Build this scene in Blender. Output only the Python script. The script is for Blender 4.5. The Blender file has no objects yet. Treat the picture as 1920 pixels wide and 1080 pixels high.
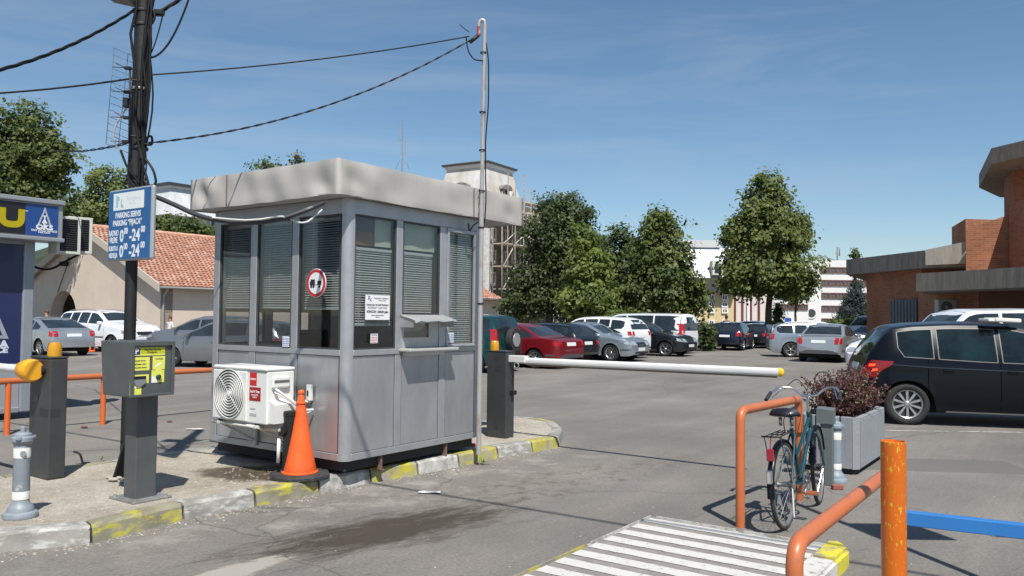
import bpy, bmesh, math, random
import numpy as np
from mathutils import Vector, Matrix
from mathutils.bvhtree import BVHTree
R = math.radians
PI = math.pi
rng = random.Random(7)
sc = bpy.context.scene
COL = sc.collection

# ------------------------------------------------------------------ camera
F_PX, PITCH, ROLL, EYE = 1511.0, 0.035, 0.0104, 1.62
cam_d = bpy.data.cameras.new('camera')
cam_d.sensor_width = 36.0
cam_d.lens = 36.0 * F_PX / 1920.0
cam_d.clip_start = 0.05
cam_d.clip_end = 3000
cam = bpy.data.objects.new('camera', cam_d)
COL.objects.link(cam)
cam.matrix_world = Matrix.Translation((0, 0, EYE)) @ Matrix.Rotation(R(90) + PITCH, 4, 'X') @ Matrix.Rotation(ROLL, 4, 'Z')
sc.camera = cam

# ------------------------------------------------------------------ sky and sun
SUN_TO = Vector((0.15, -0.66, 1.0)).normalized()      # towards the sun
SUN_EL = math.asin(SUN_TO.z)
world = bpy.data.worlds.new('World')
sc.world = world
world.use_nodes = True
wn, wl = world.node_tree.nodes, world.node_tree.links
wn.clear()
w_out = wn.new('ShaderNodeOutputWorld')
w_bg = wn.new('ShaderNodeBackground')
w_sky = wn.new('ShaderNodeTexSky')
w_sky.sky_type = 'NISHITA'
w_sky.sun_disc = False
w_sky.sun_elevation = SUN_EL
w_sky.sun_rotation = math.atan2(SUN_TO.x, SUN_TO.y)
w_sky.altitude = 200
w_sky.air_density = 1.0
w_sky.dust_density = 0.35
w_sky.ozone_density = 3.0
w_bg.inputs['Strength'].default_value = 0.091
tc = wn.new('ShaderNodeTexCoord')
mp = wn.new('ShaderNodeMapping')
mp.inputs['Rotation'].default_value = (0.0, R(16), R(12))
mp.inputs['Scale'].default_value = (1.1, 1.1, 9.0)
nz = wn.new('ShaderNodeTexNoise')
nz.inputs['Scale'].default_value = 1.6
nz.inputs['Detail'].default_value = 7
nz.inputs['Roughness'].default_value = 0.62
nz.inputs['Distortion'].default_value = 0.5
cr = wn.new('ShaderNodeValToRGB')
cr.color_ramp.elements[0].position = 0.46
cr.color_ramp.elements[0].color = (0, 0, 0, 1)
cr.color_ramp.elements[1].position = 0.80
cr.color_ramp.elements[1].color = (0.34, 0.34, 0.34, 1)
mixc = wn.new('ShaderNodeMix')
mixc.data_type = 'RGBA'
mixc.inputs['B'].default_value = (4.4, 5.1, 6.0, 1)
hsv = wn.new('ShaderNodeHueSaturation')
hsv.inputs['Saturation'].default_value = 1.06
hsv.inputs['Value'].default_value = 1.0
hsv.inputs['Hue'].default_value = 0.494
wl.new(tc.outputs['Generated'], mp.inputs['Vector'])
wl.new(mp.outputs['Vector'], nz.inputs['Vector'])
wl.new(nz.outputs['Fac'], cr.inputs['Fac'])
wl.new(cr.outputs['Color'], mixc.inputs['Factor'])
wl.new(w_sky.outputs['Color'], hsv.inputs['Color'])
wl.new(hsv.outputs['Color'], mixc.inputs['A'])
wl.new(mixc.outputs['Result'], w_bg.inputs['Color'])
wl.new(w_bg.outputs['Background'], w_out.inputs['Surface'])

sun_d = bpy.data.lights.new('sun', 'SUN')
sun_d.energy = 5.0
sun_d.angle = R(0.53)
sun_d.color = (1.0, 0.95, 0.88)
sun = bpy.data.objects.new('sun', sun_d)
COL.objects.link(sun)
sun.rotation_mode = 'QUATERNION'
sun.rotation_quaternion = SUN_TO.to_track_quat('Z', 'Y')
sun.location = (3, -8, 20)
sc.view_settings.view_transform = 'Standard'
sc.view_settings.look = 'None'
sc.view_settings.gamma = 1.0
sc.view_settings.exposure = 0.30
sc.render.use_motion_blur = False
sc.cycles.max_bounces = 6
sc.cycles.transparent_max_bounces = 12

# ------------------------------------------------------------------ where a sight line meets the place
_cp, _sp = math.cos(PITCH), math.sin(PITCH)
_F = Vector((0, _cp, _sp)); _R0 = Vector((1, 0, 0)); _U0 = Vector((0, -_sp, _cp))
_Rv = math.cos(ROLL) * _R0 + math.sin(ROLL) * _U0
_Uv = -math.sin(ROLL) * _R0 + math.cos(ROLL) * _U0
def ray(u, v): return _Rv * ((u - 960) / F_PX) - _Uv * ((v - 540) / F_PX) + _F
def G(u, v, z=0.0):
    d = ray(u, v); t = (z - EYE) / d.z
    return Vector((d.x * t, d.y * t, z))
def D(u, v, Y):
    d = ray(u, v); t = Y / d.y
    return Vector((d.x * t, Y, EYE + d.z * t))

TH = 0.6174
AX = Vector((math.sin(TH), math.cos(TH), 0))      # along the lane, away
BX = Vector((-math.cos(TH), math.sin(TH), 0))     # across the lane, to the left
ANG_A = math.atan2(AX.y, AX.x)
ANG_B = math.atan2(BX.y, BX.x)

# ------------------------------------------------------------------ materials
_m = {}
def mat(name, col, rough=0.6, metal=0.0, var=0.0, vscale=4.0, bump=0.0, bscale=40.0, coat=0.0, spec=None, col2=None, detail=5, stretch=None, emit=0.0):
    if name in _m: return _m[name]
    m = bpy.data.materials.new(name); m.use_nodes = True
    nt = m.node_tree; n, l = nt.nodes, nt.links
    b = n['Principled BSDF']
    b.inputs['Base Color'].default_value = (*col, 1)
    b.inputs['Roughness'].default_value = rough
    b.inputs['Metallic'].default_value = metal
    if coat: b.inputs['Coat Weight'].default_value = coat; b.inputs['Coat Roughness'].default_value = 0.04
    if spec is not None: b.inputs['Specular IOR Level'].default_value = spec
    if emit: b.inputs['Emission Color'].default_value = (*col, 1); b.inputs['Emission Strength'].default_value = emit
    if var or bump or col2:
        t = n.new('ShaderNodeTexCoord')
        src = t.outputs['Object']
        if stretch:
            mpn = n.new('ShaderNodeMapping'); mpn.inputs['Scale'].default_value = stretch
            l.new(src, mpn.inputs['Vector']); src = mpn.outputs['Vector']
        if var or col2:
            x = n.new('ShaderNodeTexNoise'); x.inputs['Scale'].default_value = vscale; x.inputs['Detail'].default_value = detail
            x.inputs['Roughness'].default_value = 0.65
            l.new(src, x.inputs['Vector'])
            r = n.new('ShaderNodeValToRGB')
            r.color_ramp.elements[0].position = 0.35; r.color_ramp.elements[1].position = 0.68
            c2 = col2 if col2 else tuple(min(1, c * (1 + var)) for c in col)
            c1 = col if col2 else tuple(c * (1 - var) for c in col)
            r.color_ramp.elements[0].color = (*c1, 1); r.color_ramp.elements[1].color = (*c2, 1)
            l.new(x.outputs['Fac'], r.inputs['Fac']); l.new(r.outputs['Color'], b.inputs['Base Color'])
        if bump:
            y = n.new('ShaderNodeTexNoise'); y.inputs['Scale'].default_value = bscale; y.inputs['Detail'].default_value = 6
            l.new(src, y.inputs['Vector'])
            bp = n.new('ShaderNodeBump'); bp.inputs['Strength'].default_value = bump; bp.inputs['Distance'].default_value = 0.02
            l.new(y.outputs['Fac'], bp.inputs['Height']); l.new(bp.outputs['Normal'], b.inputs['Normal'])
    _m[name] = m
    return m

def glass_mat(name, tint=(0.75, 0.82, 0.82), refl=1.0, dark=0.0, min_refl=0.05):
    """window pane: clear, tinted, mirrors more at grazing angles"""
    if name in _m: return _m[name]
    m = bpy.data.materials.new(name); m.use_nodes = True
    n, l = m.node_tree.nodes, m.node_tree.links
    n.clear()
    o = n.new('ShaderNodeOutputMaterial'); tr = n.new('ShaderNodeBsdfTransparent'); gl = n.new('ShaderNodeBsdfGlossy')
    tr.inputs['Color'].default_value = (*tint, 1); gl.inputs['Roughness'].default_value = 0.02
    lw = n.new('ShaderNodeLayerWeight'); lw.inputs['Blend'].default_value = 0.5
    fr = n.new('ShaderNodeMath'); fr.operation = 'POWER'; fr.inputs[1].default_value = 4.0; l.new(lw.outputs['Facing'], fr.inputs[0])
    mx = n.new('ShaderNodeMixShader')
    mm = n.new('ShaderNodeMath'); mm.operation = 'MULTIPLY_ADD'; mm.inputs[1].default_value = refl; mm.inputs[2].default_value = min_refl
    mm.use_clamp = True
    l.new(fr.outputs[0], mm.inputs[0]); l.new(mm.outputs[0], mx.inputs['Fac'])
    l.new(tr.outputs[0], mx.inputs[1]); l.new(gl.outputs[0], mx.inputs[2]); l.new(mx.outputs[0], o.inputs['Surface'])
    _m[name] = m
    return m

def worn_paint(name, paint, base, amount=0.5, scale=9.0, rough=0.75, stretch=None, bump=0.3, soft=0.06, base2=None):
    """paint rubbed off a rougher base"""
    if name in _m: return _m[name]
    m = bpy.data.materials.new(name); m.use_nodes = True
    n, l = m.node_tree.nodes, m.node_tree.links
    b = n['Principled BSDF']; b.inputs['Roughness'].default_value = rough
    t = n.new('ShaderNodeTexCoord'); src = t.outputs['Object']
    if stretch:
        mpn = n.new('ShaderNodeMapping'); mpn.inputs['Scale'].default_value = stretch
        l.new(src, mpn.inputs['Vector']); src = mpn.outputs['Vector']
    x = n.new('ShaderNodeTexNoise'); x.inputs['Scale'].default_value = scale; x.inputs['Detail'].default_value = 9; x.inputs['Roughness'].default_value = 0.7
    l.new(src, x.inputs['Vector'])
    r = n.new('ShaderNodeValToRGB')
    r.color_ramp.elements[0].position = amount - soft; r.color_ramp.elements[0].color = (0, 0, 0, 1)
    r.color_ramp.elements[1].position = amount + soft; r.color_ramp.elements[1].color = (1, 1, 1, 1)
    l.new(x.outputs['Fac'], r.inputs['Fac'])
    y = n.new('ShaderNodeTexNoise'); y.inputs['Scale'].default_value = 5; y.inputs['Detail'].default_value = 8
    l.new(t.outputs['Object'], y.inputs['Vector'])
    r2 = n.new('ShaderNodeValToRGB')
    r2.color_ramp.elements[0].position = 0.3; r2.color_ramp.elements[0].color = (*[c * 0.72 for c in base], 1)
    r2.color_ramp.elements[1].position = 0.7; r2.color_ramp.elements[1].color = (*(base2 or [c * 1.2 for c in base]), 1)
    l.new(y.outputs['Fac'], r2.inputs['Fac'])
    mx = n.new('ShaderNodeMix'); mx.data_type = 'RGBA'
    l.new(r.outputs['Color'], mx.inputs['Factor']); l.new(r2.outputs['Color'], mx.inputs['A'])
    r3 = n.new('ShaderNodeMix'); r3.data_type = 'RGBA'; r3.inputs['A'].default_value = (*[c * 0.8 for c in paint], 1); r3.inputs['B'].default_value = (*paint, 1)
    l.new(y.outputs['Fac'], r3.inputs['Factor']); l.new(r3.outputs['Result'], mx.inputs['B'])
    l.new(mx.outputs['Result'], b.inputs['Base Color'])
    bp = n.new('ShaderNodeBump'); bp.inputs['Strength'].default_value = bump; bp.inputs['Distance'].default_value = 0.01
    l.new(x.outputs['Fac'], bp.inputs['Height']); l.new(bp.outputs['Normal'], b.inputs['Normal'])
    _m[name] = m
    return m

# ------------------------------------------------------------------ mesh helpers
def newbm(): return bmesh.new()

def link(name, me, m=None, parent=None, smooth=False):
    if isinstance(me, bmesh.types.BMesh):
        bm = me; me = bpy.data.meshes.new(name); bm.to_mesh(me); bm.free()
    if m is not None:
        if isinstance(m, (list, tuple)):
            for q in m: me.materials.append(q)
        else: me.materials.append(m)
    if smooth is True:
        for p in me.polygons: p.use_smooth = True
    o = bpy.data.objects.new(name, me)
    COL.objects.link(o)
    if parent is not None: o.parent = parent
    if smooth == 'auto' or (not smooth and 8 < len(me.polygons) < 1500 and any(p.use_smooth for p in me.polygons)):
        sharp(me, 38)
    return o

def sharp(me, deg):
    bm = bmesh.new(); bm.from_mesh(me)
    c = math.cos(R(deg))
    for e in bm.edges:
        if len(e.link_faces) == 2 and e.link_faces[0].normal.dot(e.link_faces[1].normal) < c: e.smooth = False
    bm.to_mesh(me); bm.free()

def smooth_auto(me, deg):
    for p in me.polygons: p.use_smooth = True
    bm = bmesh.new(); bm.from_mesh(me)
    c = math.cos(R(deg))
    for e in bm.edges:
        if len(e.link_faces) == 2 and e.link_faces[0].normal.dot(e.link_faces[1].normal) < c: e.smooth = False
    bm.to_mesh(me); bm.free()

def tag(o, label=None, cat=None, group=None, kind=None):
    if label: o['label'] = label
    if cat: o['category'] = cat
    if group: o['group'] = group
    if kind: o['kind'] = kind
    return o

def thing(name, label, cat, loc=(0, 0, 0), rz=0.0, group=None):
    o = bpy.data.objects.new(name, None); COL.objects.link(o)
    o.empty_display_size = 0.2
    o.location = loc; o.rotation_euler = (0, 0, rz)
    tag(o, label, cat, group)
    return o

def copy_tree(o, parent=None):
    c = o.copy(); COL.objects.link(c)
    if parent is not None: c.parent = parent
    for ch in list(o.children): copy_tree(ch, c)
    return c

def box(bm, lo, hi, bev=0.0, mi=0, mtx=None, seg=1):
    lo = Vector(lo); hi = Vector(hi)
    r = bmesh.ops.create_cube(bm, size=1.0)
    vs = r['verts']
    c = (lo + hi) / 2; s = hi - lo
    for v in vs: v.co = Vector((v.co.x * s.x, v.co.y * s.y, v.co.z * s.z)) + c
    fs = set(f for v in vs for f in v.link_faces)
    if bev > 0:
        es = set(e for f in fs for e in f.edges)
        rb = bmesh.ops.bevel(bm, geom=list(es), offset=bev, segments=seg, affect='EDGES', profile=0.5)
        fs = set(f for f in rb['faces']) | set(f for v in rb['verts'] for f in v.link_faces)
        vs = list(set(v for f in fs for v in f.verts))
    for f in fs:
        if f.is_valid: f.material_index = mi
    if mtx is not None:
        for v in vs: v.co = mtx @ v.co
    return vs

def prism(bm, pts, z0, z1, mi=0, top=None):
    """pts: plan polygon [(x,y)], top: optional list of top heights"""
    n = len(pts)
    a = [bm.verts.new((p[0], p[1], z0)) for p in pts]
    b = [bm.verts.new(((p[0], p[1], top[i] if top else z1))) for i, p in enumerate(pts)]
    fs = [bm.faces.new(b), bm.faces.new(list(reversed(a)))]
    for i in range(n):
        j = (i + 1) % n
        fs.append(bm.faces.new((a[i], a[j], b[j], b[i])))
    for f in fs: f.material_index = mi
    bmesh.ops.recalc_face_normals(bm, faces=fs)
    return a + b

def tube(bm, pts, r, n=10, mi=0, caps=True, radii=None):
    pts = [Vector(p) for p in pts]
    rings = []
    up = None
    for i, p in enumerate(pts):
        if i == 0: t = pts[1] - pts[0]
        elif i == len(pts) - 1: t = pts[-1] - pts[-2]
        else: t = (pts[i + 1] - p).normalized() + (p - pts[i - 1]).normalized()
        if t.length < 1e-9: t = Vector((0, 0, 1))
        t.normalize()
        if up is None:
            up = Vector((0, 0, 1)) if abs(t.z) < 0.9 else Vector((1, 0, 0))
        x = up.cross(t)
        if x.length < 1e-4: x = Vector((1, 0, 0)).cross(t)
        x.normalize(); y = t.cross(x); up = y
        rr = radii[i] if radii else r
        rings.append([bm.verts.new(p + (x * math.cos(2 * PI * k / n) + y * math.sin(2 * PI * k / n)) * rr) for k in range(n)])
    fs = []
    for i in range(len(rings) - 1):
        for k in range(n):
            j = (k + 1) % n
            fs.append(bm.faces.new((rings[i][k], rings[i][j], rings[i + 1][j], rings[i + 1][k])))
    if caps:
        fs.append(bm.faces.new(list(reversed(rings[0])))); fs.append(bm.faces.new(rings[-1]))
    for f in fs: f.material_index = mi; f.smooth = True
    if caps:
        fs[-1].smooth = False; fs[-2].smooth = False

def lathe(bm, prof, n=24, mi=0, mtx=None, cap=True):
    """prof: [(r, z)] turned about z"""
    rings = []
    for (r, z) in prof:
        rings.append([bm.verts.new((r * math.cos(2 * PI * k / n), r * math.sin(2 * PI * k / n), z)) for k in range(n)])
    fs = []
    for i in range(len(rings) - 1):
        for k in range(n):
            j = (k + 1) % n
            fs.append(bm.faces.new((rings[i][k], rings[i][j], rings[i + 1][j], rings[i + 1][k])))
    if cap:
        fs.append(bm.faces.new(list(reversed(rings[0])))); fs.append(bm.faces.new(rings[-1]))
    for f in fs: f.material_index = mi; f.smooth = True
    if mtx is not None:
        for ring in rings:
            for v in ring: v.co = mtx @ v.co
    return fs

def bend(pts, r=0.08, n=5):
    """round the corners of a polyline"""
    pts = [Vector(p) for p in pts]
    out = [pts[0]]
    for i in range(1, len(pts) - 1):
        a, b, c = pts[i - 1], pts[i], pts[i + 1]
        d1 = (a - b).normalized(); d2 = (c - b).normalized()
        rr = min(r, (a - b).length * 0.45, (c - b).length * 0.45)
        p, q = b + d1 * rr, b + d2 * rr
        for k in range(n + 1):
            t = k / n
            out.append(p * (1 - t) ** 2 + b * 2 * t * (1 - t) + q * t * t)
    out.append(pts[-1])
    return out

def sag(p, q, s, n=16):
    p = Vector(p); q = Vector(q)
    return [p.lerp(q, t / n) - Vector((0, 0, 4 * s * (t / n) * (1 - t / n))) for t in range(n + 1)]

def quad(bm, pts, mi=0):
    f = bm.faces.new([bm.verts.new(p) for p in pts]); f.material_index = mi
    return f

_fonts = {}
def text(s, size, m, mtx, parent=None, name='lettering', bold=0.0, sx=1.0, align='CENTER', ext=0.001, space=1.0, lab=None):
    cu = bpy.data.curves.new('txt', 'FONT')
    cu.body = s; cu.size = size; cu.align_x = align; cu.align_y = 'CENTER'
    cu.extrude = ext; cu.offset = bold; cu.space_character = space
    cu.resolution_u = 3
    o = bpy.data.objects.new('txt', cu); COL.objects.link(o)
    bpy.context.view_layer.update()
    me = bpy.data.meshes.new_from_object(o.evaluated_get(bpy.context.evaluated_depsgraph_get()))
    bpy.data.objects.remove(o); bpy.data.curves.remove(cu)
    me.transform(mtx @ Matrix.Diagonal((sx, 1, 1, 1)))
    me.materials.clear()
    return link(name, me, m, parent)

def link_w(name, bm, m, parent):
    """link a part whose mesh was laid out in world coordinates"""
    bm.transform(parent.matrix_basis.inverted())
    return link(name, bm, m, parent)

def face_mtx(org, xdir, up=(0, 0, 1)):
    """frame whose x runs along xdir, y up, z out of the surface"""
    x = Vector(xdir).normalized(); y = Vector(up).normalized(); z = x.cross(y)
    M = Matrix((x, y, z)).transposed().to_4x4(); M.translation = Vector(org)
    return M
# ================================================================== GROUND
def asphalt_mat():
    m = bpy.data.materials.new('asphalt'); m.use_nodes = True
    n, l = m.node_tree.nodes, m.node_tree.links
    b = n['Principled BSDF']; b.inputs['Roughness'].default_value = 0.9; b.inputs['Specular IOR Level'].default_value = 0.25
    geo = n.new('ShaderNodeNewGeometry'); P = geo.outputs['Position']
    def noise(scale, det=6, rough=0.6, stretch=None, rot=0):
        x = n.new('ShaderNodeTexNoise'); x.inputs['Scale'].default_value = scale; x.inputs['Detail'].default_value = det; x.inputs['Roughness'].default_value = rough
        if stretch:
            mpn = n.new('ShaderNodeMapping'); mpn.vector_type = 'TEXTURE'; mpn.inputs['Scale'].default_value = tuple(1 / q for q in stretch); mpn.inputs['Rotation'].default_value = (0, 0, rot)
            l.new(P, mpn.inputs['Vector']); l.new(mpn.outputs['Vector'], x.inputs['Vector'])
        else: l.new(P, x.inputs['Vector'])
        return x.outputs['Fac']
    def ramp(s, p0, p1, c0=(0, 0, 0), c1=(1, 1, 1)):
        r = n.new('ShaderNodeValToRGB'); r.color_ramp.elements[0].position = p0; r.color_ramp.elements[1].position = p1
        r.color_ramp.elements[0].color = (*c0, 1); r.color_ramp.elements[1].color = (*c1, 1)
        l.new(s, r.inputs['Fac']); return r.outputs['Color']
    def mix(a, bb, fac, typ='MIX'):
        x = n.new('ShaderNodeMix'); x.data_type = 'RGBA'; x.blend_type = typ
        for s, k in ((a, 'A'), (bb, 'B')):
            if isinstance(s, tuple): x.inputs[k].default_value = (*s, 1)
            else: l.new(s, x.inputs[k])
        if isinstance(fac, float): x.inputs['Factor'].default_value = fac
        else: l.new(fac, x.inputs['Factor'])
        return x.outputs['Result']
    def mul(a, bb):
        x = n.new('ShaderNodeMath'); x.operation = 'MULTIPLY'; l.new(a, x.inputs[0])
        if isinstance(bb, float): x.inputs[1].default_value = bb
        else: l.new(bb, x.inputs[1])
        return x.outputs[0]
    def blob(x, y, rx, ry, ang):
        mpn = n.new('ShaderNodeMapping'); mpn.vector_type = 'TEXTURE'
        mpn.inputs['Location'].default_value = (x, y, 0); mpn.inputs['Rotation'].default_value = (0, 0, ang); mpn.inputs['Scale'].default_value = (rx, ry, 1)
        l.new(P, mpn.inputs['Vector'])
        g = n.new('ShaderNodeTexGradient'); g.gradient_type = 'SPHERICAL'
        l.new(mpn.outputs['Vector'], g.inputs['Vector']); return g.outputs['Fac']
    base = ramp(noise(0.35, 8), 0.32, 0.70, (0.158, 0.148, 0.134), (0.245, 0.228, 0.206))
    fine = ramp(noise(38, 5, 0.75), 0.3, 0.75, (0.68, 0.68, 0.68), (1.28, 1.28, 1.27))
    col = mix(base, fine, 1.0, 'MULTIPLY')
    # bands worn by wheels, along the lane
    tr = ramp(noise(1.0, 6, 0.65, (0.14, 1.3, 1), ANG_A), 0.40, 0.62, (0.80, 0.80, 0.82), (1.12, 1.11, 1.08))
    col = mix(col, tr, 0.55, 'MULTIPLY')
    agg = ramp(noise(170, 2, 0.5), 0.60, 0.70)
    col = mix(col, (0.34, 0.33, 0.31), mul(agg, 0.45))
    agd = ramp(noise(120, 2, 0.5), 0.62, 0.70)
    col = mix(col, (0.07, 0.068, 0.065), mul(agd, 0.45))
    # dark specks and pits
    pit = ramp(noise(3.6, 10, 0.78, (0.6, 2.4, 1), ANG_A - 0.3), 0.585, 0.66)
    col = mix(col, (0.075, 0.072, 0.068), mul(pit, 0.5))
    # light dusty zones at the kerb
    dust = ramp(noise(2.2, 8, 0.7), 0.48, 0.66)
    d1 = blob(-0.9, 7.55, 3.9, 0.55, 0.86)
    d1r = ramp(d1, 0.0, 0.5)
    dm = n.new('ShaderNodeMath'); dm.operation = 'MULTIPLY'; l.new(d1r, dm.inputs[0]); l.new(dust, dm.inputs[1])
    col = mix(col, (0.36, 0.34, 0.30), mul(dm.outputs[0], 0.75))
    # oil and rust stain in the lane
    s1 = blob(-0.9, 6.15, 1.75, 0.62, 0.72)
    s1n = n.new('ShaderNodeMath'); s1n.operation = 'ADD'
    nn = n.new('ShaderNodeMath'); nn.operation = 'MULTIPLY_ADD'; nn.inputs[1].default_value = 2.4; nn.inputs[2].default_value = -1.25
    l.new(noise(2.6, 12, 0.8, (0.7, 2.2, 1), ANG_A - 0.25), nn.inputs[0]); l.new(nn.outputs[0], s1n.inputs[0]); l.new(s1, s1n.inputs[1])
    col = mix(col, (0.050, 0.040, 0.031), mul(ramp(s1n.outputs[0], 0.15, 0.60), 0.93))
    s2 = blob(0.45, 7.9, 2.1, 0.6, 0.8)
    s2n = n.new('ShaderNodeMath'); s2n.operation = 'MULTIPLY'; l.new(ramp(noise(6, 8, 0.75), 0.5, 0.62), s2n.inputs[0]); l.new(ramp(s2, 0.0, 0.4), s2n.inputs[1])
    col = mix(col, (0.085, 0.073, 0.058), mul(s2n.outputs[0], 0.7))
    # pale concrete patch at the bottom of the frame
    s3 = blob(-1.75, 5.1, 0.75, 0.22, 0.85)
    s3n = n.new('ShaderNodeMath'); s3n.operation = 'ADD'; l.new(s3, s3n.inputs[0]); l.new(nn.outputs[0], s3n.inputs[1])
    col = mix(col, (0.37, 0.345, 0.30), mul(ramp(s3n.outputs[0], 0.30, 0.46), 0.85))
    # repaired rectangle on the right
    rp = n.new('ShaderNodeMapping'); rp.vector_type = 'TEXTURE'; rp.inputs['Location'].default_value = (4.75, 9.1, 0)
    rp.inputs['Rotation'].default_value = (0, 0, -0.1); rp.inputs['Scale'].default_value = (0.95, 0.42, 1); l.new(P, rp.inputs['Vector'])
    sx = n.new('ShaderNodeSeparateXYZ'); l.new(rp.outputs['Vector'], sx.inputs[0])
    ax = n.new('ShaderNodeMath'); ax.operation = 'ABSOLUTE'; l.new(sx.outputs[0], ax.inputs[0])
    ay = n.new('ShaderNodeMath'); ay.operation = 'ABSOLUTE'; l.new(sx.outputs[1], ay.inputs[0])
    mxm = n.new('ShaderNodeMath'); mxm.operation = 'MAXIMUM'; l.new(ax.outputs[0], mxm.inputs[0]); l.new(ay.outputs[0], mxm.inputs[1])
    col = mix(col, (0.125, 0.120, 0.115), mul(ramp(mxm.outputs[0], 0.97, 1.02, (1, 1, 1), (0, 0, 0)), 0.7))
    # cracks
    vo = n.new('ShaderNodeTexVoronoi'); vo.feature = 'DISTANCE_TO_EDGE'; vo.inputs['Scale'].default_value = 0.22
    wv = n.new('ShaderNodeTexNoise'); wv.inputs['Scale'].default_value = 1.4; wv.inputs['Detail'].default_value = 6; l.new(P, wv.inputs['Vector'])
    vm = n.new('ShaderNodeVectorMath'); vm.operation = 'MULTIPLY_ADD'; vm.inputs[1].default_value = (0.7, 0.7, 0); l.new(wv.outputs['Color'], vm.inputs[0]); l.new(P, vm.inputs[2])
    l.new(vm.outputs[0], vo.inputs['Vector'])
    ck = ramp(vo.outputs['Distance'], 0.0006, 0.0026, (1, 1, 1), (0, 0, 0))
    col = mix(col, (0.05, 0.048, 0.045), mul(ck, 0.5))
    l.new(col, b.inputs['Base Color'])
    bp = n.new('ShaderNodeBump'); bp.inputs['Strength'].default_value = 0.6; bp.inputs['Distance'].default_value = 0.012
    l.new(noise(55, 5, 0.8), bp.inputs['Height']); l.new(bp.outputs['Normal'], b.inputs['Normal'])
    return m
ASPH = asphalt_mat()
bm = newbm()
quad(bm, [(-900, -300, 0), (900, -300, 0), (900, 1500, 0), (-900, 1500, 0)])
g = link('ground', bm, ASPH); tag(g, 'grey worn asphalt of the car park', None, None, 'structure')

# ---- far hill
bm = newbm()
hx = [(-620, 3), (-420, 34), (-330, 62), (-250, 84), (-190, 96), (-140, 84), (-90, 52), (-30, 18), (30, 3)]
vr = []
for j, yy in enumerate((520, 590, 680, 780)):
    k = (0.0, 0.7, 1.0, 0.5)[j]
    vr.append([bm.verts.new((x * (1 + 0.08 * j), yy, -1 + z * k * (0.75 if j == 3 else 1) * 0.95)) for x, z in hx])
for j in range(3):
    for i in range(len(hx) - 1):
        bm.faces.new((vr[j][i], vr[j][i + 1], vr[j + 1][i + 1], vr[j + 1][i]))
bmesh.ops.subdivide_edges(bm, edges=bm.edges[:], cuts=4, use_grid_fill=True)
for v in bm.verts: v.co.z += rng.uniform(-1.6, 1.6)
h = link('hill', bm, mat('hill wood', (0.030, 0.045, 0.022), 0.95, var=0.4, vscale=0.05, bump=1.0, bscale=0.3), smooth=True)
tag(h, 'distant dark wooded hill', None, None, 'structure')

# ================================================================== KERBED TRAFFIC ISLAND
KZ = 0.13
front_px = [(172, 1020), (345, 975), (480, 950), (600, 925), (697, 905), (785, 890), (862, 875), (935, 859), (1000, 848), (1049, 838)]
fr = [G(u, v) for u, v in front_px]
first = G(0, 1036)
d0 = (first - fr[0]).normalized()
fr = [first + d0 * 3.2, first + d0 * 2.1, first + d0 * 1.0, first + d0 * 0.0] + fr
fr[3] = first + d0 * 0.05
tip = [G(1058, 820), G(1042, 806), G(1005, 799), G(962, 796)]
back = [Vector((-0.75, 11.35, 0)), Vector((-1.75, 11.15, 0)), Vector((-2.75, 10.05, 0)), Vector((-3.45, 9.05, 0)), Vector((-4.08, 8.2, 0)), Vector((-4.66, 7.4, 0)), Vector((-5.4, 6.5, 0)), Vector((-6.3, 5.5, 0)), Vector((-7.4, 4.3, 0))]
outline = fr + tip + back
cen = sum(outline, Vector()) / len(outline)
n_o = len(outline)
def inset(i, d):
    a, b, c = outline[i - 1], outline[i], outline[(i + 1) % n_o]
    t = ((b - a).normalized() + (c - b).normalized()).normalized()
    nn = Vector((-t.y, t.x, 0))
    return b + nn * d
inner = [inset(i, 0.17) for i in range(n_o)]

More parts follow.
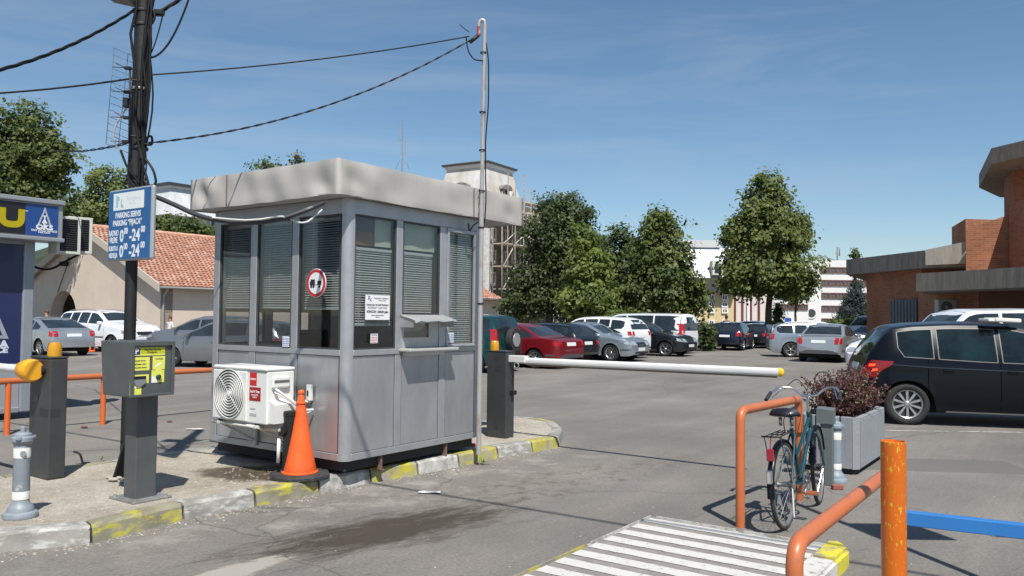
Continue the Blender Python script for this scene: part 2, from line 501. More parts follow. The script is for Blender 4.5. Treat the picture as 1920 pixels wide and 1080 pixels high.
def gravel_mat():
    m = bpy.data.materials.new('sandy concrete'); m.use_nodes = True
    n, l = m.node_tree.nodes, m.node_tree.links
    b = n['Principled BSDF']; b.inputs['Roughness'].default_value = 0.95; b.inputs['Specular IOR Level'].default_value = 0.2
    geo = n.new('ShaderNodeNewGeometry'); P = geo.outputs['Position']
    def noise(s, d=6, r=0.65):
        x = n.new('ShaderNodeTexNoise'); x.inputs['Scale'].default_value = s; x.inputs['Detail'].default_value = d; x.inputs['Roughness'].default_value = r; l.new(P, x.inputs['Vector']); return x.outputs['Fac']
    def ramp(s, p0, p1, c0, c1):
        r = n.new('ShaderNodeValToRGB'); r.color_ramp.elements[0].position = p0; r.color_ramp.elements[1].position = p1
        r.color_ramp.elements[0].color = (*c0, 1); r.color_ramp.elements[1].color = (*c1, 1); l.new(s, r.inputs['Fac']); return r.outputs['Color']
    def mix(a, bb, fac, typ='MIX'):
        x = n.new('ShaderNodeMix'); x.data_type = 'RGBA'; x.blend_type = typ
        for s, k in ((a, 'A'), (bb, 'B')):
            if isinstance(s, tuple): x.inputs[k].default_value = (*s, 1)
            else: l.new(s, x.inputs[k])
        if isinstance(fac, float): x.inputs['Factor'].default_value = fac
        else: l.new(fac, x.inputs['Factor'])
        return x.outputs['Result']
    c = ramp(noise(1.3), 0.35, 0.7, (0.37, 0.335, 0.275), (0.52, 0.48, 0.41))
    c = mix(c, ramp(noise(60, 4, 0.8), 0.3, 0.75, (0.62, 0.62, 0.62), (1.3, 1.3, 1.3)), 1.0, 'MULTIPLY')
    c = mix(c, ramp(noise(9, 8, 0.8), 0.35, 0.6, (0.80, 0.79, 0.77), (1.06, 1.06, 1.06)), 1.0, 'MULTIPLY')
    # wet brown puddle of condensate under the cooling unit
    mpn = n.new('ShaderNodeMapping'); mpn.vector_type = 'TEXTURE'; mpn.inputs['Location'].default_value = (-2.42, 7.62, 0); mpn.inputs['Rotation'].default_value = (0, 0, -0.25); mpn.inputs['Scale'].default_value = (0.85, 0.52, 1)
    l.new(P, mpn.inputs['Vector']); g = n.new('ShaderNodeTexGradient'); g.gradient_type = 'SPHERICAL'; l.new(mpn.outputs['Vector'], g.inputs['Vector'])
    nn = n.new('ShaderNodeMath'); nn.operation = 'MULTIPLY_ADD'; nn.inputs[1].default_value = 1.0; nn.inputs[2].default_value = -0.5; l.new(noise(3.5, 8), nn.inputs[0])
    ad = n.new('ShaderNodeMath'); ad.operation = 'ADD'; l.new(nn.outputs[0], ad.inputs[0]); l.new(g.outputs['Fac'], ad.inputs[1])
    mk = n.new('ShaderNodeMapRange'); mk.inputs['From Min'].default_value = 0.22; mk.inputs['From Max'].default_value = 0.42; l.new(ad.outputs[0], mk.inputs['Value'])
    c = mix(c, ramp(noise(14, 6), 0.4, 0.7, (0.085, 0.066, 0.043), (0.15, 0.125, 0.09)), mk.outputs[0])
    l.new(c, b.inputs['Base Color'])
    rr = n.new('ShaderNodeMapRange'); rr.inputs['To Min'].default_value = 0.95; rr.inputs['To Max'].default_value = 0.35; l.new(mk.outputs[0], rr.inputs['Value']); l.new(rr.outputs[0], b.inputs['Roughness'])
    bp = n.new('ShaderNodeBump'); bp.inputs['Strength'].default_value = 0.9; bp.inputs['Distance'].default_value = 0.02
    l.new(noise(28, 7, 0.8), bp.inputs['Height']); l.new(bp.outputs['Normal'], b.inputs['Normal'])
    return m
GRAV = gravel_mat()
bm = newbm()
prism(bm, [(p.x, p.y) for p in inner], 0.004, KZ - 0.006)
isl = link('traffic_island', bm, GRAV)
tag(isl, 'sandy concrete traffic island edged with yellow and white kerbs', None, None, 'structure')
CONC = (0.27, 0.26, 0.235)
K_W = worn_paint('kerb white paint', (0.54, 0.54, 0.51), CONC, 0.50, 7.0, soft=0.10)
K_W2 = worn_paint('kerb white paint worn', (0.50, 0.50, 0.47), CONC, 0.545, 7.0, stretch=(1, 1, 3))
K_Y = worn_paint('kerb yellow paint', (0.44, 0.39, 0.05), CONC, 0.48, 6.0, soft=0.09)
K_Y2 = worn_paint('kerb yellow paint worn', (0.50, 0.45, 0.04), (0.24, 0.225, 0.16), 0.56, 5.0, stretch=(1, 1, 3))
K_C = worn_paint('kerb bare', (0.40, 0.39, 0.36), CONC, 0.55, 6.0)
def kerb_stone(p, q, pi, qi, m, z=KZ, parent=None):
    gap = 0.012
    d = (q - p).normalized() * gap
    di = (qi - pi).normalized() * gap
    bm = newbm()
    lean = 0.02
    a0, b0 = p + d, q - d; a1, b1 = pi + di, qi - di
    inn = ((a1 - a0) + (b1 - b0)).normalized()
    ch = 0.022
    prof = [(0, -0.02), (lean, z - ch), (lean + ch, z)]
    N = 7
    rows = []
    for k in range(N + 1):
        t = k / N
        o_ = a0.lerp(b0, t); i_ = a1.lerp(b1, t)
        w = [rng.uniform(-0.004, 0.004) for _ in range(3)]
        if k in (0, N): w = [w[0], w[1] + 0.006, w[2] + 0.004]
        r = []
        for kk, (dx, zz) in enumerate(prof): r.append(bm.verts.new(o_ + inn * (dx + w[kk]) + Vector((0, 0, zz - (0.006 if kk and k in (0, N) else 0) + rng.uniform(-0.003, 0.003) * (kk > 0)))))
        r.append(bm.verts.new(i_ + Vector((0, 0, z - 0.002)))); r.append(bm.verts.new(i_ + Vector((0, 0, -0.02))))
        rows.append(r)
    for k in range(N):
        for j in range(4): bm.faces.new((rows[k][j], rows[k + 1][j], rows[k + 1][j + 1], rows[k][j + 1]))
    bm.faces.new(rows[0]); bm.faces.new(list(reversed(rows[-1])))
    bmesh.ops.recalc_face_normals(bm, faces=bm.faces)
    return link('kerb_stone', bm, m, parent)
cols = [K_W, K_Y2, K_W2, K_W2, K_Y2, K_W2, K_Y2, K_W, K_Y, K_W, K_Y, K_W2, K_Y]
for i in range(len(fr) - 1):
    kerb_stone(outline[i], outline[i + 1], inner[i], inner[i + 1], cols[i] if i < len(cols) else K_C, parent=isl)
for i in range(len(fr) - 1, n_o - 1):
    kerb_stone(outline[i], outline[i + 1], inner[i], inner[i + 1], [K_C, K_W2, K_Y2, K_C, K_C, K_C, K_Y2, K_C, K_C, K_Y2, K_C, K_C, K_C, K_C][min(13, i - len(fr) + 1)], parent=isl)
# dark joint filler below the gaps
bm = newbm()
for i in range(1, len(fr) - 1):
    p = outline[i]; q = inner[i]; t = (outline[i + 1] - outline[i]).normalized() * 0.014
    inw = (q - p).normalized()
    prism(bm, [tuple((p + inw * 0.03 - t)[:2]), tuple((p + inw * 0.03 + t)[:2]), tuple((q + t)[:2]), tuple((q - t)[:2])], -0.01, KZ - 0.028)
link('kerb_joint', bm, mat('joint dirt', (0.05, 0.045, 0.04), 0.95), isl)

# ---- loose stones on the island (nobody could count them)
def scatter(name, n, pick, smin, smax, m, label, zoff=0.0):
    vs, fs = [], []
    base = [(-1, -1, 0), (1, -1, 0), (1, 1, 0), (-1, 1, 0), (-.55, -.5, .8), (.6, -.55, .7), (.5, .6, .85), (-.6, .5, .75)]
    fc = [(0, 1, 5, 4), (1, 2, 6, 5), (2, 3, 7, 6), (3, 0, 4, 7), (4, 5, 6, 7)]
    for i in range(n):
        p = pick()
        if p is None: continue
        s = smin + (smax - smin) * rng.random() ** 3; a = rng.uniform(0, 6.28); ca, sa = math.cos(a), math.sin(a)
        sx, sy, sz = s * rng.uniform(.6, 1.2), s * rng.uniform(.6, 1.2), s * rng.uniform(.5, 1)
        k = len(vs)
        for x, y, z in base:
            x *= sx; y *= sy
            vs.append((p[0] + x * ca - y * sa, p[1] + x * sa + y * ca, p[2] + z * sz + zoff))
        fs += [tuple(k + j for j in f) for f in fc]
    me = bpy.data.meshes.new(name); me.from_pydata(vs, [], fs); me.update()
    o = link(name, me, m); tag(o, label, None, None, 'stuff')
    return o
def in_poly(x, y, poly):
    c = False; n = len(poly)
    for i in range(n):
        a, b = poly[i], poly[i - 1]
        if (a[1] > y) != (b[1] > y) and x < (b[0] - a[0]) * (y - a[1]) / (b[1] - a[1]) + a[0]: c = not c
    return c
ipoly = [(p.x, p.y) for p in inner]
def pick_island():
    while True:
        x, y = rng.uniform(-5.2, 0.5), rng.uniform(4.8, 11.2)
        if in_poly(x, y, ipoly): return (x, y, KZ - 0.009)
scatter('gravel', 6500, pick_island, 0.003, 0.013, mat('pebble', (0.34, 0.31, 0.26), 0.9, var=0.45, vscale=6), 'small loose stones lying on the sandy island')
def pick_kerbside():
    t = rng.random() * (len(fr) - 2) + 1; i = int(t); p = fr[i].lerp(fr[i + 1], t - i)
    d = (fr[i + 1] - fr[i]).normalized(); nn = Vector((d.y, -d.x, 0))
    p = p + nn * abs(rng.gauss(0.03, 0.10))
    return (p.x, p.y, -0.002)
scatter('road_grit', 2600, pick_kerbside, 0.003, 0.010, mat('grit', (0.36, 0.33, 0.28), 0.9, var=0.4, vscale=6), 'pale grit gathered along the foot of the kerb')
def pick_road():
    return (rng.uniform(-5, 6), rng.uniform(4, 14), -0.002)
scatter('road_gravel', 2600, pick_road, 0.002, 0.007, mat('grit', (0.36, 0.33, 0.28)), 'tiny stones strewn over the asphalt')

# ================================================================== STRIPED ISLAND AT THE RIGHT
SZ = 0.07
P0 = G(1218, 965, SZ); XB = -BX; YA = -AX          # along the stripes, towards the viewer
def S(s, t, z=0): return Vector((P0.x + XB.x * s + YA.x * t, P0.y + XB.y * s + YA.y * t, z))
LS = 1.52; LT = 6.0
bm = newbm()
prism(bm, [tuple(S(s, t)[:2]) for s, t in ((0.05, 0.05), (LS - 0.17, 0.10), (LS - 0.17, LT), (0.05, LT))], 0.004, SZ)
si = link('striped_island', bm, mat('island concrete', (0.23, 0.215, 0.20), 0.92, var=0.16, vscale=9, bump=0.5, bscale=60))
tag(si, 'low grey island painted with white diagonal stripes beside the lane', None, None, 'structure')
WP = worn_paint('road white paint', (0.60, 0.59, 0.555), (0.25, 0.235, 0.22), 0.385, 26.0, soft=0.05, bump=0.15)
per = 0.213; k = 0
t = 0.10
while t < LT - 0.3:
    bm = newbm()
    n = 24; A, B = [], []
    s0, s1 = 0.06, LS - 0.19
    for i in range(n + 1):
        s = s0 + (s1 - s0) * i / n
        A.append(bm.verts.new(S(s, t + rng.uniform(-.004, .004), SZ + 0.004)))
        B.append(bm.verts.new(S(s, t + 0.124 + rng.uniform(-.004, .004), SZ + 0.004)))
    for i in range(n): bm.faces.new((A[i], A[i + 1], B[i + 1], B[i]))
    bmesh.ops.recalc_face_normals(bm, faces=bm.faces)
    if bm.faces[:][0].normal.z < 0: bmesh.ops.reverse_faces(bm, faces=bm.faces)
    link('stripe', bm, WP, si)
    t += per; k += 1
# kerbs of the striped island
def strip_kerb(s0, t0, s1, t1, w_s, w_t, m, z):
    bm = newbm()
    p = [S(s0, t0), S(s1, t1), S(s1 + w_s, t1 + w_t), S(s0 + w_s, t0 + w_t)]
    prism(bm, [tuple(q[:2]) for q in p], -0.01, z)
    bmesh.ops.recalc_face_normals(bm, faces=bm.faces)
    es = [e for e in bm.edges if all(v.co.z > z - 0.01 for v in e.verts)]
    bmesh.ops.bevel(bm, geom=es, offset=0.02, segments=2, affect='EDGES')
    return link('kerb_stone', bm, m, si)
K_L = worn_paint('thin kerb white', (0.56, 0.55, 0.51), CONC, 0.48, 6)
K_LY = worn_paint('thin kerb yellow', (0.50, 0.44, 0.06), CONC, 0.52, 6)
tt = 0.0
for i in range(6):
    strip_kerb(0.0, tt + 0.006, 0.0, tt + 0.99, 0.048, 0, [K_L, K_LY, K_L, K_LY, K_L, K_LY][i], SZ + 0.006); tt += 1.0
for i in range(2):
    strip_kerb(0.0 + i * 0.68 + 0.05, 0.0, i * 0.68 + 0.72, 0.0, 0, 0.048, K_L, SZ + 0.006)
KY3 = worn_paint('kerb yellow bright', (0.66, 0.58, 0.04), (0.33, 0.30, 0.2), 0.46, 6)
KW3 = worn_paint('kerb white chipped', (0.62, 0.61, 0.57), (0.30, 0.28, 0.25), 0.44, 8)
bm = newbm()     # rounded yellow corner block
pts = [S(LS - 0.17, 0.06), S(LS - 0.17, 0.50), S(LS + 0.01, 0.50), S(LS + 0.01, 0.20), S(LS - 0.03, 0.09), S(LS - 0.09, 0.03)]
prism(bm, [tuple(q[:2]) for q in pts], -0.01, SZ + 0.045); bmesh.ops.recalc_face_normals(bm, faces=bm.faces)
bmesh.ops.bevel(bm, geom=[e for e in bm.edges if all(v.co.z > 0.05 for v in e.verts)], offset=0.025, segments=2, affect='EDGES')
link('kerb_stone', bm, KY3, si)
for i, (a_, b_) in enumerate(((0.51, 1.15), (1.165, 1.8), (1.815, 2.5), (2.515, 3.2))):
    strip_kerb(LS - 0.17, a_, LS - 0.17, b_, 0.18, 0, [KW3, KY3, KW3, KY3][i], SZ + 0.045)

# ---- parking bay lines on the asphalt
def line(p, q, w, m, name='painted_line', z=0.004, lab='white painted line on the asphalt'):
    p = Vector(p); q = Vector(q); d = (q - p).normalized(); n_ = Vector((-d.y, d.x, 0)) * w / 2
    bm = newbm(); f = quad(bm, [p - n_ + Vector((0, 0, z)), q - n_ + Vector((0, 0, z)), q + n_ + Vector((0, 0, z)), p + n_ + Vector((0, 0, z))])
    bmesh.ops.recalc_face_normals(bm, faces=bm.faces)
    if f.normal.z < 0: f.normal_flip()
    o = link(name, bm, m); tag(o, lab, None, None, 'structure'); return o
WPL = worn_paint('road line paint', (0.55, 0.54, 0.51), (0.17, 0.16, 0.15), 0.48, 5.0, soft=0.05)
l0 = G(1858, 1005); line(l0, l0 + Vector((1.9, -0.35, 0)), 0.05, WPL)
l0 = G(1110, 655); line(l0, l0 + Vector((3, -.3, 0)), 0.1, WPL)
p_ = G(1660, 800)
line((5.0, 11.9, 0), (12.5, 11.7, 0), 0.06, WPL)
for (u, v) in ((330, 800), (560, 770)):
    pass
# ================================================================== ATTENDANT KIOSK
ALU = mat('kiosk aluminium', (0.42, 0.43, 0.445), 0.42, 0.55, var=0.10, vscale=3.0, bump=0.04, bscale=3)
ALUP = mat('kiosk panel', (0.44, 0.45, 0.465), 0.36, 0.62, var=0.15, vscale=2.6, bump=0.07, bscale=1.4, stretch=(1, 1, 0.35), detail=9)
DARK = mat('dark rubber', (0.015, 0.015, 0.016), 0.6)
GL = glass_mat('kiosk glass', (0.80, 0.82, 0.82), 1.0, min_refl=0.06)
WHITE = mat('white sheet', (0.78, 0.79, 0.80), 0.5)
LX, LY = 2.016, 2.05
ZB, ZP, ZS, ZT, ZR = 0.27, 1.235, 1.29, 2.56, 2.70
K0 = Vector((-1.5132, 7.4033, 0))
K = thing('kiosk', 'grey metal attendant kiosk with blinds and an overhanging pale roof', 'kiosk', K0, ANG_A)
WT = 0.05
# corner posts
bm = newbm()
n = 8; rad = 0.085
pts = [(rad - rad * math.cos(PI / 2 * k / n), rad - rad * math.sin(PI / 2 * k / n)) for k in range(n + 1)]
pts = pts + [(rad, WT), (WT, WT), (WT, rad)]
prism(bm, pts, ZB, ZR)
for f in bm.faces:
    if abs(f.normal.z) < 0.5 and len(f.verts) == 4: f.smooth = True
o = link('corner_post', bm, ALU, K); smooth_auto(o.data, 35)
for (a_, b_) in (((LX - 0.10, 0.0), (LX, 0.10)), ((0.0, LY - 0.10), (0.10, LY)), ((LX - 0.10, LY - 0.10), (LX, LY))):
    bm = newbm(); box(bm, (*a_, ZB), (*b_, ZR), 0.012, seg=2); link('corner_post', bm, ALU, K)

def wall(side, length, mull, wins):
    """side: function (s, depth, z) -> local point; mull: [(s0, s1)]; """
    def bxs(bm, s0, s1, d0, d1, z0, z1, bev=0.0):
        a, b = side(s0, d0, z0), side(s1, d1, z1)
        lo = [min(a[i], b[i]) for i in range(3)]; hi = [max(a[i], b[i]) for i in range(3)]
        box(bm, lo, hi, bev)
    return bxs
right = lambda s, d, z: (s, -d, z)           # d outwards
left = lambda s, d, z: (-d, s, z)
far_r = lambda s, d, z: (s, LY + d, z)
far_l = lambda s, d, z: (LX + d, s, z)
def build_wall(side, edges, mulls, cols_, end, glass=True):
    B = wall(side, 0, 0, 0)
    s0, s1 = edges
    for (z0, z1, d, nm) in ((ZB, ZB + 0.065, 0.0, 'bottom_rail'), (ZP, ZS, 0.004, 'sill_rail'), (ZT, ZR, 0.0, 'top_rail')):
        bm = newbm(); B(bm, s0, s1, -WT, d, z0, z1, 0.004); link(nm, bm, ALU, K)
    for (a, b) in mulls:
        bm = newbm(); B(bm, a, b, -WT, -0.001, ZB + 0.066, ZP - 0.001, 0.004); B(bm, a, b, -WT, -0.001, ZS + 0.001, ZT - 0.001, 0.004); link('mullion', bm, ALU, K)
    for (a, b) in cols_:
        bm = newbm(); B(bm, a + 0.002, b - 0.002, -0.03, -0.010, ZB + 0.067, ZP - 0.002, 0.002); link('panel', bm, ALUP, K)
        bm = newbm()   # dark gasket round the panel
        for (p, q, r_, t) in ((a, a + 0.006, ZB + 0.066, ZP), (b - 0.006, b, ZB + 0.066, ZP), (a, b, ZB + 0.066, ZB + 0.071), (a, b, ZP - 0.006, ZP - 0.001)):
            B(bm, p, q, -0.02, -0.007, r_, t)
        link('panel_gasket', bm, mat('gasket', (0.06, 0.06, 0.065), 0.7), K)
    return B
RM = [(0.648, 0.739), (1.309, 1.413)]
RC = [(0.085, 0.648), (0.739, 1.309), (1.413, LX - 0.10)]
LM = [(0.69, 0.785), (1.328, 1.43)]
LC = [(0.10, 0.69), (0.785, 1.328), (1.43, LY - 0.10)]
BR_ = build_wall(right, (0.085, LX - 0.10), RM, RC, LX)
BL_ = build_wall(left, (0.085, LY - 0.10), LM, LC, LY)
B3 = build_wall(far_r, (0.10, LX - 0.10), RM, RC[:0] + [(0.10, 0.648), (0.739, 1.309), (1.413, LX - 0.10)], LX)
B4 = build_wall(far_l, (0.10, LY - 0.10), LM, LC, LY)

def window(B, a, b, z0=ZS, z1=ZT, fr=0.018, d=-0.006):
    bm = newbm()
    for (p, q, r_, t) in ((a, a + fr, z0, z1), (b - fr, b, z0, z1), (a + fr, b - fr, z0, z0 + fr), (a + fr, b - fr, z1 - fr, z1)):
        B(bm, p + 0.0005, q - 0.0005, -0.035, d, r_ + 0.0005, t - 0.0005)
    w = link('window', bm, mat('window gasket', (0.045, 0.048, 0.05), 0.6), K)
    bm = newbm(); B(bm, a + fr, b - fr, -0.024, -0.018, z0 + fr, z1 - fr); link('pane', bm, GL, w)
    return w
SLAT = mat('blind slat', (0.74, 0.75, 0.74), 0.35)
slat_me = {}
def blind(side, a, b, z0, z1, depth=-0.09, tilt=42, lab=None, pitch=0.0235, skew=0.0):
    """venetian blind just inside the glass: slats are pieces"""
    bm = newbm(); B = wall(side, 0, 0, 0)
    B(bm, a, b, depth - 0.02, depth + 0.015, z1 - 0.02, z1 + 0.008, 0.003)
    B(bm, a, b, depth - 0.012, depth + 0.008, z0 - 0.018, z0, 0.003)
    o = link('blind', bm, SLAT, K)
    for s_ in (a + (b - a) * 0.2, a + (b - a) * 0.8):
        bm = newbm(); B(bm, s_ - 0.0015, s_ + 0.0015, depth + 0.012, depth + 0.015, z0, z1 - 0.02); link('cord', bm, SLAT, o)
    key = (side is right, round(b - a, 3), tilt)
    if key not in slat_me:
        m_ = bpy.data.meshes.new('slat'); w = 0.0235; L = b - a; t_ = R(tilt)
        vs, fs = [], []
        for i in range(4):
            q = (i / 3 - 0.5) * w; zc = 0.0022 * (1 - (2 * i / 3 - 1) ** 2)
            dd = q * math.cos(t_) - zc * math.sin(t_); zz = -q * math.sin(t_) + zc * math.cos(t_)
            for s_ in (-L / 2, L / 2): vs.append(side(s_, dd, zz) if side in (right, left) else side(s_, dd, zz))
        # positions relative to the origin of the wall frame
        o0 = side(0, 0, 0)
        vs = [tuple(v[i] - o0[i] for i in range(3)) for v in vs]
        for i in range(3): fs.append((2 * i, 2 * i + 1, 2 * i + 3, 2 * i + 2))
        m_.from_pydata(vs, [], fs); m_.materials.append(SLAT)
        slat_me[key] = m_
    m_ = slat_me[key]
    z = z1 - 0.03; i = 0
    while z > z0 + 0.004:
        s_ = bpy.data.objects.new('slat', m_); COL.objects.link(s_); s_.parent = o
        s_.location = Vector(side((a + b) / 2, depth, z)) + Vector((0, 0, rng.uniform(-0.0012, 0.0012)))
        z -= pitch; i += 1
    return o
# right wall windows
window(BR_, *RC[0]); window(BR_, RC[1][0], RC[1][1], 1.625, ZT); window(BR_, RC[2][0], RC[2][1], ZS + 0.02, ZT)
window(BL_, *LC[0]); window(BL_, *LC[1]); window(BL_, *LC[2])
for B, C_ in ((B3, [(0.10, 0.648), (0.739, 1.309), (1.413, LX - 0.10)]), (B4, LC)):
    for c_ in C_[:2]:
        window(B, c_[0], c_[1], ZS, 1.655)
        bm = newbm(); B(bm, c_[0] + 0.001, c_[1] - 0.001, -0.03, -0.008, 1.656, ZT - 0.001); link('panel', bm, ALUP, K)
    bm = newbm(); B(bm, C_[2][0], C_[2][1], -0.03, -0.008, ZS, ZT); link('panel', bm, ALUP, K)
# extra frame of the third window (a sash)
bm = newbm()
for (p, q, r_, t) in ((1.4135, 1.447, ZS + 0.03, ZT - 0.002), (1.876, 1.915, ZS + 0.03, ZT - 0.002), (1.447, 1.876, ZT - 0.045, ZT - 0.002), (1.4135, 1.915, ZS + 0.001, ZS + 0.029)):
    BR_(bm, p, q, -0.017, 0.012, r_, t, 0.003)
link('sash', bm, ALU, K)
bm = newbm(); BR_(bm, 1.40, 1.93, 0.0125, 0.04, ZS + 0.0, ZS + 0.018, 0.003); link('window_sill', bm, ALU, K)
blind(right, 0.095, 0.640, 1.53, 2.25, lab=1, depth=-0.075)
blind(right, 0.75, 1.255, 1.64, 2.25, depth=-0.075)
blind(right, 1.43, 1.90, 1.33, 2.53, depth=-0.06, tilt=42)
blind(left, 0.105, 0.685, 1.68, 2.54, tilt=36)
blind(left, 0.79, 1.325, 1.69, 2.54, tilt=36)
blind(left, 1.435, 1.945, 1.69, 2.54, tilt=36)
# boards behind the upper right-wall glass; tan and slate ones paint a reflection
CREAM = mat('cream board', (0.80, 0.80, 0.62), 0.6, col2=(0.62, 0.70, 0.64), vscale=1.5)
bm = newbm(); BR_(bm, 0.43, 0.645, -0.10, -0.085, 2.285, 2.56); link('board_and_reflection', bm, CREAM, K)
bm = newbm(); BR_(bm, 0.743, 1.305, -0.10, -0.085, 2.285, 2.56); link('board_and_reflection', bm, CREAM, K)
bm = newbm(); BR_(bm, 0.09, 0.428, -0.12, -0.105, 2.42, 2.56); link('board_and_reflection', bm, mat('slate painted reflection', (0.13, 0.13, 0.15), 0.6), K)
bm = newbm(); BR_(bm, 0.09, 0.42, -0.12, -0.100, 2.285, 2.415); link('board_and_reflection', bm, mat('tan painted reflection', (0.42, 0.20, 0.09), 0.6, col2=(0.25, 0.14, 0.08), vscale=3), K)
# service hatch with awning and shelf
HB = mat('hatch box', (0.42, 0.42, 0.41), 0.5, 0.3, var=0.08, vscale=4)
bm = newbm()
a, b = 0.742, 1.306
BR_(bm, a, b, -0.045, -0.014, 1.540, 1.624, 0.002)
BR_(bm, a, b, -0.045, -0.014, ZS + 0.001, ZS + 0.105, 0.002)
BR_(bm, a, a + 0.035, -0.045, -0.014, ZS + 0.106, 1.539); BR_(bm, 1.16, b, -0.045, -0.014, ZS + 0.106, 1.539)
h_ = link('service_hatch', bm, HB, K)
bm = newbm(); BR_(bm, a + 0.035, 1.16, -0.036, -0.028, ZS + 0.106, 1.539); link('hatch_pane', bm, glass_mat('hatch glass', (0.35, 0.4, 0.42), 1.2, min_refl=0.22), h_)
for s_ in (0.712, 1.335):
    bm = newbm(); prism(bm, [(s_, 0.0), (s_ + 0.004, 0.0), (s_ + 0.004, -0.17), (s_, -0.17)], 1.50, 1.60, top=[1.612, 1.612, 1.578, 1.578]); link('awning_bracket', bm, ALU, h_)

bm = newbm()
aw = []
for i in range(9):
    s_ = 0.70 + 0.66 * i / 8; w = 0.006 * math.sin(i * 2.1)
    aw.append([bm.verts.new((s_, 0.002, 1.625)), bm.verts.new((s_, -0.20 + (0.02 if i == 8 else 0), 1.585 + w - (0.015 if i == 0 else 0))), bm.verts.new((s_, -0.215 + (0.02 if i == 8 else 0), 1.560 + w - (0.015 if i == 0 else 0)))])
for i in range(8):
    for j in range(2): bm.faces.new((aw[i][j], aw[i + 1][j], aw[i + 1][j + 1], aw[i][j + 1]))
bmesh.ops.solidify(bm, geom=bm.faces[:], thickness=0.006)
link('hatch_awning', bm, mat('awning sheet', (0.60, 0.62, 0.61), 0.45, 0.2), K)
bm = newbm(); BR_(bm, 0.69, 1.44, 0.0045, 0.16, 1.262, 1.288, 0.004); BR_(bm, 0.742, 1.306, 0.0045, 0.075, 1.215, 1.261, 0.003)
link('counter_shelf', bm, mat('shelf metal', (0.52, 0.52, 0.50), 0.45, 0.3), K)
# rooms inside: floor, desk, chair back, monitor
bm = newbm(); box(bm, (0.052, 0.052, ZB + 0.02), (LX - 0.052, LY - 0.052, ZB + 0.05)); box(bm, (0.052, 0.052, ZR - 0.03), (LX - 0.052, LY - 0.052, ZR - 0.005)); link('floor', bm, mat('kiosk inside', (0.10, 0.095, 0.09), 0.8), K)
bm = newbm(); box(bm, (0.12, 0.10, 0.98), (1.25, 0.62, 1.02), 0.005); box(bm, (0.14, 0.12, 0.33), (0.18, 0.60, 0.98)); box(bm, (1.19, 0.12, 0.33), (1.23, 0.60, 0.98)); link('desk', bm, mat('desk wood', (0.16, 0.10, 0.06), 0.5), K)
bm = newbm(); box(bm, (0.6, 0.95, 0.78), (1.05, 1.4, 0.86), 0.03, seg=2); box(bm, (0.62, 1.38, 0.86), (1.03, 1.45, 1.45), 0.03, seg=2); tube(bm, [(0.82, 1.17, 0.33), (0.82, 1.17, 0.78)], 0.03); link('office_chair', bm, mat('chair cloth', (0.02, 0.02, 0.025), 0.8), K)
# roof: sagging sheet fascia
ox, oy, Rr, Rl = 0.233, 0.108, 2.896, 2.254
rx0, ry0 = -ox, -oy
z0r, z1r = 2.695, 3.02
FAB = mat('roof sheet', (0.42, 0.405, 0.372), 0.6, 0.0, var=0.08, vscale=2.2, bump=0.10, bscale=3.0, stretch=(1.2, 1.2, 0.25), spec=0.5)
bm = newbm()
def fascia(p, q, nx):
    p = Vector(p); q = Vector(q); L = (q - p).length; n_ = Vector(nx)
    NU, NV = int(L / 0.045), 9
    g_ = []
    for i in range(NU + 1):
        u_ = i / NU; s_ = u_ * L
        col_ = []
        for j in range(NV + 1):
            v_ = j / NV
            z = z0r + (z1r - z0r) * v_
            d = 0.010 * math.sin(s_ * 5.1 + 0.7) * math.sin(PI * v_) + 0.006 * math.sin(s_ * 17 + v_ * 3)
            # pulled-in creases near the ends
            for (c_, zz, w_, am) in ((0.20, 0.45, 0.10, -0.042), (0.45, 0.55, 0.15, 0.018), (L - 0.25, 0.3, 0.12, -0.032), (L * 0.55, 0.35, 0.26, -0.012), (0.75, 0.3, 0.13, -0.010)):
                rr = ((s_ - c_) / w_ + (v_ - zz) * 1.2) ** 2 + ((v_ - zz) / 0.33) ** 2
                d += am * math.exp(-rr)
            end = min(1, s_ / 0.08, (L - s_) / 0.08)
            d *= max(0.0, end)
            edge = -0.005 * (1 - min(1, min(v_, 1 - v_) / 0.12))
            zz_ = z + (0.004 * math.sin(s_ * 3.3 + 1) + 0.002 * math.sin(s_ * 13)) * (1 - v_) * max(0, end)
            col_.append(bm.verts.new(p.lerp(q, u_) + n_ * (d + edge * max(0, end)) + Vector((0, 0, zz_))))
        g_.append(col_)
    for i in range(NU):
        for j in range(NV):
            f = bm.faces.new((g_[i][j], g_[i + 1][j], g_[i + 1][j + 1], g_[i][j + 1])); f.smooth = True
    return g_
c0 = (rx0, ry0, 0); c1 = (rx0 + Rr, ry0, 0); c2 = (rx0 + Rr, ry0 + Rl, 0); c3 = (rx0, ry0 + Rl, 0)
for (p, q, nn) in ((c0, c1, (0, -1, 0)), (c1, c2, (1, 0, 0)), (c2, c3, (0, 1, 0)), (c3, c0, (-1, 0, 0))): fascia(p, q, nn)
bmesh.ops.remove_doubles(bm, verts=bm.verts, dist=0.0008)
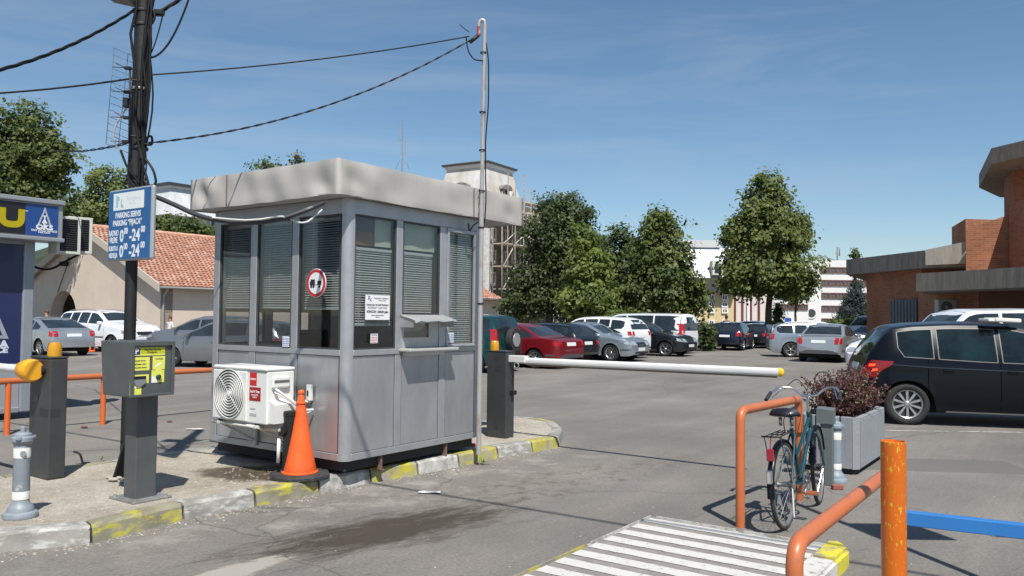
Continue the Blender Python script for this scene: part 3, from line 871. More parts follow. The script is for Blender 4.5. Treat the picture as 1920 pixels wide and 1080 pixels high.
# rounded near corner
o = link('roof_fascia', bm, FAB, K)
bm = newbm()
box(bm, (rx0 + 0.01, ry0 + 0.01, z1r - 0.02), (rx0 + Rr - 0.01, ry0 + Rl - 0.01, z1r - 0.004)); link('roof', bm, FAB, K)
bm = newbm()
ins = 0.012
box(bm, (rx0 + ins, ry0 + ins, ZR + 0.004), (rx0 + Rr - ins, ry0 + Rl - ins, ZR + 0.016)); link('soffit', bm, mat('soffit sheet', (0.36, 0.36, 0.34), 0.7, var=0.1), K)
bm = newbm()      # vertical seams of the fascia
for s_ in (0.0, 1.95):
    if s_: box(bm, (rx0 + s_, ry0 - 0.013, z0r + 0.01), (rx0 + s_ + 0.006, ry0 - 0.003, z1r - 0.01))
box(bm, (rx0 - 0.013, ry0 + 1.62, z0r + 0.01), (rx0 - 0.003, ry0 + 1.626, z1r - 0.01))
link('fascia_seam', bm, mat('seam grime', (0.14, 0.14, 0.13), 0.8), K)
# little legs under the kiosk
for (x, y) in ((0.50, 0.05), (1.47, 0.05), (0.2, 1.8), (1.85, 1.9), (1.0, 1.0)):
    bm = newbm(); box(bm, (x - 0.012, y - 0.03, KZ - 0.02), (x + 0.012, y + 0.03, ZB + 0.001)); box(bm, (x - 0.012, y - 0.03, KZ - 0.018), (x + 0.04, y + 0.03, KZ - 0.002)); link('leg', bm, mat('rusty iron', (0.16, 0.10, 0.075), 0.85, var=0.3, vscale=20), K)
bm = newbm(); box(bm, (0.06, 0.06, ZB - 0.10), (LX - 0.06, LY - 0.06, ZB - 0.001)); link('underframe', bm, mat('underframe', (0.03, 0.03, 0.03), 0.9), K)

KM = Matrix.Translation(K0) @ Matrix.Rotation(ANG_A, 4, 'Z')
# ---- notices stuck on the windows (flat sheets)
INK = mat('black ink', (0.02, 0.02, 0.025), 0.6)
BLUEINK = mat('blue ink', (0.05, 0.13, 0.35), 0.6)
REDINK = mat('red ink', (0.5, 0.06, 0.04), 0.6)
def sheet(name, w, h, M, m=WHITE, lab='', cat='notice', group=None, th=0.0015):
    bm = newbm(); box(bm, (-w / 2, -h / 2, 0), (w / 2, h / 2, th))
    o = thing(name, lab, cat, group=group); o.matrix_world = M
    link('sheet', bm, m, o)
    return o
M = KM @ face_mtx((0.385, -0.008, 1.690), (1, 0, 0))
nt_ = sheet('notice', 0.325, 0.235, M, lab='white printed price notice on the first kiosk window', cat='notice')
def tx(s, size, x, y, m, par, bold=0.0, sx=1.0, align='CENTER', ext=0.0004, z=0.0022, space=1.0, name='lettering'):
    return text(s, size, m, Matrix.Translation((x, y, z)), par, name, bold, sx, align, ext, space)
tx('Р', 0.05, -0.115, 0.085, BLUEINK, nt_, 0.001); tx('К', 0.045, -0.095, 0.068, BLUEINK, nt_, 0.0008)
tx('ПАРКИНГ СЕРВИС', 0.017, 0.045, 0.085, INK, nt_, 0.0003, 1.25)
tx('паркинг пијаца', 0.013, 0.06, 0.066, INK, nt_, 0.0001, 1.1)
tx('НАКНАДА ЗА ИЗГУБЉЕНУ', 0.024, 0, 0.022, INK, nt_, 0.0009, 0.93)
tx('ПАРКИНГ  КАРТИЦУ', 0.021, 0, -0.006, INK, nt_, 0.0005, 1.05, space=1.25)
tx('ИЗНОСИ 1.000,00 дин.', 0.033, 0, -0.042, INK, nt_, 0.0012, 0.85)
tx('важи од дана изгубљене', 0.014, 0, -0.075, INK, nt_, 0.0003)
tx('картице', 0.013, 0, -0.093, INK, nt_, 0.0002)
for (s_, z_, c_, lab) in ((0.345, 1.395, REDINK, 'small white sticker with red print low on the first kiosk window'),):
    st = sheet('sticker', 0.095, 0.09, KM @ face_mtx((s_, -0.008, z_), (1, 0, 0)), lab=lab, cat='sticker')
    tx('ПАЖЊА', 0.02, 0, 0.032, INK, st, 0.0003)
    for k in range(4): tx('забрањено', 0.0135, 0, 0.012 - k * 0.016, c_, st, 0.0002, 1.1)
st = sheet('sticker', 0.105, 0.098, KM @ face_mtx((1.475, -0.0095 + 0.0, 1.385), (1, 0, 0)) @ Matrix.Translation((0, 0, 0.004)), lab='small white and blue sticker in the corner of the louvred third window', cat='sticker')
for k in range(5): tx('радно време', 0.016, 0, 0.034 - k * 0.017, BLUEINK, st, 0.0004)
st = sheet('sticker', 0.10, 0.10, KM @ face_mtx((-0.008, 0.84, 1.35), (0, -1, 0)), lab='small white square sticker at the foot of the middle left window', cat='sticker')
for k in range(5): tx('видео надзор', 0.014, 0, 0.034 - k * 0.017, BLUEINK, st, 0.0004)
# ---- round no-trailer road sign hung in the left window
sg = thing('road_sign', 'round red bordered sign showing a black lorry pulling a trailer', 'sign'); sg.matrix_world = KM @ face_mtx((-0.012, 0.402, 1.914), (0, -1, 0))
bm = newbm(); lathe(bm, [(0.133, 0.0), (0.137, 0.003), (0.137, 0.009), (0.134, 0.012)], 48); link('plate', bm, mat('sign rim grey', (0.55, 0.55, 0.55), 0.5), sg)
bm = newbm(); lathe(bm, [(0.102, 0.0125), (0.131, 0.0125), (0.131, 0.0145), (0.102, 0.0145)], 48, cap=False); link('red_ring', bm, mat('sign red', (0.46, 0.025, 0.035), 0.45), sg)
bm = newbm(); lathe(bm, [(0.1018, 0.0125), (0.1018, 0.0138)], 48); link('white_face', bm, mat('sign white', (0.72, 0.73, 0.73), 0.45), sg)
bm = newbm(); zz = 0.0139
def q2(x0, y0, x1, y1): box(bm, (x0, y0, zz), (x1, y1, zz + 0.001))
q2(-0.073, -0.022, -0.012, 0.035); q2(-0.085, -0.022, -0.0735, 0.016); q2(-0.012, -0.020, 0.03, -0.014)
q2(0.022, -0.018, 0.078, 0.022)
for cx in (-0.062, -0.03, 0.05): lathe(bm, [(0.014, 0), (0.014, 0.001)], 18, mtx=Matrix.Translation((cx, -0.034, zz)))
link('pictogram', bm, INK, sg)

# ================================================================== COOLING UNIT ON THE LEFT WALL
AW = mat('unit white', (0.70, 0.71, 0.68), 0.42, var=0.03, vscale=3)
AC = thing('air_conditioner', 'white outdoor cooling unit with a round fan grille on the kiosk wall', 'air conditioner', group=None)
AC.matrix_world = KM
y0, y1, zb, zt = 0.555, 1.350, 0.605, 1.115
x0, x1 = -0.45, -0.13
bm = newbm(); box(bm, (x0 + 0.01, y0, zb), (x1, y1, zt - 0.025), 0.012, seg=2); link('casing', bm, AW, AC)
bm = newbm(); box(bm, (x0 - 0.004, y0 - 0.006, zt - 0.024), (x1 + 0.004, y1 + 0.006, zt + 0.008), 0.012, seg=2); link('lid', bm, AW, AC)
fy, fz, fr_ = 1.085, 0.862, 0.232
bm = newbm(); box(bm, (x0 - 0.010, fy - 0.255, zb + 0.012), (x0 + 0.009, y1 - 0.006, zt - 0.035), 0.008, seg=2); link('fan_panel', bm, AW, AC)
Mx = Matrix.Translation((x0 - 0.010, fy, fz)) @ Matrix.Rotation(-PI / 2, 4, 'Y')
bm = newbm(); lathe(bm, [(0.001, 0.001), (fr_, 0.001), (fr_, 0.002), (0.001, 0.002)], 48, mtx=Mx, cap=False); link('fan_opening', bm, mat('fan dark', (0.12, 0.12, 0.12), 0.7), AC)
for k in range(8):
    r_ = 0.045 + k * 0.0265
    bm = newbm()
    pts = [(r_ * math.cos(2 * PI * i / 40), r_ * math.sin(2 * PI * i / 40), 0) for i in range(41)]
    prof = []
    lathe(bm, [(r_ - 0.0042, 0.004), (r_ + 0.0042, 0.004), (r_ + 0.0042, 0.012), (r_ - 0.0042, 0.012), (r_ - 0.0042, 0.004)], 40, mtx=Mx, cap=False)
    link('grille_ring', bm, AW, AC)
bm = newbm(); lathe(bm, [(0.030, 0.003), (0.030, 0.014), (0.02, 0.017)], 24, mtx=Mx); link('grille_hub', bm, AW, AC)
for k in range(4):
    a_ = PI / 4 + k * PI / 2
    bm = newbm(); d = Vector((0, math.cos(a_), math.sin(a_)))
    c_ = Vector((x0 - 0.016, fy, fz)); tube(bm, [c_ + d * 0.02, c_ + d * fr_], 0.004, 6); link('grille_bar', bm, AW, AC)
MF = face_mtx((x0 + 0.009, 0, 0), (0, -1, 0))    # text frame x -> -y
def acq(ya, yb, za, zb_, m, name, d=0.0):
    bm = newbm(); box(bm, (x0 + 0.0085 - d, min(ya, yb), za), (x0 + 0.0097, max(ya, yb), zb_)); return link(name, bm, m, AC)
RED = mat('label red', (0.55, 0.02, 0.03), 0.4)
DRED = mat('label dark red', (0.33, 0.015, 0.02), 0.4)
l1 = acq(0.805, 0.705, 0.955, 1.075, RED, 'brand_label', 0.001)
text('maxon', 0.034, WHITE, face_mtx((x0 + 0.0070, 0.755, 1.017), (0, -1, 0)), AC, 'lettering', 0.0006, 0.86, 'CENTER', 0.0004)
l2 = acq(0.808, 0.645, 0.815, 0.940, DRED, 'energy_label', 0.001)
text('Sun Pt Titan', 0.034, WHITE, face_mtx((x0 + 0.0070, 0.727, 0.900), (0, -1, 0)), AC, 'lettering', 0.0009, 0.80, 'CENTER', 0.0004)
text('INVERTER', 0.017, WHITE, face_mtx((x0 + 0.0070, 0.727, 0.868), (0, -1, 0)), AC, 'lettering', 0.0003, 1.3, 'CENTER', 0.0004)
text('KLIMA 12', 0.019, WHITE, face_mtx((x0 + 0.0070, 0.727, 0.848), (0, -1, 0)), AC, 'lettering', 0.0003, 0.8, 'CENTER', 0.0004)
acq(0.80, 0.70, 0.675, 0.70, mat('label grey', (0.42, 0.43, 0.43), 0.5), 'rating_plate', 0.001)
acq(0.79, 0.72, 0.735, 0.75, mat('label grey', (0.42, 0.43, 0.43), 0.5), 'rating_plate', 0.001)
# right side: valve cover, handle, pipes
bm = newbm(); box(bm, (-0.40, y0 - 0.035, 0.93), (-0.20, y0 - 0.001, 1.05), 0.02, seg=2); link('handle_cover', bm, AW, AC)
bm = newbm(); box(bm, (-0.385, y0 - 0.037, 0.985), (-0.215, y0 - 0.034, 1.010)); link('grip_slot', bm, mat('fan dark', (0, 0, 0)), AC)
bm = newbm()
prism(bm, [(-0.42, y0 - 0.001), (-0.16, y0 - 0.001), (-0.16, y0 - 0.07), (-0.42, y0 - 0.09)], 0.62, 0.80, top=[0.83, 0.83, 0.79, 0.79]); link('valve_cover', bm, AW, AC)
for dz, r_ in ((0.0, 0.013), (0.03, 0.009)):
    bm = newbm(); tube(bm, bend([(-0.36, y0 - 0.01, 0.93 - dz), (-0.36, y0 - 0.06, 0.915 - dz), (-0.20, y0 - 0.12, 0.78), (-0.10, y0 - 0.14, 0.72 - dz), (-0.02, y0 - 0.14, 0.72)], 0.06), r_, 8); link('pipe', bm, mat('lagging white', (0.62, 0.62, 0.60), 0.7), AC)
BRK = mat('bracket white', (0.58, 0.57, 0.53), 0.6, var=0.2, vscale=9)
bm = newbm(); tube(bm, [(x0 + 0.02, y1 + 0.03, zb - 0.03), (x0 + 0.02, y0 + 0.12, zb - 0.03)], 0.016, 8); link('support_rail', bm, BRK, AC)
for yy in (y1 - 0.08, y0 + 0.16):
    bm = newbm(); box(bm, (x0 + 0.0, yy - 0.02, zb - 0.045), (-0.001, yy + 0.02, zb - 0.014), 0.004); box(bm, (-0.03, yy - 0.02, 0.30), (-0.001, yy + 0.02, zb - 0.046), 0.004); tube(bm, [(x0 + 0.06, yy, zb - 0.05), (-0.03, yy, 0.36)], 0.012, 6); link('bracket', bm, BRK, AC)
    bm = newbm(); lathe(bm, [(0.022, zb - 0.014), (0.022, zb + 0.001)], 10, mtx=Matrix.Translation((x0 + 0.03, yy, 0))); link('rubber_foot', bm, DARK, AC)
bm = newbm(); tube(bm, [(x0 + 0.05, y0 + 0.12, zb - 0.05), (x0 + 0.12, y0 - 0.06, zb - 0.05)], 0.018, 8); link('drain_pipe', bm, mat('old plastic', (0.55, 0.42, 0.22), 0.7, col2=(0.62, 0.60, 0.52), vscale=8), AC)

# ---- socket box on the wall, right of the unit
sb = thing('socket_box', 'small white electric box on the kiosk wall above the black post', 'electric box'); sb.matrix_world = KM
bm = newbm(); box(bm, (-0.045, 0.565 - 0.13, 0.80), (-0.001, 0.49, 0.955), 0.008, seg=2); link('housing', bm, AW, sb)
bm = newbm(); box(bm, (-0.049, 0.452, 0.85), (-0.046, 0.472, 0.90)); link('switch', bm, DARK, sb)
bm = newbm(); tube(bm, bend([(-0.06, 0.56, 0.83), (-0.05, 0.52, 0.80), (-0.03, 0.47, 0.79), (-0.02, 0.46, 0.80)], 0.03), 0.012, 8); link('conduit', bm, AW, sb)

# ---- black post and downpipe behind the cone
bp_ = thing('black_post', 'short thick black post between the cone and the cooling unit', 'post', (-2.03, 7.46, KZ - 0.01))
bm = newbm(); lathe(bm, [(0.062, 0), (0.062, 0.56), (0.068, 0.565), (0.068, 0.60), (0.055, 0.61)], 20); link('pipe', bm, mat('black plastic', (0.012, 0.012, 0.013), 0.35), bp_)
bm = newbm(); lathe(bm, [(0.045, 0), (0.05, 0.02)], 20, mtx=Matrix.Translation((-0.045, -0.045, 0.42)) @ Matrix.Rotation(R(65), 4, Vector((1, -1, 0)))); link('opening', bm, mat('hole black', (0.004, 0.004, 0.004), 0.9), bp_)
bm = newbm(); tube(bm, [(-0.09, -0.05, 0.14), (-0.085, -0.05, 0.36)], 0.017, 8); link('hose', bm, AW, bp_)

# ================================================================== TRAFFIC CONE
cn = thing('traffic_cone', 'bright orange traffic cone on a black base beside the kerb', 'traffic cone', (*G(562, 893, KZ)[:2], KZ + 0.001), 0.3)
bm = newbm()
prism(bm, [(0.285 * math.cos(R(22.5 + 45 * k)) * 1.0, 0.285 * math.sin(R(22.5 + 45 * k))) for k in range(8)], 0, 0.035)
bmesh.ops.bevel(bm, geom=[e for e in bm.edges if all(v.co.z > 0.03 for v in e.verts)], offset=0.012, segments=1, affect='EDGES')
link('base', bm, mat('black rubber base', (0.035, 0.035, 0.036), 0.8, var=0.5, vscale=12), cn)
bm = newbm()
prof = [(0.165, 0.036), (0.165, 0.045), (0.148, 0.055)]
for k in range(14):
    t = k / 13; prof.append((0.148 - 0.108 * t ** 0.9, 0.06 + 0.60 * t))
prof += [(0.048, 0.665), (0.048, 0.675), (0.036, 0.685), (0.032, 0.705), (0.026, 0.735), (0.022, 0.745), (0.030, 0.757), (0.031, 0.775), (0.022, 0.788), (0.008, 0.792)]
lathe(bm, prof, 36)
for v in bm.verts:      # dents near the foot
    a_ = math.atan2(v.co.y, v.co.x)
    if v.co.z < 0.35 and v.co.z > 0.05:
        k = 1 - 0.05 * math.exp(-((a_ + 1.2) / 0.35) ** 2 - ((v.co.z - 0.18) / 0.07) ** 2) + 0.012 * math.sin(3 * a_ + v.co.z * 14)
        v.co.x *= k; v.co.y *= k
link('cone_body', bm, mat('cone orange', (0.80, 0.125, 0.02), 0.42, col2=(0.62, 0.085, 0.018), vscale=3.5, bump=0.05, bscale=8), cn)
# ================================================================== STREET FURNITURE
ANTH = mat('anthracite paint', (0.055, 0.058, 0.060), 0.42, 0.2, var=0.12, vscale=5)
ANTH2 = mat('grey green paint', (0.085, 0.093, 0.094), 0.45, 0.1, var=0.10, vscale=5)
BLK = mat('black paint', (0.009, 0.009, 0.010), 0.55, var=0.3, vscale=6)
CABLE = mat('black cable', (0.006, 0.006, 0.007), 0.6, spec=0.3)
GALV = mat('galvanised steel', (0.34, 0.34, 0.33), 0.5, 0.6, var=0.2, vscale=14)
ORNG = worn_paint('orange rail paint', (0.50, 0.125, 0.022), (0.30, 0.16, 0.08), 0.38, 14, rough=0.32, bump=0.06, soft=0.04)
ORPK = worn_paint('orange rail paint faded', (0.52, 0.15, 0.055), (0.30, 0.13, 0.08), 0.37, 18, rough=0.38, bump=0.12, soft=0.02)
ORYL = worn_paint('orange over yellow paint', (0.62, 0.135, 0.006), (0.62, 0.38, 0.03), 0.40, 52, rough=0.38, bump=0.2, soft=0.02, stretch=(1.2, 1.2, 0.5), base2=(0.7, 0.45, 0.04))
AMBER = mat('amber plastic', (0.55, 0.27, 0.01), 0.22, coat=0.3)
YEL = mat('yellow cover', (0.78, 0.36, 0.02), 0.35, coat=0.2)

def along(p, d, u, fixed=None):
    """length to travel from p along d until the sight line at column u is met"""
    r_ = ray(u, 590); n_ = Vector((r_.y, -r_.x))
    return -(p.x * n_.x + p.y * n_.y) / (d.x * n_.x + d.y * n_.y)

# ---- utility pole
pole = thing('utility_pole', 'tall dark utility pole wrapped with loose cables behind the payment machine', 'utility pole', (-3.50, 7.40, KZ - 0.01))
bm = newbm(); tube(bm, [(0, 0, 0), (0, 0, 1.1), (0.0, 0, 2.2), (0.02, 0, 3.3)], 0.052, 20, radii=[0.055, 0.052, 0.052, 0.052]); tube(bm, [(0.015, 0, 2.75), (0.03, 0, 3.3), (0.055, 0, 4.62)], 0.073, 20); link('pole', bm, mat('pole paint', (0.010, 0.010, 0.010), 0.6, var=0.35, vscale=5, bump=0.15, bscale=12), pole)
bm = newbm(); tube(bm, [(0.055, 0, 4.62), (0.07, 0, 5.6)], 0.066, 20); link('upper_pole', bm, mat('old white paint', (0.45, 0.45, 0.43), 0.6, var=0.15), pole)
for a_ in range(3):
    bm = newbm(); M_ = Matrix.Rotation(2 * PI * a_ / 3 + 2.5, 4, 'Z')
    pts = [(0.04, -0.006), (0.20, -0.006), (0.20, 0.006), (0.04, 0.006)]
    vs = prism(bm, pts, 0, 0.3, top=[0.34, 0.02, 0.02, 0.34])
    for v in vs: v.co = M_ @ v.co
    link('foot_plate', bm, BLK, pole)
r2 = random.Random(3)
for k in range(7):       # cables strapped to the right side of the pole
    pts = []; z = 2.55
    off = r2.uniform(-0.03, 0.05)
    while z < 4.75:
        w = 0.02 + 0.03 * math.sin(z * (2 + k * 0.7) + k)
        pts.append((0.085 + w + off * 0.6 + 0.02 * (z - 2.5), -0.07 + 0.02 * math.sin(k + z), z)); z += 0.16
    bm = newbm(); tube(bm, pts, r2.choice([0.006, 0.008, 0.011]), 6); link('cable', bm, CABLE, pole)
for (z, s_) in ((3.0, 1), (3.55, 1), (4.15, 1), (4.62, 1), (4.28, 1)):
    bm = newbm(); lathe(bm, [(0.083, z), (0.086, z + 0.012), (0.083, z + 0.024)], 18, mtx=Matrix.Translation((0.035, 0, 0)), cap=False); link('strap', bm, GALV if z == 3.55 else BLK, pole)
for pts in ([(0.09, -0.07, 3.05), (0.20, -0.08, 3.02), (0.19, -0.08, 3.13), (0.11, -0.08, 3.07), (0.14, -0.08, 2.85)],
            [(0.10, -0.07, 2.95), (0.22, -0.09, 2.80), (0.25, -0.09, 2.68), (0.19, -0.09, 2.62), (0.12, -0.08, 2.72)],
            [(0.12, -0.09, 3.2), (0.10, -0.09, 2.9), (0.17, -0.09, 2.7), (0.2, -0.1, 2.58), (0.24, -0.11, 2.5)],
            [(0.06, -0.09, 3.1), (0.13, -0.1, 2.85), (0.12, -0.1, 2.65), (0.18, -0.1, 2.5)],
            [(-0.04, -0.08, 2.75), (0.05, -0.12, 2.66), (0.16, -0.11, 2.55)], [(-0.04, -0.08, 2.7), (0.06, -0.12, 2.60), (0.18, -0.11, 2.5)],
            [(-0.10, -0.06, 2.98), (-0.02, -0.1, 2.82), (0.1, -0.1, 2.68)],
            [(0.10, -0.06, 4.28), (0.17, -0.07, 4.3), (0.19, -0.07, 4.2), (0.13, -0.07, 4.12), (0.1, -0.07, 4.18)]):
    bm = newbm(); tube(bm, bend(pts, 0.06, 4), 0.011, 6); link('cable', bm, CABLE, pole)
bm = newbm(); tube(bm, bend([(-0.06, -0.03, 3.40), (-0.16, -0.05, 3.22), (-0.18, -0.05, 3.08), (-0.10, -0.05, 2.96)], 0.08, 4), 0.007, 6); link('cable', bm, mat('pale cable', (0.35, 0.35, 0.34), 0.6), pole)
bm = newbm(); tube(bm, [(0.0, -0.1, 4.55), (0.03, -0.1, 4.3), (-0.02, -0.1, 4.05), (0.05, -0.1, 3.6), (0.04, -0.1, 3.3), (0.1, -0.1, 2.9)], 0.012, 6); link('cable', bm, CABLE, pole)
PW = Vector((-3.45, 7.35, 0))

# ---- television grid antenna on the pole
an = thing('antenna', 'flat wire grid television antenna fixed to the left side of the utility pole', 'antenna', (-3.62, 7.33, 0))
AM = mat('antenna wire', (0.10, 0.11, 0.13), 0.5, 0.3)
zt_, zb_ = D(211, 88, 7.3).z, D(197, 268, 7.3).z
gx0, gx1 = D(211, 88, 7.3).x + 3.62, D(254, 105, 7.3).x + 3.62
gb0, gb1 = gx0 - 0.05, gx1 - 0.09
bm = newbm()
for fx in (0.0, 0.5, 1.0):
    tube(bm, [(gx0 + (gx1 - gx0) * fx, 0.0 + 0.10 * fx, zt_ - 0.07 * fx), (gb0 + (gb1 - gb0) * fx, 0.10 * fx, zb_ - 0.07 * fx)], 0.0028, 5)
for k in range(15):
    t = k / 14
    xa = gx0 + (gb0 - gx0) * t; xb = gx1 + (gb1 - gx1) * t; za = zt_ + (zb_ - zt_) * t
    tube(bm, [(xa, 0, za), (xb, 0.10, za - 0.07)], 0.0025, 5)
link('reflector_grid', bm, AM, an)
mx_ = D(244, 130, 7.25).x + 3.62; mz = D(244, 128, 7.25).z; mb = D(246, 268, 7.25).z
bm = newbm(); tube(bm, [(mx_, -0.08, mz), (mx_ + 0.01, -0.08, mb)], 0.010, 8); tube(bm, [(mx_, -0.08, mz - 0.1), (mx_ + 0.1, 0.02, mz - 0.1)], 0.008, 6); tube(bm, [(mx_, -0.08, mb + 0.07), (mx_ + 0.1, 0.02, mb + 0.07)], 0.008, 6); link('boom', bm, BLK, an)
for k, v in enumerate((128, 173, 221, 266)):
    z = D(240, v, 7.25).z
    bm = newbm(); box(bm, (mx_ - 0.05, -0.10, z - 0.012), (mx_ + 0.01, -0.06, z + 0.014), 0.004)
    tube(bm, [(mx_ - 0.03, -0.09, z), (mx_ - 0.14, -0.12, z - 0.002)], 0.004, 5); tube(bm, [(mx_ - 0.03, -0.07, z), (mx_ - 0.16, -0.02, z + 0.06)], 0.003, 5)
    link('dipole', bm, BLK, an)
z = D(238, 193, 7.25).z
bm = newbm(); box(bm, (mx_ - 0.05, -0.11, z - 0.045), (mx_ - 0.005, -0.06, z + 0.045), 0.006); link('amplifier_box', bm, BLK, an)

# ---- street light arm high on the pole
sl = thing('street_lamp', 'grey flat lamp head at the very top edge left of the pole', 'street lamp')
p_ = D(236, -2, 7.3)
bm = newbm(); box(bm, (-0.16, -0.10, -0.035), (0.09, 0.10, 0.03), 0.015, mtx=Matrix.Translation(p_) @ Matrix.Rotation(R(12), 4, 'Y')); link('lamp_head', bm, mat('lamp grey', (0.13, 0.13, 0.13), 0.5), sl)
bm = newbm(); tube(bm, [p_ + Vector((0.06, 0, 0.02)), (-3.42, 7.40, p_.z + 0.12)], 0.02, 8); link('lamp_arm', bm, GALV, sl)

# ---- overhead wires
def wire(name, pts, r, label, m=CABLE, group=None, cat='cable'):
    bm = newbm(); tube(bm, pts, r, 6); o = link(name, bm, m); tag(o, label, cat, group); return o
ptop = Vector((-3.42, 7.40, 0))
pw1 = D(252, 145, 7.38); pw2 = D(250, 267, 7.38)
pipe_top = D(884, 68, 9.1)
wire('overhead_wire', sag(D(272, 141, 7.38), D(880, 68, 8.75), 0.05), 0.0075, 'straight upper black wire between the utility pole and the thin steel mast')
# the lower one is two strands twisted together
tw = newbm()
base = sag(D(278, 268, 7.38), D(880, 76, 8.75), 0.20, 90)
for ph in (0, PI):
    tube(tw, [p + Vector((0, math.sin(i * 0.9 + ph) * 0.006, math.cos(i * 0.9 + ph) * 0.006)) for i, p in enumerate(base)], 0.0055, 5)
tag(link('overhead_wire', tw, CABLE), 'sagging twisted black wire below the straight one, pole to thin mast', 'cable')
wire('overhead_wire', sag(D(248, 147, 7.38), D(-60, 178, 7.0), 0.02), 0.009, 'level black wire leaving the pole towards the left edge')
tw = newbm(); base = sag(D(248, 266, 7.38), D(100, 282, 14), 0.05, 40)
for ph in (0, PI): tube(tw, [p + Vector((0, math.sin(i * 0.9 + ph) * 0.009, math.cos(i * 0.9 + ph) * 0.009)) for i, p in enumerate(base)], 0.007, 5)
tag(link('overhead_wire', tw, CABLE), 'twisted wire running from the pole behind the big left tree', 'cable')
tw = newbm(); base = sag(D(262, 12, 7.38), D(-90, 150, 5.6), 0.10, 60)
for ph in (0, 2.1, 4.2): tube(tw, [p + Vector((0, math.sin(i * 0.45 + ph) * 0.009, math.cos(i * 0.45 + ph) * 0.009)) for i, p in enumerate(base)], 0.007, 5)
tag(link('overhead_wire', tw, CABLE), 'thick bundled cable sloping down from the pole top to the left', 'cable')
tw = newbm(); base = sag(D(282, 32, 7.38), D(420, -60, 7.6), 0.02, 20)
for ph in (0, 2.1, 4.2): tube(tw, [p + Vector((0, math.sin(i * 0.7 + ph) * 0.012, math.cos(i * 0.7 + ph) * 0.012)) for i, p in enumerate(base)], 0.010, 5)
tag(link('overhead_wire', tw, CABLE), 'thick cable rising from the pole top to the upper edge', 'cable')
bm = newbm(); a_ = D(296, 24, 7.38); box(bm, a_ - Vector((0.06, 0.03, 0.03)), a_ + Vector((0.06, 0.03, 0.03)), 0.015); tag(link('cable_clamp', bm, BLK), 'small black clamp on the cable right beside the pole top', 'clamp')
wire('hanging_cable', sag(D(281, 108, 7.38), D(360, -20, 7.5), 0.16), 0.010, 'thin cable curving up from the pole to the top edge')
wire('hanging_cable', sag(D(283, 100, 7.38), D(307, 20, 7.4), 0.04), 0.006, 'thinnest slack cable right of the pole top')
# thick drop cable from pole to kiosk roof
pts = [D(283, 366, 7.2), D(300, 372, 7.15), D(330, 385, 7.1), D(365, 402, 7.05), D(400, 412, 7.0), D(440, 417, 6.98), D(480, 418, 6.95), D(520, 413, 6.95), D(560, 400, 6.97), D(590, 388, 7.0), D(606, 381, 7.2)]
wire('drop_cable', bend(pts, 0.1, 3), 0.022, 'thick grey black cable bundle hanging from the pole to the kiosk roof', mat('cable sleeve', (0.035, 0.035, 0.04), 0.45))
pts = [D(398, 408, 6.97), D(430, 411, 6.94), D(460, 413, 6.93), D(490, 411, 6.92), D(520, 406, 6.92), D(531, 406, 6.93), D(534, 409, 6.95)]
wire('drop_cable', pts, 0.008, 'thin white cable lying along the thick bundle under the roof', mat('white cable', (0.62, 0.62, 0.58), 0.6))
pts = [D(545, 411, 7.0), D(556, 416, 7.0), D(566, 418, 7.0), D(577, 416, 7.0), D(588, 407, 7.05), D(604, 393, 7.1)]
wire('drop_cable', bend(pts, 0.03, 3), 0.008, 'short loose white cable end dangling under the near roof corner', mat('white cable', (0, 0, 0)))
# an overhead line outside the frame that throws its shadow on the kiosk and the lane
bm = newbm(); tube(bm, sag((-9, 9.56, 6.0), (10, -2.9, 6.0), 0.15, 12), 0.022, 6); tag(link('overhead_wire', bm, CABLE), 'overhead line above the lane whose shadow crosses the asphalt', 'cable')

# ---- parking sign on the pole
W_, H_ = 0.735, 0.66
pl = Vector((-3.76, 7.46, 0)); pr = pl + (-BX) * W_
mid = (pl + pr) / 2; zc = (D(240, 420, mid.y).z)
SM = face_mtx((mid.x, mid.y, zc), -BX)
sg = thing('parking_sign', 'blue parking tariff sign with white lettering on the dark pole', 'sign'); sg.matrix_world = SM
BLUE = mat('sign blue', (0.022, 0.105, 0.275), 0.4, var=0.08, vscale=2)
SW = mat('sign letters', (0.72, 0.75, 0.78), 0.5)
bm = newbm(); box(bm, (-W_ / 2, -H_ / 2, -0.045), (W_ / 2, H_ / 2, -0.001), 0.02, seg=2); link('box', bm, mat('sign frame', (0.40, 0.42, 0.44), 0.4, 0.4), sg)
bm = newbm(); box(bm, (-W_ / 2 + 0.018, -H_ / 2 + 0.018, -0.0005), (W_ / 2 - 0.022, H_ / 2 - 0.018, 0.002)); link('face', bm, BLUE, sg)
bm = newbm(); box(bm, (-0.27, 0.135, 0.0022), (0.24, 0.292, 0.0032)); link('white_panel', bm, mat('panel white', (0.70, 0.74, 0.73), 0.5), sg)
LB = mat('logo pale blue', (0.30, 0.50, 0.56), 0.5)
for (x, y, s_, sxx) in ((-0.205, 0.225, 0.14, 0.9), (-0.135, 0.205, 0.12, 0.9)):
    pass
bm = newbm()
for pts in ([(-0.225, 0.165), (-0.19, 0.160), (-0.185, 0.262), (-0.225, 0.278)], [(-0.19, 0.268), (-0.165, 0.255), (-0.168, 0.225), (-0.186, 0.22)], [(-0.145, 0.17), (-0.13, 0.165), (-0.12, 0.225), (-0.135, 0.245)], [(-0.128, 0.19), (-0.10, 0.180), (-0.095, 0.155), (-0.14, 0.160)]):
    prism(bm, pts, 0.0033, 0.0040)
link('emblem', bm, LB, sg)
tx('Parking Servis', 0.045, 0.07, 0.232, mat('pale print', (0.52, 0.60, 0.62), 0.5), sg, 0.0005, 0.9, z=0.0036)
tx('Zrenjanin', 0.03, 0.05, 0.190, mat('pale print', (0, 0, 0)), sg, 0.0003, 0.9, z=0.0036)
tx('PARKING SERVIS', 0.072, -0.02, 0.085, SW, sg, 0.0018, 0.80, z=0.003)
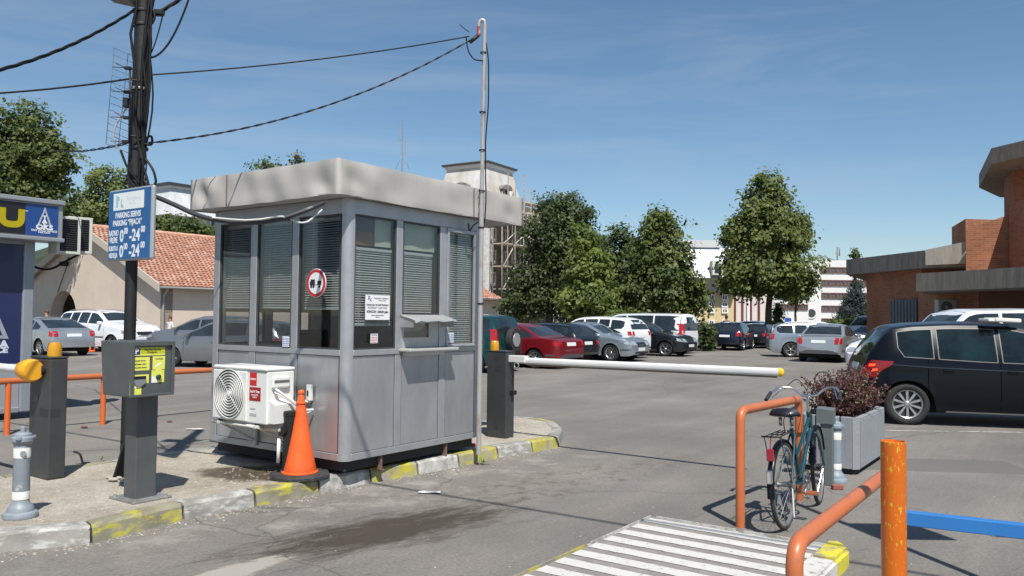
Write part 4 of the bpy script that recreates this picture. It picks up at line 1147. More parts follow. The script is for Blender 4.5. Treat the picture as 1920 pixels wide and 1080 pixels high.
tx('PARKING “PIJACA”', 0.072, -0.03, 0.015, SW, sg, 0.0018, 0.80, z=0.003)
for (yy, a1, a2, ss) in ((-0.105, 'RADNO', 'VREME', 0.075), (-0.245, 'SUBOTA I', 'NEDELJA', 0.062)):
    tx(a1, ss, -0.255, yy + 0.030, SW, sg, 0.0015, 0.62 if ss > 0.07 else 0.60, z=0.003); tx(a2, ss, -0.255, yy - 0.034, SW, sg, 0.0015, 0.62 if ss > 0.07 else 0.60, z=0.003)
    tx('0', 0.15, -0.115, yy - 0.004, SW, sg, 0.004, 0.85, z=0.003); tx('00', 0.078, -0.045, yy + 0.042, SW, sg, 0.0025, 0.80, z=0.003)
    tx('-24', 0.15, 0.10, yy - 0.004, SW, sg, 0.004, 0.88, z=0.003); tx('00', 0.078, 0.235, yy + 0.045, SW, sg, 0.0025, 0.85, z=0.003)
for zz in (0.15, -0.15):
    bm = newbm(); box(bm, (-0.05, zz - 0.02, -0.16), (0.06, zz + 0.02, -0.046), 0.004); link('clamp', bm, BLK, sg)

# ---- payment machine
pm = thing('payment_machine', 'dark grey parking payment machine with yellow instruction stickers', 'payment machine', (*G(257, 938, KZ)[:2], KZ - 0.004), ANG_A)
mc = G(257, 938, KZ)
bm = newbm(); box(bm, (-0.02, -0.0, 0.0), (0.16, 0.17, 0.90), 0.008, seg=2); link('pedestal', bm, ANTH2, pm)
bm = newbm(); box(bm, (-0.09, -0.10, 0.0), (0.24, 0.26, 0.014), 0.003)
for (x, y) in ((-0.06, -0.07), (0.2, -0.07), (-0.06, 0.22)): lathe(bm, [(0.014, 0.014), (0.014, 0.03)], 8, mtx=Matrix.Translation((x, y, 0)))
link('base_plate', bm, GALV, pm)
near = Vector((D(244, 690, 6.22).x, 6.22, 0)); ln = (near - Vector((mc.x, mc.y, 0)))
lx, ly = ln.dot(AX), ln.dot(BX)
tl_ = along(near, AX, 328); bl_ = along(near, BX, 190)
zt_ = D(243, 640, 6.22).z - KZ; zb_ = D(245, 745, 6.22).z - KZ
bm = newbm()
vs = box(bm, (lx, ly, zb_), (lx + tl_, ly + bl_, zt_), 0.01, seg=2)
for v in bm.verts:
    if v.co.z < (zt_ + zb_) / 2 and v.co.y > ly + bl_ * 0.6: v.co.y -= 0.05
link('cabinet', bm, ANTH2, pm)
bm = newbm()   # frame round the recessed face
e = 0.02
for lo, hi in (((lx, ly - e, zb_), (lx + 0.025, ly - 0.0005, zt_)), ((lx + tl_ - 0.025, ly - e, zb_), (lx + tl_, ly - 0.0005, zt_)), ((lx + 0.0255, ly - e, zt_ - 0.035), (lx + tl_ - 0.0255, ly - 0.0005, zt_)), ((lx + 0.0255, ly - e, zb_), (lx + tl_ - 0.0255, ly - 0.0005, zb_ + 0.02))): box(bm, lo, hi, 0.003)
link('front_frame', bm, ANTH2, pm)
PMf = face_mtx((lx, ly, 0), (1, 0, 0))       # x along the face, y up, z out
YEL2 = mat('sticker yellow', (0.72, 0.72, 0.12), 0.45, var=0.05, vscale=4)
def st(x0, y0, x1, y1, m, name='sticker', d0=0.0006, d1=0.0016):
    bm = newbm(); box(bm, (x0, y0, d0), (x1, y1, d1)); bm.transform(PMf); return link(name, bm, m, pm)
X = lambda u: (u - 60) / (930 - 60) * tl_          # columns measured on the machine's face
Z = lambda v: zt_ - 0.035 - (v - 40) / (1060 - 40) * (zt_ - zb_ - 0.04)
st(X(90), Z(235), X(740), Z(70), YEL2)
st(X(255), Z(200), X(740), Z(80), mat('sticker ochre', (0.50, 0.48, 0.02), 0.45), d0=0.0017, d1=0.0022)
st(X(115), Z(215), X(245), Z(80), mat('sticker navy', (0.02, 0.035, 0.15), 0.4), d0=0.0017, d1=0.0022)
def ptx(s, size, u, v, m, bold=0.0, sx=1.0):
    return text(s, size, m, PMf @ Matrix.Translation((X(u), Z(v), 0.0027)), pm, 'lettering', bold, sx, 'CENTER', 0.0004)
ptx('P', 0.056, 180, 150, SW, 0.0015)
ptx('Parking Servis', 0.026, 490, 118, INK, 0.0005, 0.95); ptx('Zrenjanin', 0.022, 480, 170, INK, 0.0004, 0.95)
st(X(75), Z(535), X(435), Z(265), YEL2)
for k, s_ in enumerate(('ubacite karticu', 'sačekajte račun', 'preuzmite karticu')):
    ptx(s_, 0.017, 255, 335 + k * 70, INK, 0.0002, 0.85)
    st(X(105), Z(350 + k * 70), X(150), Z(320 + k * 70), REDINK, d0=0.0017, d1=0.0022)
st(X(495), Z(530), X(745), Z(255), YEL2); st(X(480), Z(800), X(735), Z(545), YEL2); st(X(555), Z(545), X(680), Z(530), YEL2)
ptx('PLAĆANJE', 0.015, 625, 312, INK, 0.0002, 0.9)
bm = newbm(); prism(bm, [(X(545), Z(455)), (X(560), Z(480)), (X(675), Z(420)), (X(655), Z(385))], 0.0017, 0.0022); bm.transform(PMf); link('card_picture', bm, WHITE, pm)
bm = newbm(); prism(bm, [(X(480), Z(800)), (X(600), Z(800)), (X(560), Z(700)), (X(485), Z(650))], 0.0017, 0.0022); bm.transform(PMf); link('card_picture', bm, WHITE, pm)
bm = newbm(); lathe(bm, [(0.021, 0.0), (0.021, 0.012), (0.014, 0.02)], 18, mtx=PMf @ Matrix.Translation((X(615), Z(690), 0.002))); link('reader', bm, mat('dark green lens', (0.01, 0.05, 0.04), 0.15), pm)
st(X(60), Z(1035), X(285), Z(780), YEL2); st(X(70), Z(800), X(425), Z(620), YEL2)
st(X(90), Z(775), X(375), Z(650), BLK, 'card_slot', 0.0017, 0.0025)
bm = newbm(); prism(bm, [(X(100), Z(720)), (X(370), Z(715)), (X(350), Z(800)), (X(270), Z(850)), (X(180), Z(855))], 0.0026, 0.012); bm.transform(PMf); link('card_tray', bm, mat('tray grey', (0.20, 0.21, 0.23), 0.4), pm)
st(X(150), Z(890), X(230), Z(860), WHITE, 'sticker', 0.0017, 0.0025)

# ---- lane barriers
def housing(px, py, pu_r, pu_l, zbase, top_v, label, base=KZ):
    p = G(px, py, zbase)
    a_ = along(p, AX, pu_r); b_ = along(p, BX, pu_l)
    h_ = D(px, top_v, p.y).z - zbase
    t = thing('parking_barrier', label, 'barrier', (p.x, p.y, zbase - 0.004), ANG_A)
    bm = newbm(); box(bm, (0, 0, 0), (a_, b_, h_), 0.012, seg=2); link('housing', bm, ANTH, t)
    bm = newbm(); box(bm, (-0.004, -0.004, h_ + 0.0005), (a_ + 0.004, b_ + 0.004, h_ + 0.016), 0.005); link('lid', bm, ANTH, t)
    return t, a_, b_, h_
t, a_, b_, h_ = housing(88, 900, 131, 60, KZ, 672, 'dark barrier cabinet with yellow arm cover behind the left bollard')
bm = newbm(); lathe(bm, [(0.060, 0), (0.060, 0.06), (0.055, 0.10), (0.045, 0.122), (0.02, 0.128)], 24, mtx=Matrix.Translation((a_ * 0.55, b_ * 0.30, h_ + 0.017))); link('warning_lamp', bm, AMBER, t)
Mc = Matrix.Translation((-0.001, b_ * 0.45, h_ - 0.105)) @ Matrix.Rotation(PI / 2, 4, 'X') @ Matrix.Rotation(PI, 4, 'X')
Mc = Matrix.Translation((-0.09, b_ * 0.35, h_ - 0.105)) @ Matrix.Rotation(-PI / 2, 4, 'X')
bm = newbm(); lathe(bm, [(0.02, -0.03), (0.085, -0.028), (0.100, 0.0), (0.101, 0.05), (0.092, 0.11), (0.078, 0.17), (0.06, 0.215), (0.035, 0.238), (0.01, 0.245)], 32, mtx=Mc); o = link('arm_cover', bm, YEL, t)
bm = newbm(); tube(bm, [(-0.03, b_ * 0.35, h_ - 0.105), (0.01, b_ * 0.35, h_ - 0.105)], 0.05, 16); link('pivot', bm, BLK, t)
for (z0, s0, s1) in ((h_ - 0.52, 0.35, 0.65),):
    bm = newbm(); box(bm, (-0.002, b_ * 0.05, z0), (0.001, b_ * 0.45, z0 + 0.075)); box(bm, (a_ * 0.08, -0.002, z0), (a_ * 0.6, 0.001, z0 + 0.075)); link('vent_plate', bm, mat('vent black', (0.03, 0.03, 0.032), 0.7), t)
    bm = newbm(); box(bm, (-0.003, b_ * 0.55, z0 + 0.13), (0.001, b_ * 0.78, z0 + 0.18)); link('lock_plate', bm, ANTH2, t)
arm_c = t.matrix_basis @ Vector((0, 0, 0))
H0 = Vector(t.location) + AX * (-0.09) + BX * (b_ * 0.35) + Vector((0, 0, h_ - 0.105))
bm = newbm(); tube(bm, [H0 + BX * 0.20, H0 + BX * 3.6], 0.038, 16); link_w('arm', bm, mat('boom white', (0.66, 0.66, 0.65), 0.4, var=0.05, vscale=3), t)

t, a_, b_, h_ = housing(948, 822, 966, 914, KZ, 660, 'dark barrier cabinet with white arm at the far tip of the island')
bm = newbm(); lathe(bm, [(0.055, 0), (0.055, 0.06), (0.05, 0.10), (0.04, 0.115), (0.02, 0.12)], 24, mtx=Matrix.Translation((0.06, b_ * 0.75, h_ + 0.017))); link('warning_lamp', bm, AMBER, t)
bm = newbm()
box(bm, (-0.002, b_ * 0.35, h_ - 0.10), (0.001, b_ * 0.6, h_ - 0.05)); box(bm, (-0.002, b_ * 0.35, h_ - 0.24), (0.001, b_ * 0.6, h_ - 0.17)); box(bm, (-0.002, b_ * 0.4, 0.10), (0.001, b_ * 0.6, 0.15)); link('lock_plate', bm, mat('vent black', (0, 0, 0)), t)
bm = newbm(); box(bm, (a_ * 0.45, -0.05, h_ * 0.50), (a_ * 0.9, -0.0005, h_ * 0.50 + 0.055), 0.004); link('hinge_block', bm, BLK, t)
A0 = Vector(t.location) + AX * (a_ * 0.5) + Vector((0, 0, h_ - 0.10))
A1 = D(1461, 698, along(A0, -BX, 1461) * (-BX).y + A0.y)
# rotating head, counter clamp and boom
bm = newbm()
Lm = face_mtx((0, 0, 0), -BX)
ba = t
d_ = (A1 - A0).normalized()
def arm_box(bm, s0, s1, w, h, zo=0.0, bev=0.008):
    M_ = face_mtx(A0, d_)
    box(bm, (s0, -h / 2 + zo, -w / 2), (s1, h / 2 + zo, w / 2), bev, mtx=M_, seg=2)
bm = newbm(); arm_box(bm, 0.0, 0.24, 0.10, 0.085, 0.02); link_w('clamp', bm, mat('clamp white', (0.60, 0.61, 0.60), 0.4), ba)
M_ = face_mtx(A0 + d_ * 0.13 - Vector((0, 0, 0.055)), d_)
bm = newbm(); prof = []
tube(bm, [M_ @ Vector((0.032 * math.cos(2 * PI * k / 16), 0.032 * math.sin(2 * PI * k / 16), 0.06)) for k in range(17)], 0.009, 6); link_w('ring', bm, GALV, ba)
bm = newbm(); L_ = (A1 - A0).length
M_ = face_mtx(A0 + d_ * 0.24, d_)
def ring_sec(x, sy, sz): return [bm.verts.new(M_ @ Vector((x, sy * (abs(math.sin(t_)) ** 0.7) * (1 if math.sin(t_) > 0 else -1), sz * math.cos(t_)))) for t_ in [2 * PI * k / 24 for k in range(24)]]
ra = ring_sec(0, 0.041, 0.030); rb = ring_sec(L_ - 0.24, 0.041, 0.030)
for k in range(24):
    f = bm.faces.new((ra[k], ra[(k + 1) % 24], rb[(k + 1) % 24], rb[k])); f.smooth = True
bm.faces.new(ra); bmesh.ops.recalc_face_normals(bm, faces=bm.faces)
arm_o = link_w('arm', bm, mat('boom white', (0, 0, 0)), ba)
bm = newbm(); M_ = face_mtx(A1, d_) @ Matrix.Rotation(PI / 2, 4, 'Y') @ Matrix.Diagonal((0.66, 1, 1, 1))
lathe(bm, [(0.044, -0.01), (0.044, 0.015), (0.038, 0.034), (0.024, 0.045), (0.005, 0.048)], 20, mtx=M_); link_w('end_cap', bm, mat('cap yellow', (0.75, 0.45, 0.02), 0.4), ba)
bm = newbm(); M_ = face_mtx(A0 + d_ * 0.24 - Vector((0, 0, 0.049)), d_); box(bm, (0.02, -0.008, -0.012), (L_ - 0.26, 0.008, 0.012), 0.003, mtx=M_); link_w('rubber_strip', bm, mat('strip brown', (0.20, 0.15, 0.11), 0.7), ba)

# ---- bollards
BOL = mat('bollard grey', (0.23, 0.26, 0.29), 0.5, var=0.12, vscale=8, bump=0.1, bscale=30)
BOLB = mat('bollard blue grey', (0.22, 0.275, 0.315), 0.5, var=0.10, vscale=8)
BWH = mat('bollard white band', (0.68, 0.67, 0.63), 0.6, var=0.12, vscale=20)
def bollard(loc, label, m, sc_=1.0, rz=0.0, lean=0):
    t = thing('bollard', label, 'bollard', loc, rz, 'cast bollards beside the lane')
    t.scale = (sc_,) * 3; t.rotation_euler = (0, lean, rz)
    bm = newbm(); lathe(bm, [(0.115, 0), (0.118, 0.012), (0.110, 0.035), (0.088, 0.045), (0.086, 0.070), (0.075, 0.085), (0.058, 0.105), (0.054, 0.13)], 28); link('foot', bm, m, t)
    bm = newbm(); lathe(bm, [(0.0575, 0.1301), (0.0575, 0.185), (0.0565, 0.188)], 28); link('white_band', bm, BWH, t)
    bm = newbm(); lathe(bm, [(0.0565, 0.1881), (0.055, 0.43)], 28); link('shaft', bm, worn_paint('bollard paint chipped', (0.22, 0.25, 0.28), (0.45, 0.44, 0.40), 0.37, 6, soft=0.01) if m is BOL else m, t)
    bm = newbm(); lathe(bm, [(0.056, 0.4301), (0.056, 0.50), (0.054, 0.503)], 28); link('white_band', bm, BWH, t)
    bm = newbm(); lathe(bm, [(0.056, 0.5031), (0.052, 0.515), (0.068, 0.545), (0.074, 0.55), (0.074, 0.575), (0.062, 0.585), (0.060, 0.60), (0.045, 0.606), (0.040, 0.612), (0.018, 0.613), (0.018, 0.648), (0.012, 0.655)], 28)
    for a_ in (0.4, 2.5, 4.6): lathe(bm, [(0.022, 0), (0.022, 0.018)], 10, mtx=Matrix.Translation((0.066 * math.cos(a_), 0.066 * math.sin(a_), 0.566)))
    lathe(bm, [(0.02, 0), (0.02, 0.008)], 12, mtx=Matrix.Translation((0.02, -0.054, 0.465)) @ Matrix.Rotation(R(90), 4, 'X'))
    link('cap', bm, m, t)
    return t
bollard((*G(38, 968, KZ)[:2], KZ - 0.004), 'grey cast bollard with two white bands near the lower left kerb', BOL, 1.0, 0.3)
bollard((*G(1567, 903, 0)[:2], 0), 'pale blue grey bollard between the ticket post and the planter', BOLB, 0.98, 1.0)

# ---- thin steel mast beside the kiosk
MB_ = K0 - BX * 0.16; MB_ = MB_ + AX * along(MB_, AX, 900.5); ms = thing('steel_mast', 'thin galvanised steel mast with a bent top standing at the kiosk corner', 'mast', (MB_.x, MB_.y, KZ - 0.004))
RUST = worn_paint('mast steel', (0.36, 0.37, 0.37), (0.30, 0.17, 0.09), 0.40, 6, rough=0.5, stretch=(3, 3, 0.6), soft=0.08)
bm = newbm(); tube(bm, [(0, 0, 0), (0, 0, 2.7)], 0.027, 14); tube(bm, [(0, 0, 2.7), (0.012, 0, 4.70)], 0.022, 14); link('tube', bm, RUST, ms)
bm = newbm(); tube(bm, bend([(0.012, 0, 4.66), (0.012, 0, 4.74), (-0.02, 0, 4.76), (-0.05, 0, 4.73), (-0.055, 0, 4.65), (-0.05, 0, 4.60)], 0.03, 4), 0.020, 12, radii=None); link('gooseneck', bm, mat('neck steel', (0.38, 0.38, 0.37), 0.5, 0.4), ms)
bm = newbm(); tube(bm, bend([(-0.054, 0, 4.68), (-0.056, 0, 4.63), (-0.051, 0, 4.58)], 0.03, 3), 0.021, 10); link('red_sleeve', bm, mat('red tape', (0.30, 0.06, 0.06), 0.6), ms)
bm = newbm(); tube(bm, [(-0.06, 0, 4.58), (-0.15, -0.01, 4.50)], 0.022, 8); link('junction', bm, BLK, ms)
bm = newbm(); tube(bm, bend([(-0.19, -0.02, 4.55), (-0.17, -0.02, 4.40), (-0.10, -0.02, 4.30), (0.0, -0.03, 4.29)], 0.08, 4), 0.008, 6); link('cable', bm, CABLE, ms)
bm = newbm(); tube(bm, bend([(0.03, 0, 4.50), (0.06, -0.01, 4.3), (0.065, -0.01, 3.8), (0.035, -0.01, 3.45), (0.04, -0.01, 3.0), (0.05, -0.01, 2.8), (0.036, -0.01, 2.5)], 0.2, 4), 0.008, 6); link('cable', bm, CABLE, ms)
for z in (4.38, 3.72, 3.30, 2.85, 2.45, 1.62):
    bm = newbm(); lathe(bm, [(0.034, z), (0.036, z + 0.008), (0.034, z + 0.016)], 14, cap=False); link('strap', bm, BLK, ms)
bm = newbm(); tube(bm, bend([(-0.03, -0.02, 2.52), (-0.09, -0.03, 2.48), (-0.13, -0.03, 2.40), (-0.14, -0.03, 2.5)], 0.04, 3), 0.010, 6); link('cable', bm, CABLE, ms)
wire('mast_wire', [D(862, 46, 8.65), D(872, 55, 8.7), D(880, 60, 8.75)], 0.004, 'short stiff wire end poking out beside the mast top')

# ---- orange rails
def hoop(p, q, z, r, label, m, rad=0.09, legs=(True, True), mleg=None):
    t = thing('rail_hoop', label, 'railing', (p.x, p.y, 0))
    l = Vector((q.x - p.x, q.y - p.y, 0))
    pts = bend([(0, 0, -0.02), (0, 0, z), (l.x, l.y, z), (l.x, l.y, -0.02)], rad, 8)
    k = max(3, len(pts) // 2)
    bm = newbm(); tube(bm, pts, r, 18); link('tube', bm, m, t)
    return t
h1a = G(1388, 988); h1b = G(1498, 937)
hoop(h1a, h1b, 0.90 , 0.036, 'orange tube hoop the bicycle leans on', ORPK)
e0 = Vector((1.05, 3.0, 0)); e1 = e0 + AX * 1.78
hoop(e0, e1, 0.79, 0.032, 'nearest orange tube hoop rising beside the thick orange post', ORPK, 0.10)
t = thing('orange_post', 'thick orange steel post with yellow paint chips at the lower right', 'post', (1.752, 3.71, 0))
bm = newbm(); lathe(bm, [(0.054, -0.01), (0.054, 1.066), (0.050, 1.068), (0.049, 1.060), (0.046, 1.0)], 40, cap=False); lathe(bm, [(0.049, 1.058), (0.001, 1.0585)], 40, cap=False); link('tube', bm, ORYL, t)
b0 = D(1690, 970, 3.72); b1 = D(1960, 996, 3.46)
t = thing('blue_bar', 'bright blue square steel bar joined to the thick orange post', 'bar')
dd = (b1 - b0); dd.z = 0; M_ = face_mtx(b0, dd.normalized())
bm = newbm(); box(bm, (0, -0.030, -0.025), (dd.length + 0.9, 0.032, 0.025), 0.004, mtx=M_, seg=2); link('bar', bm, worn_paint('blue bar paint', (0.03, 0.19, 0.52), (0.15, 0.13, 0.1), 0.30, 12, rough=0.4, bump=0.1, soft=0.02), t)
bm = newbm(); box(bm, (-0.012, -0.036, -0.031), (0.0, 0.038, 0.031), 0.003, mtx=M_); link('end_plate', bm, mat('plate blue', (0.05, 0.25, 0.6), 0.4), t)
# low rail on the left
t = thing('low_rail', 'low orange tube railing behind the payment machine and the left cabinet', 'railing')
r0, r1 = G(-120, 722, 0.70), G(420, 692.5, 0.70)
bm = newbm(); tube(bm, [r0, r1], 0.042, 14); link('top_tube', bm, ORPK, t)
for u in (198, 288, 20):
    q = r0.lerp(r1, max(0, min(1, along(r0, (r1 - r0), u))))
    bm = newbm(); tube(bm, [(q.x, q.y, -0.01), (q.x, q.y, 0.67)], 0.036, 12); link('leg', bm, mat('rail orange leg', (0.62, 0.13, 0.03), 0.4), t)

# ---- ticket post, planter
t = thing('ticket_post', 'slim dark grey post with slanted hood between bicycle and planter', 'post', (*G(1561, 912)[:2], 0), ANG_A)
GP = mat('post grey green', (0.115, 0.135, 0.135), 0.5, var=0.08, vscale=6)
bm = newbm(); box(bm, (0, 0, 0), (0.06, 0.115, 0.60), 0.006, seg=2); link('column', bm, GP, t)
bm = newbm(); prism(bm, [(-0.02, -0.012), (0.08, -0.012), (0.08, 0.145), (-0.02, 0.145)], 0.601, 0.74, top=[0.735, 0.755, 0.76, 0.745]); link('hood', bm, GP, t)

t = thing('planter', 'grey concrete planter box with vertical boards and chamfered corner', 'planter')
pc = G(1610, 893)
t.location = (pc.x, pc.y, 0); t.rotation_euler = (0, 0, ANG_A)
PW_, PL_, PH_ = 0.62, 1.38, 0.60
CON = mat('planter concrete', (0.235, 0.25, 0.265), 0.85, var=0.06, vscale=4, bump=0.2, bscale=30)
bm = newbm(); box(bm, (0.05, 0.05, 0), (PL_ - 0.05, PW_ - 0.05, 0.07)); link('plinth', bm, mat('plinth dark', (0.03, 0.03, 0.03), 0.9), t)
ch = 0.06
# long sides (rough concrete walls) and rim
for (y_a, y_b) in ((0.0, 0.05), (PW_ - 0.05, PW_)):
    bm = newbm(); box(bm, (ch, y_a, 0.06), (PL_ - ch, y_b, PH_), 0.008); link('side_wall', bm, CON, t)
for i in range(16):
    x_ = ch + 0.01 + i * (PL_ - 2 * ch - 0.02) / 16
    bm = newbm(); box(bm, (x_, -0.006, 0.07), (x_ + (PL_ - 2 * ch - 0.02) / 16 - 0.012, -0.0005, PH_ - 0.03), 0.002); link('rib', bm, CON, t)
nb = 4
for xe in (0.0, PL_ - 0.05):
    for i in range(nb):
        w_ = (PW_ - 2 * ch) / nb
        bm = newbm(); box(bm, (xe, ch + i * w_ + 0.007, 0.06), (xe + 0.05, ch + (i + 1) * w_ - 0.007, PH_), 0.006); link('board', bm, CON, t)
    bm = newbm(); box(bm, (xe + 0.012, ch, 0.07), (xe + 0.038, PW_ - ch, PH_ - 0.01)); link('backing', bm, mat('plinth dark', (0, 0, 0)), t)
for (cx, cy, sx_, sy_) in ((0, 0, 1, 1), (PL_, 0, -1, 1), (0, PW_, 1, -1), (PL_, PW_, -1, -1)):
    bm = newbm(); prism(bm, [(cx + sx_ * ch, cy), (cx, cy + sy_ * ch), (cx + sx_ * 0.05, cy + sy_ * ch), (cx + sx_ * ch, cy + sy_ * 0.05)], 0.06, PH_ - 0.001); link('corner_piece', bm, CON, t)
bm = newbm(); box(bm, (0.04, 0.04, 0.4), (PL_ - 0.04, PW_ - 0.04, PH_ - 0.06)); link('soil', bm, mat('soil', (0.06, 0.045, 0.03), 0.95, var=0.4, vscale=12, bump=0.8), t)
pl_o = t
# barberry in the planter
def berry(t_loc, label):
    r3 = random.Random(11)
    sh = thing('barberry_shrub', label, 'shrub', t_loc); sh.scale = (0.88, 0.88, 1.0)
    tw = newbm(); vs, fs, mi = [], [], []
    for k in range(230):
        a_ = r3.uniform(0, 2 * PI); el = r3.uniform(0.5, 1.5); L = r3.uniform(0.30, 0.66) * (0.8 + 0.3 * math.sin(el))
        d = Vector((math.cos(a_) * math.cos(el) * 0.85, math.sin(a_) * math.cos(el) * 0.85, math.sin(el) * 0.86))
        p = Vector((r3.uniform(-0.16, 0.16), r3.uniform(-0.12, 0.12), 0))
        pts = []
        c = Vector((r3.uniform(-.1, .1), r3.uniform(-.1, .1), -0.06))
        for i in range(8):
            q = i / 7; pts.append(p + d * L * q + c * q * q)
        tube(tw, pts, 0.002, 4, radii=[0.0035 * (1 - 0.7 * i / 7) for i in range(8)])
        for i in range(1, 8):
            for j in range(5 if i > 1 else 2):
                for side_ in range(2):
                    b = pts[i].lerp(pts[i - 1], r3.random()); s = r3.uniform(0.010, 0.020)
                    u = Vector((r3.gauss(0, 1), r3.gauss(0, 1), r3.gauss(0, 0.8))).normalized(); w = u.cross(Vector((r3.gauss(0, 1), r3.gauss(0, 1), r3.gauss(0, 1)))).normalized()
                    k0 = len(vs); b = b + u * s * 0.8
                    vs += [tuple(b - u * s), tuple(b + w * s * 0.55), tuple(b + u * s), tuple(b - w * s * 0.55)]
                    fs.append((k0, k0 + 1, k0 + 2, k0 + 3)); mi.append(0 if r3.random() < 0.93 else 1)
    link('twigs', tw, mat('twig brown', (0.10, 0.05, 0.04), 0.8), sh)
    me = bpy.data.meshes.new('leaves'); me.from_pydata(vs, [], fs); me.update()
    me.materials.append(mat('barberry leaf', (0.075, 0.028, 0.031), 0.5, col2=(0.135, 0.052, 0.046), vscale=9)); me.materials.append(mat('barberry leaf green', (0.12, 0.15, 0.03), 0.5))
    for p, k in zip(me.polygons, mi): p.material_index = k
    o = link('leaves', me, None, sh); tag(o, None, None, None, 'stuff')
    return sh
bc = pc + AX * 0.42 + BX * 0.32
berry((bc.x, bc.y, PH_ - 0.07), 'dark red barberry with thin reaching twigs in the concrete planter')
bc = pc + AX * 0.95 + BX * 0.30
berry((bc.x, bc.y, PH_ - 0.07), 'second dark red barberry at the far end of the concrete planter')
# unseen sign guessed from its shadow, added right of the frame to cast it
t = thing('road_sign', 'unseen sign plate and post added off the right edge to cast the shadow behind the orange post', 'sign', (3.13, 4.44, 0))
bm = newbm(); tube(bm, [(0, 0, -0.02), (0, 0, 4.3)], 0.032, 14); link('post', bm, GALV, t)  # post of the added unseen sign
bm = newbm(); box(bm, (0.0, -0.05, 2.45), (0.55, -0.033, 3.15), 0.01, seg=2); link('plate', bm, mat('added plate grey', (0.4, 0.41, 0.42), 0.5, 0.3), t)
# brick by the bollard
t = G(1570, 918); bm = newbm(); box(bm, (t.x - 0.05, t.y - 0.03, 0), (t.x + 0.05, t.y + 0.03, 0.045), 0.006, mtx=None); tag(link('brick', bm, mat('brick bit', (0.25, 0.08, 0.06), 0.9)), 'small broken red brick on the ground beside the bollard foot', 'brick')

# ---- litter and small things
def paper(u, v, w, h, lab, z=0.0, m=WHITE):
    p = G(u, v, z); bm = newbm(); g_ = [[bm.verts.new((p.x + (i - 2) * w / 4, p.y + (j - 1) * h / 2, z + 0.006 + rng.uniform(0, 0.012))) for j in range(3)] for i in range(5)]
    for i in range(4):
        for j in range(2): bm.faces.new((g_[i][j], g_[i + 1][j], g_[i + 1][j + 1], g_[i][j + 1]))
    o = link('paper_scrap', bm, m); tag(o, lab, 'litter'); return o
paper(805, 925, 0.20, 0.07, 'flattened white paper scrap on the asphalt near the yellow kerb')
paper(365, 806, 0.22, 0.10, 'white paper scrap on the ground left of the cooling unit')
def litter(u, v, z, s, m, lab, cat='litter', name='litter_piece'):
    p = G(u, v, z); bm = newbm(); bmesh.ops.create_icosphere(bm, subdivisions=2, radius=s)
    for vv in bm.verts: vv.co = Vector((vv.co.x * 1.6 + rng.uniform(-s, s) * .2, vv.co.y, vv.co.z * 0.6)) + p + Vector((0, 0, s * 0.5))
    tag(link(name, bm, m), lab, cat)
litter(888, 836, KZ, 0.028, mat('red rag', (0.5, 0.06, 0.03), 0.8), 'crumpled red scrap lying under the kiosk beside the mast foot')
litter(860, 834, KZ, 0.03, BLK, 'small dark rag in the shade under the kiosk end')
litter(158, 803, 0, 0.03, mat('brown rag', (0.12, 0.05, 0.04), 0.9), 'small brown lump on the asphalt beyond the left cabinet')
litter(318, 792, 0, 0.025, mat('brown rag', (0, 0, 0)), 'tiny dark lump on the asphalt between machine and kiosk')
for (u, v, s, lb) in ((212, 902, 0.03, 'largest pale stone at the foot of the utility pole'), (222, 898, 0.022, 'middle small stone touching the foot plate of the utility pole'), (205, 897, 0.02, 'leftmost small stone at the foot of the utility pole'), (228, 905, 0.02, 'rightmost small stone between utility pole and machine pedestal')):
    litter(u, v, KZ, s, mat('stone lump', (0.36, 0.32, 0.27), 0.9), lb, 'stone', 'stone')
for o in [o for o in COL.objects if o.name.startswith('stone') and o.get('category') == 'stone']: o['group'] = 'stones at the foot of the pole'
# sheared-off anchor at the back of the island
t = thing('steel_anchor', 'bent black steel anchor sticking out behind the left cabinet', 'anchor')
p_ = G(155, 868, 0.02)
bm = newbm(); tube(bm, bend([p_, p_ + Vector((-0.03, 0, 0.10)), p_ + Vector((-0.10, 0.0, 0.12))], 0.03, 3), 0.012, 8); tube(bm, [p_, p_ + Vector((0.10, -0.05, 0.01))], 0.012, 8); link('bent_rod', bm, BLK, t)
# weed at the kerb
def weed(p, lab, n_=26, h=0.14):
    bm = newbm(); r4 = random.Random(5)
    for k in range(n_):
        a_ = r4.uniform(0, 6.28); L = r4.uniform(0.5, 1) * h; el = r4.uniform(0.3, 1.3)
        d = Vector((math.cos(a_) * math.cos(el), math.sin(a_) * math.cos(el), math.sin(el))); s_ = Vector((-math.sin(a_), math.cos(a_), 0)) * 0.004
        a1, a2, a3 = p, p + d * L * 0.55 , p + d * L - Vector((0, 0, L * 0.25))
        f = bm.faces.new([bm.verts.new(a1 - s_), bm.verts.new(a1 + s_), bm.verts.new(a2 + s_), bm.verts.new(a2 - s_)])
        bm.faces.new([bm.verts.new(a2 - s_), bm.verts.new(a2 + s_), bm.verts.new(a3)])
    o = link('weed', bm, mat('weed green', (0.17, 0.22, 0.06), 0.7)); tag(o, lab, 'plant')
weed(G(905, 868, 0.02), 'tuft of pale green weed growing against the yellow kerb')
weed(G(190, 862, 0.02), 'small green weed at the back kerb left of the machine', 14, 0.09)
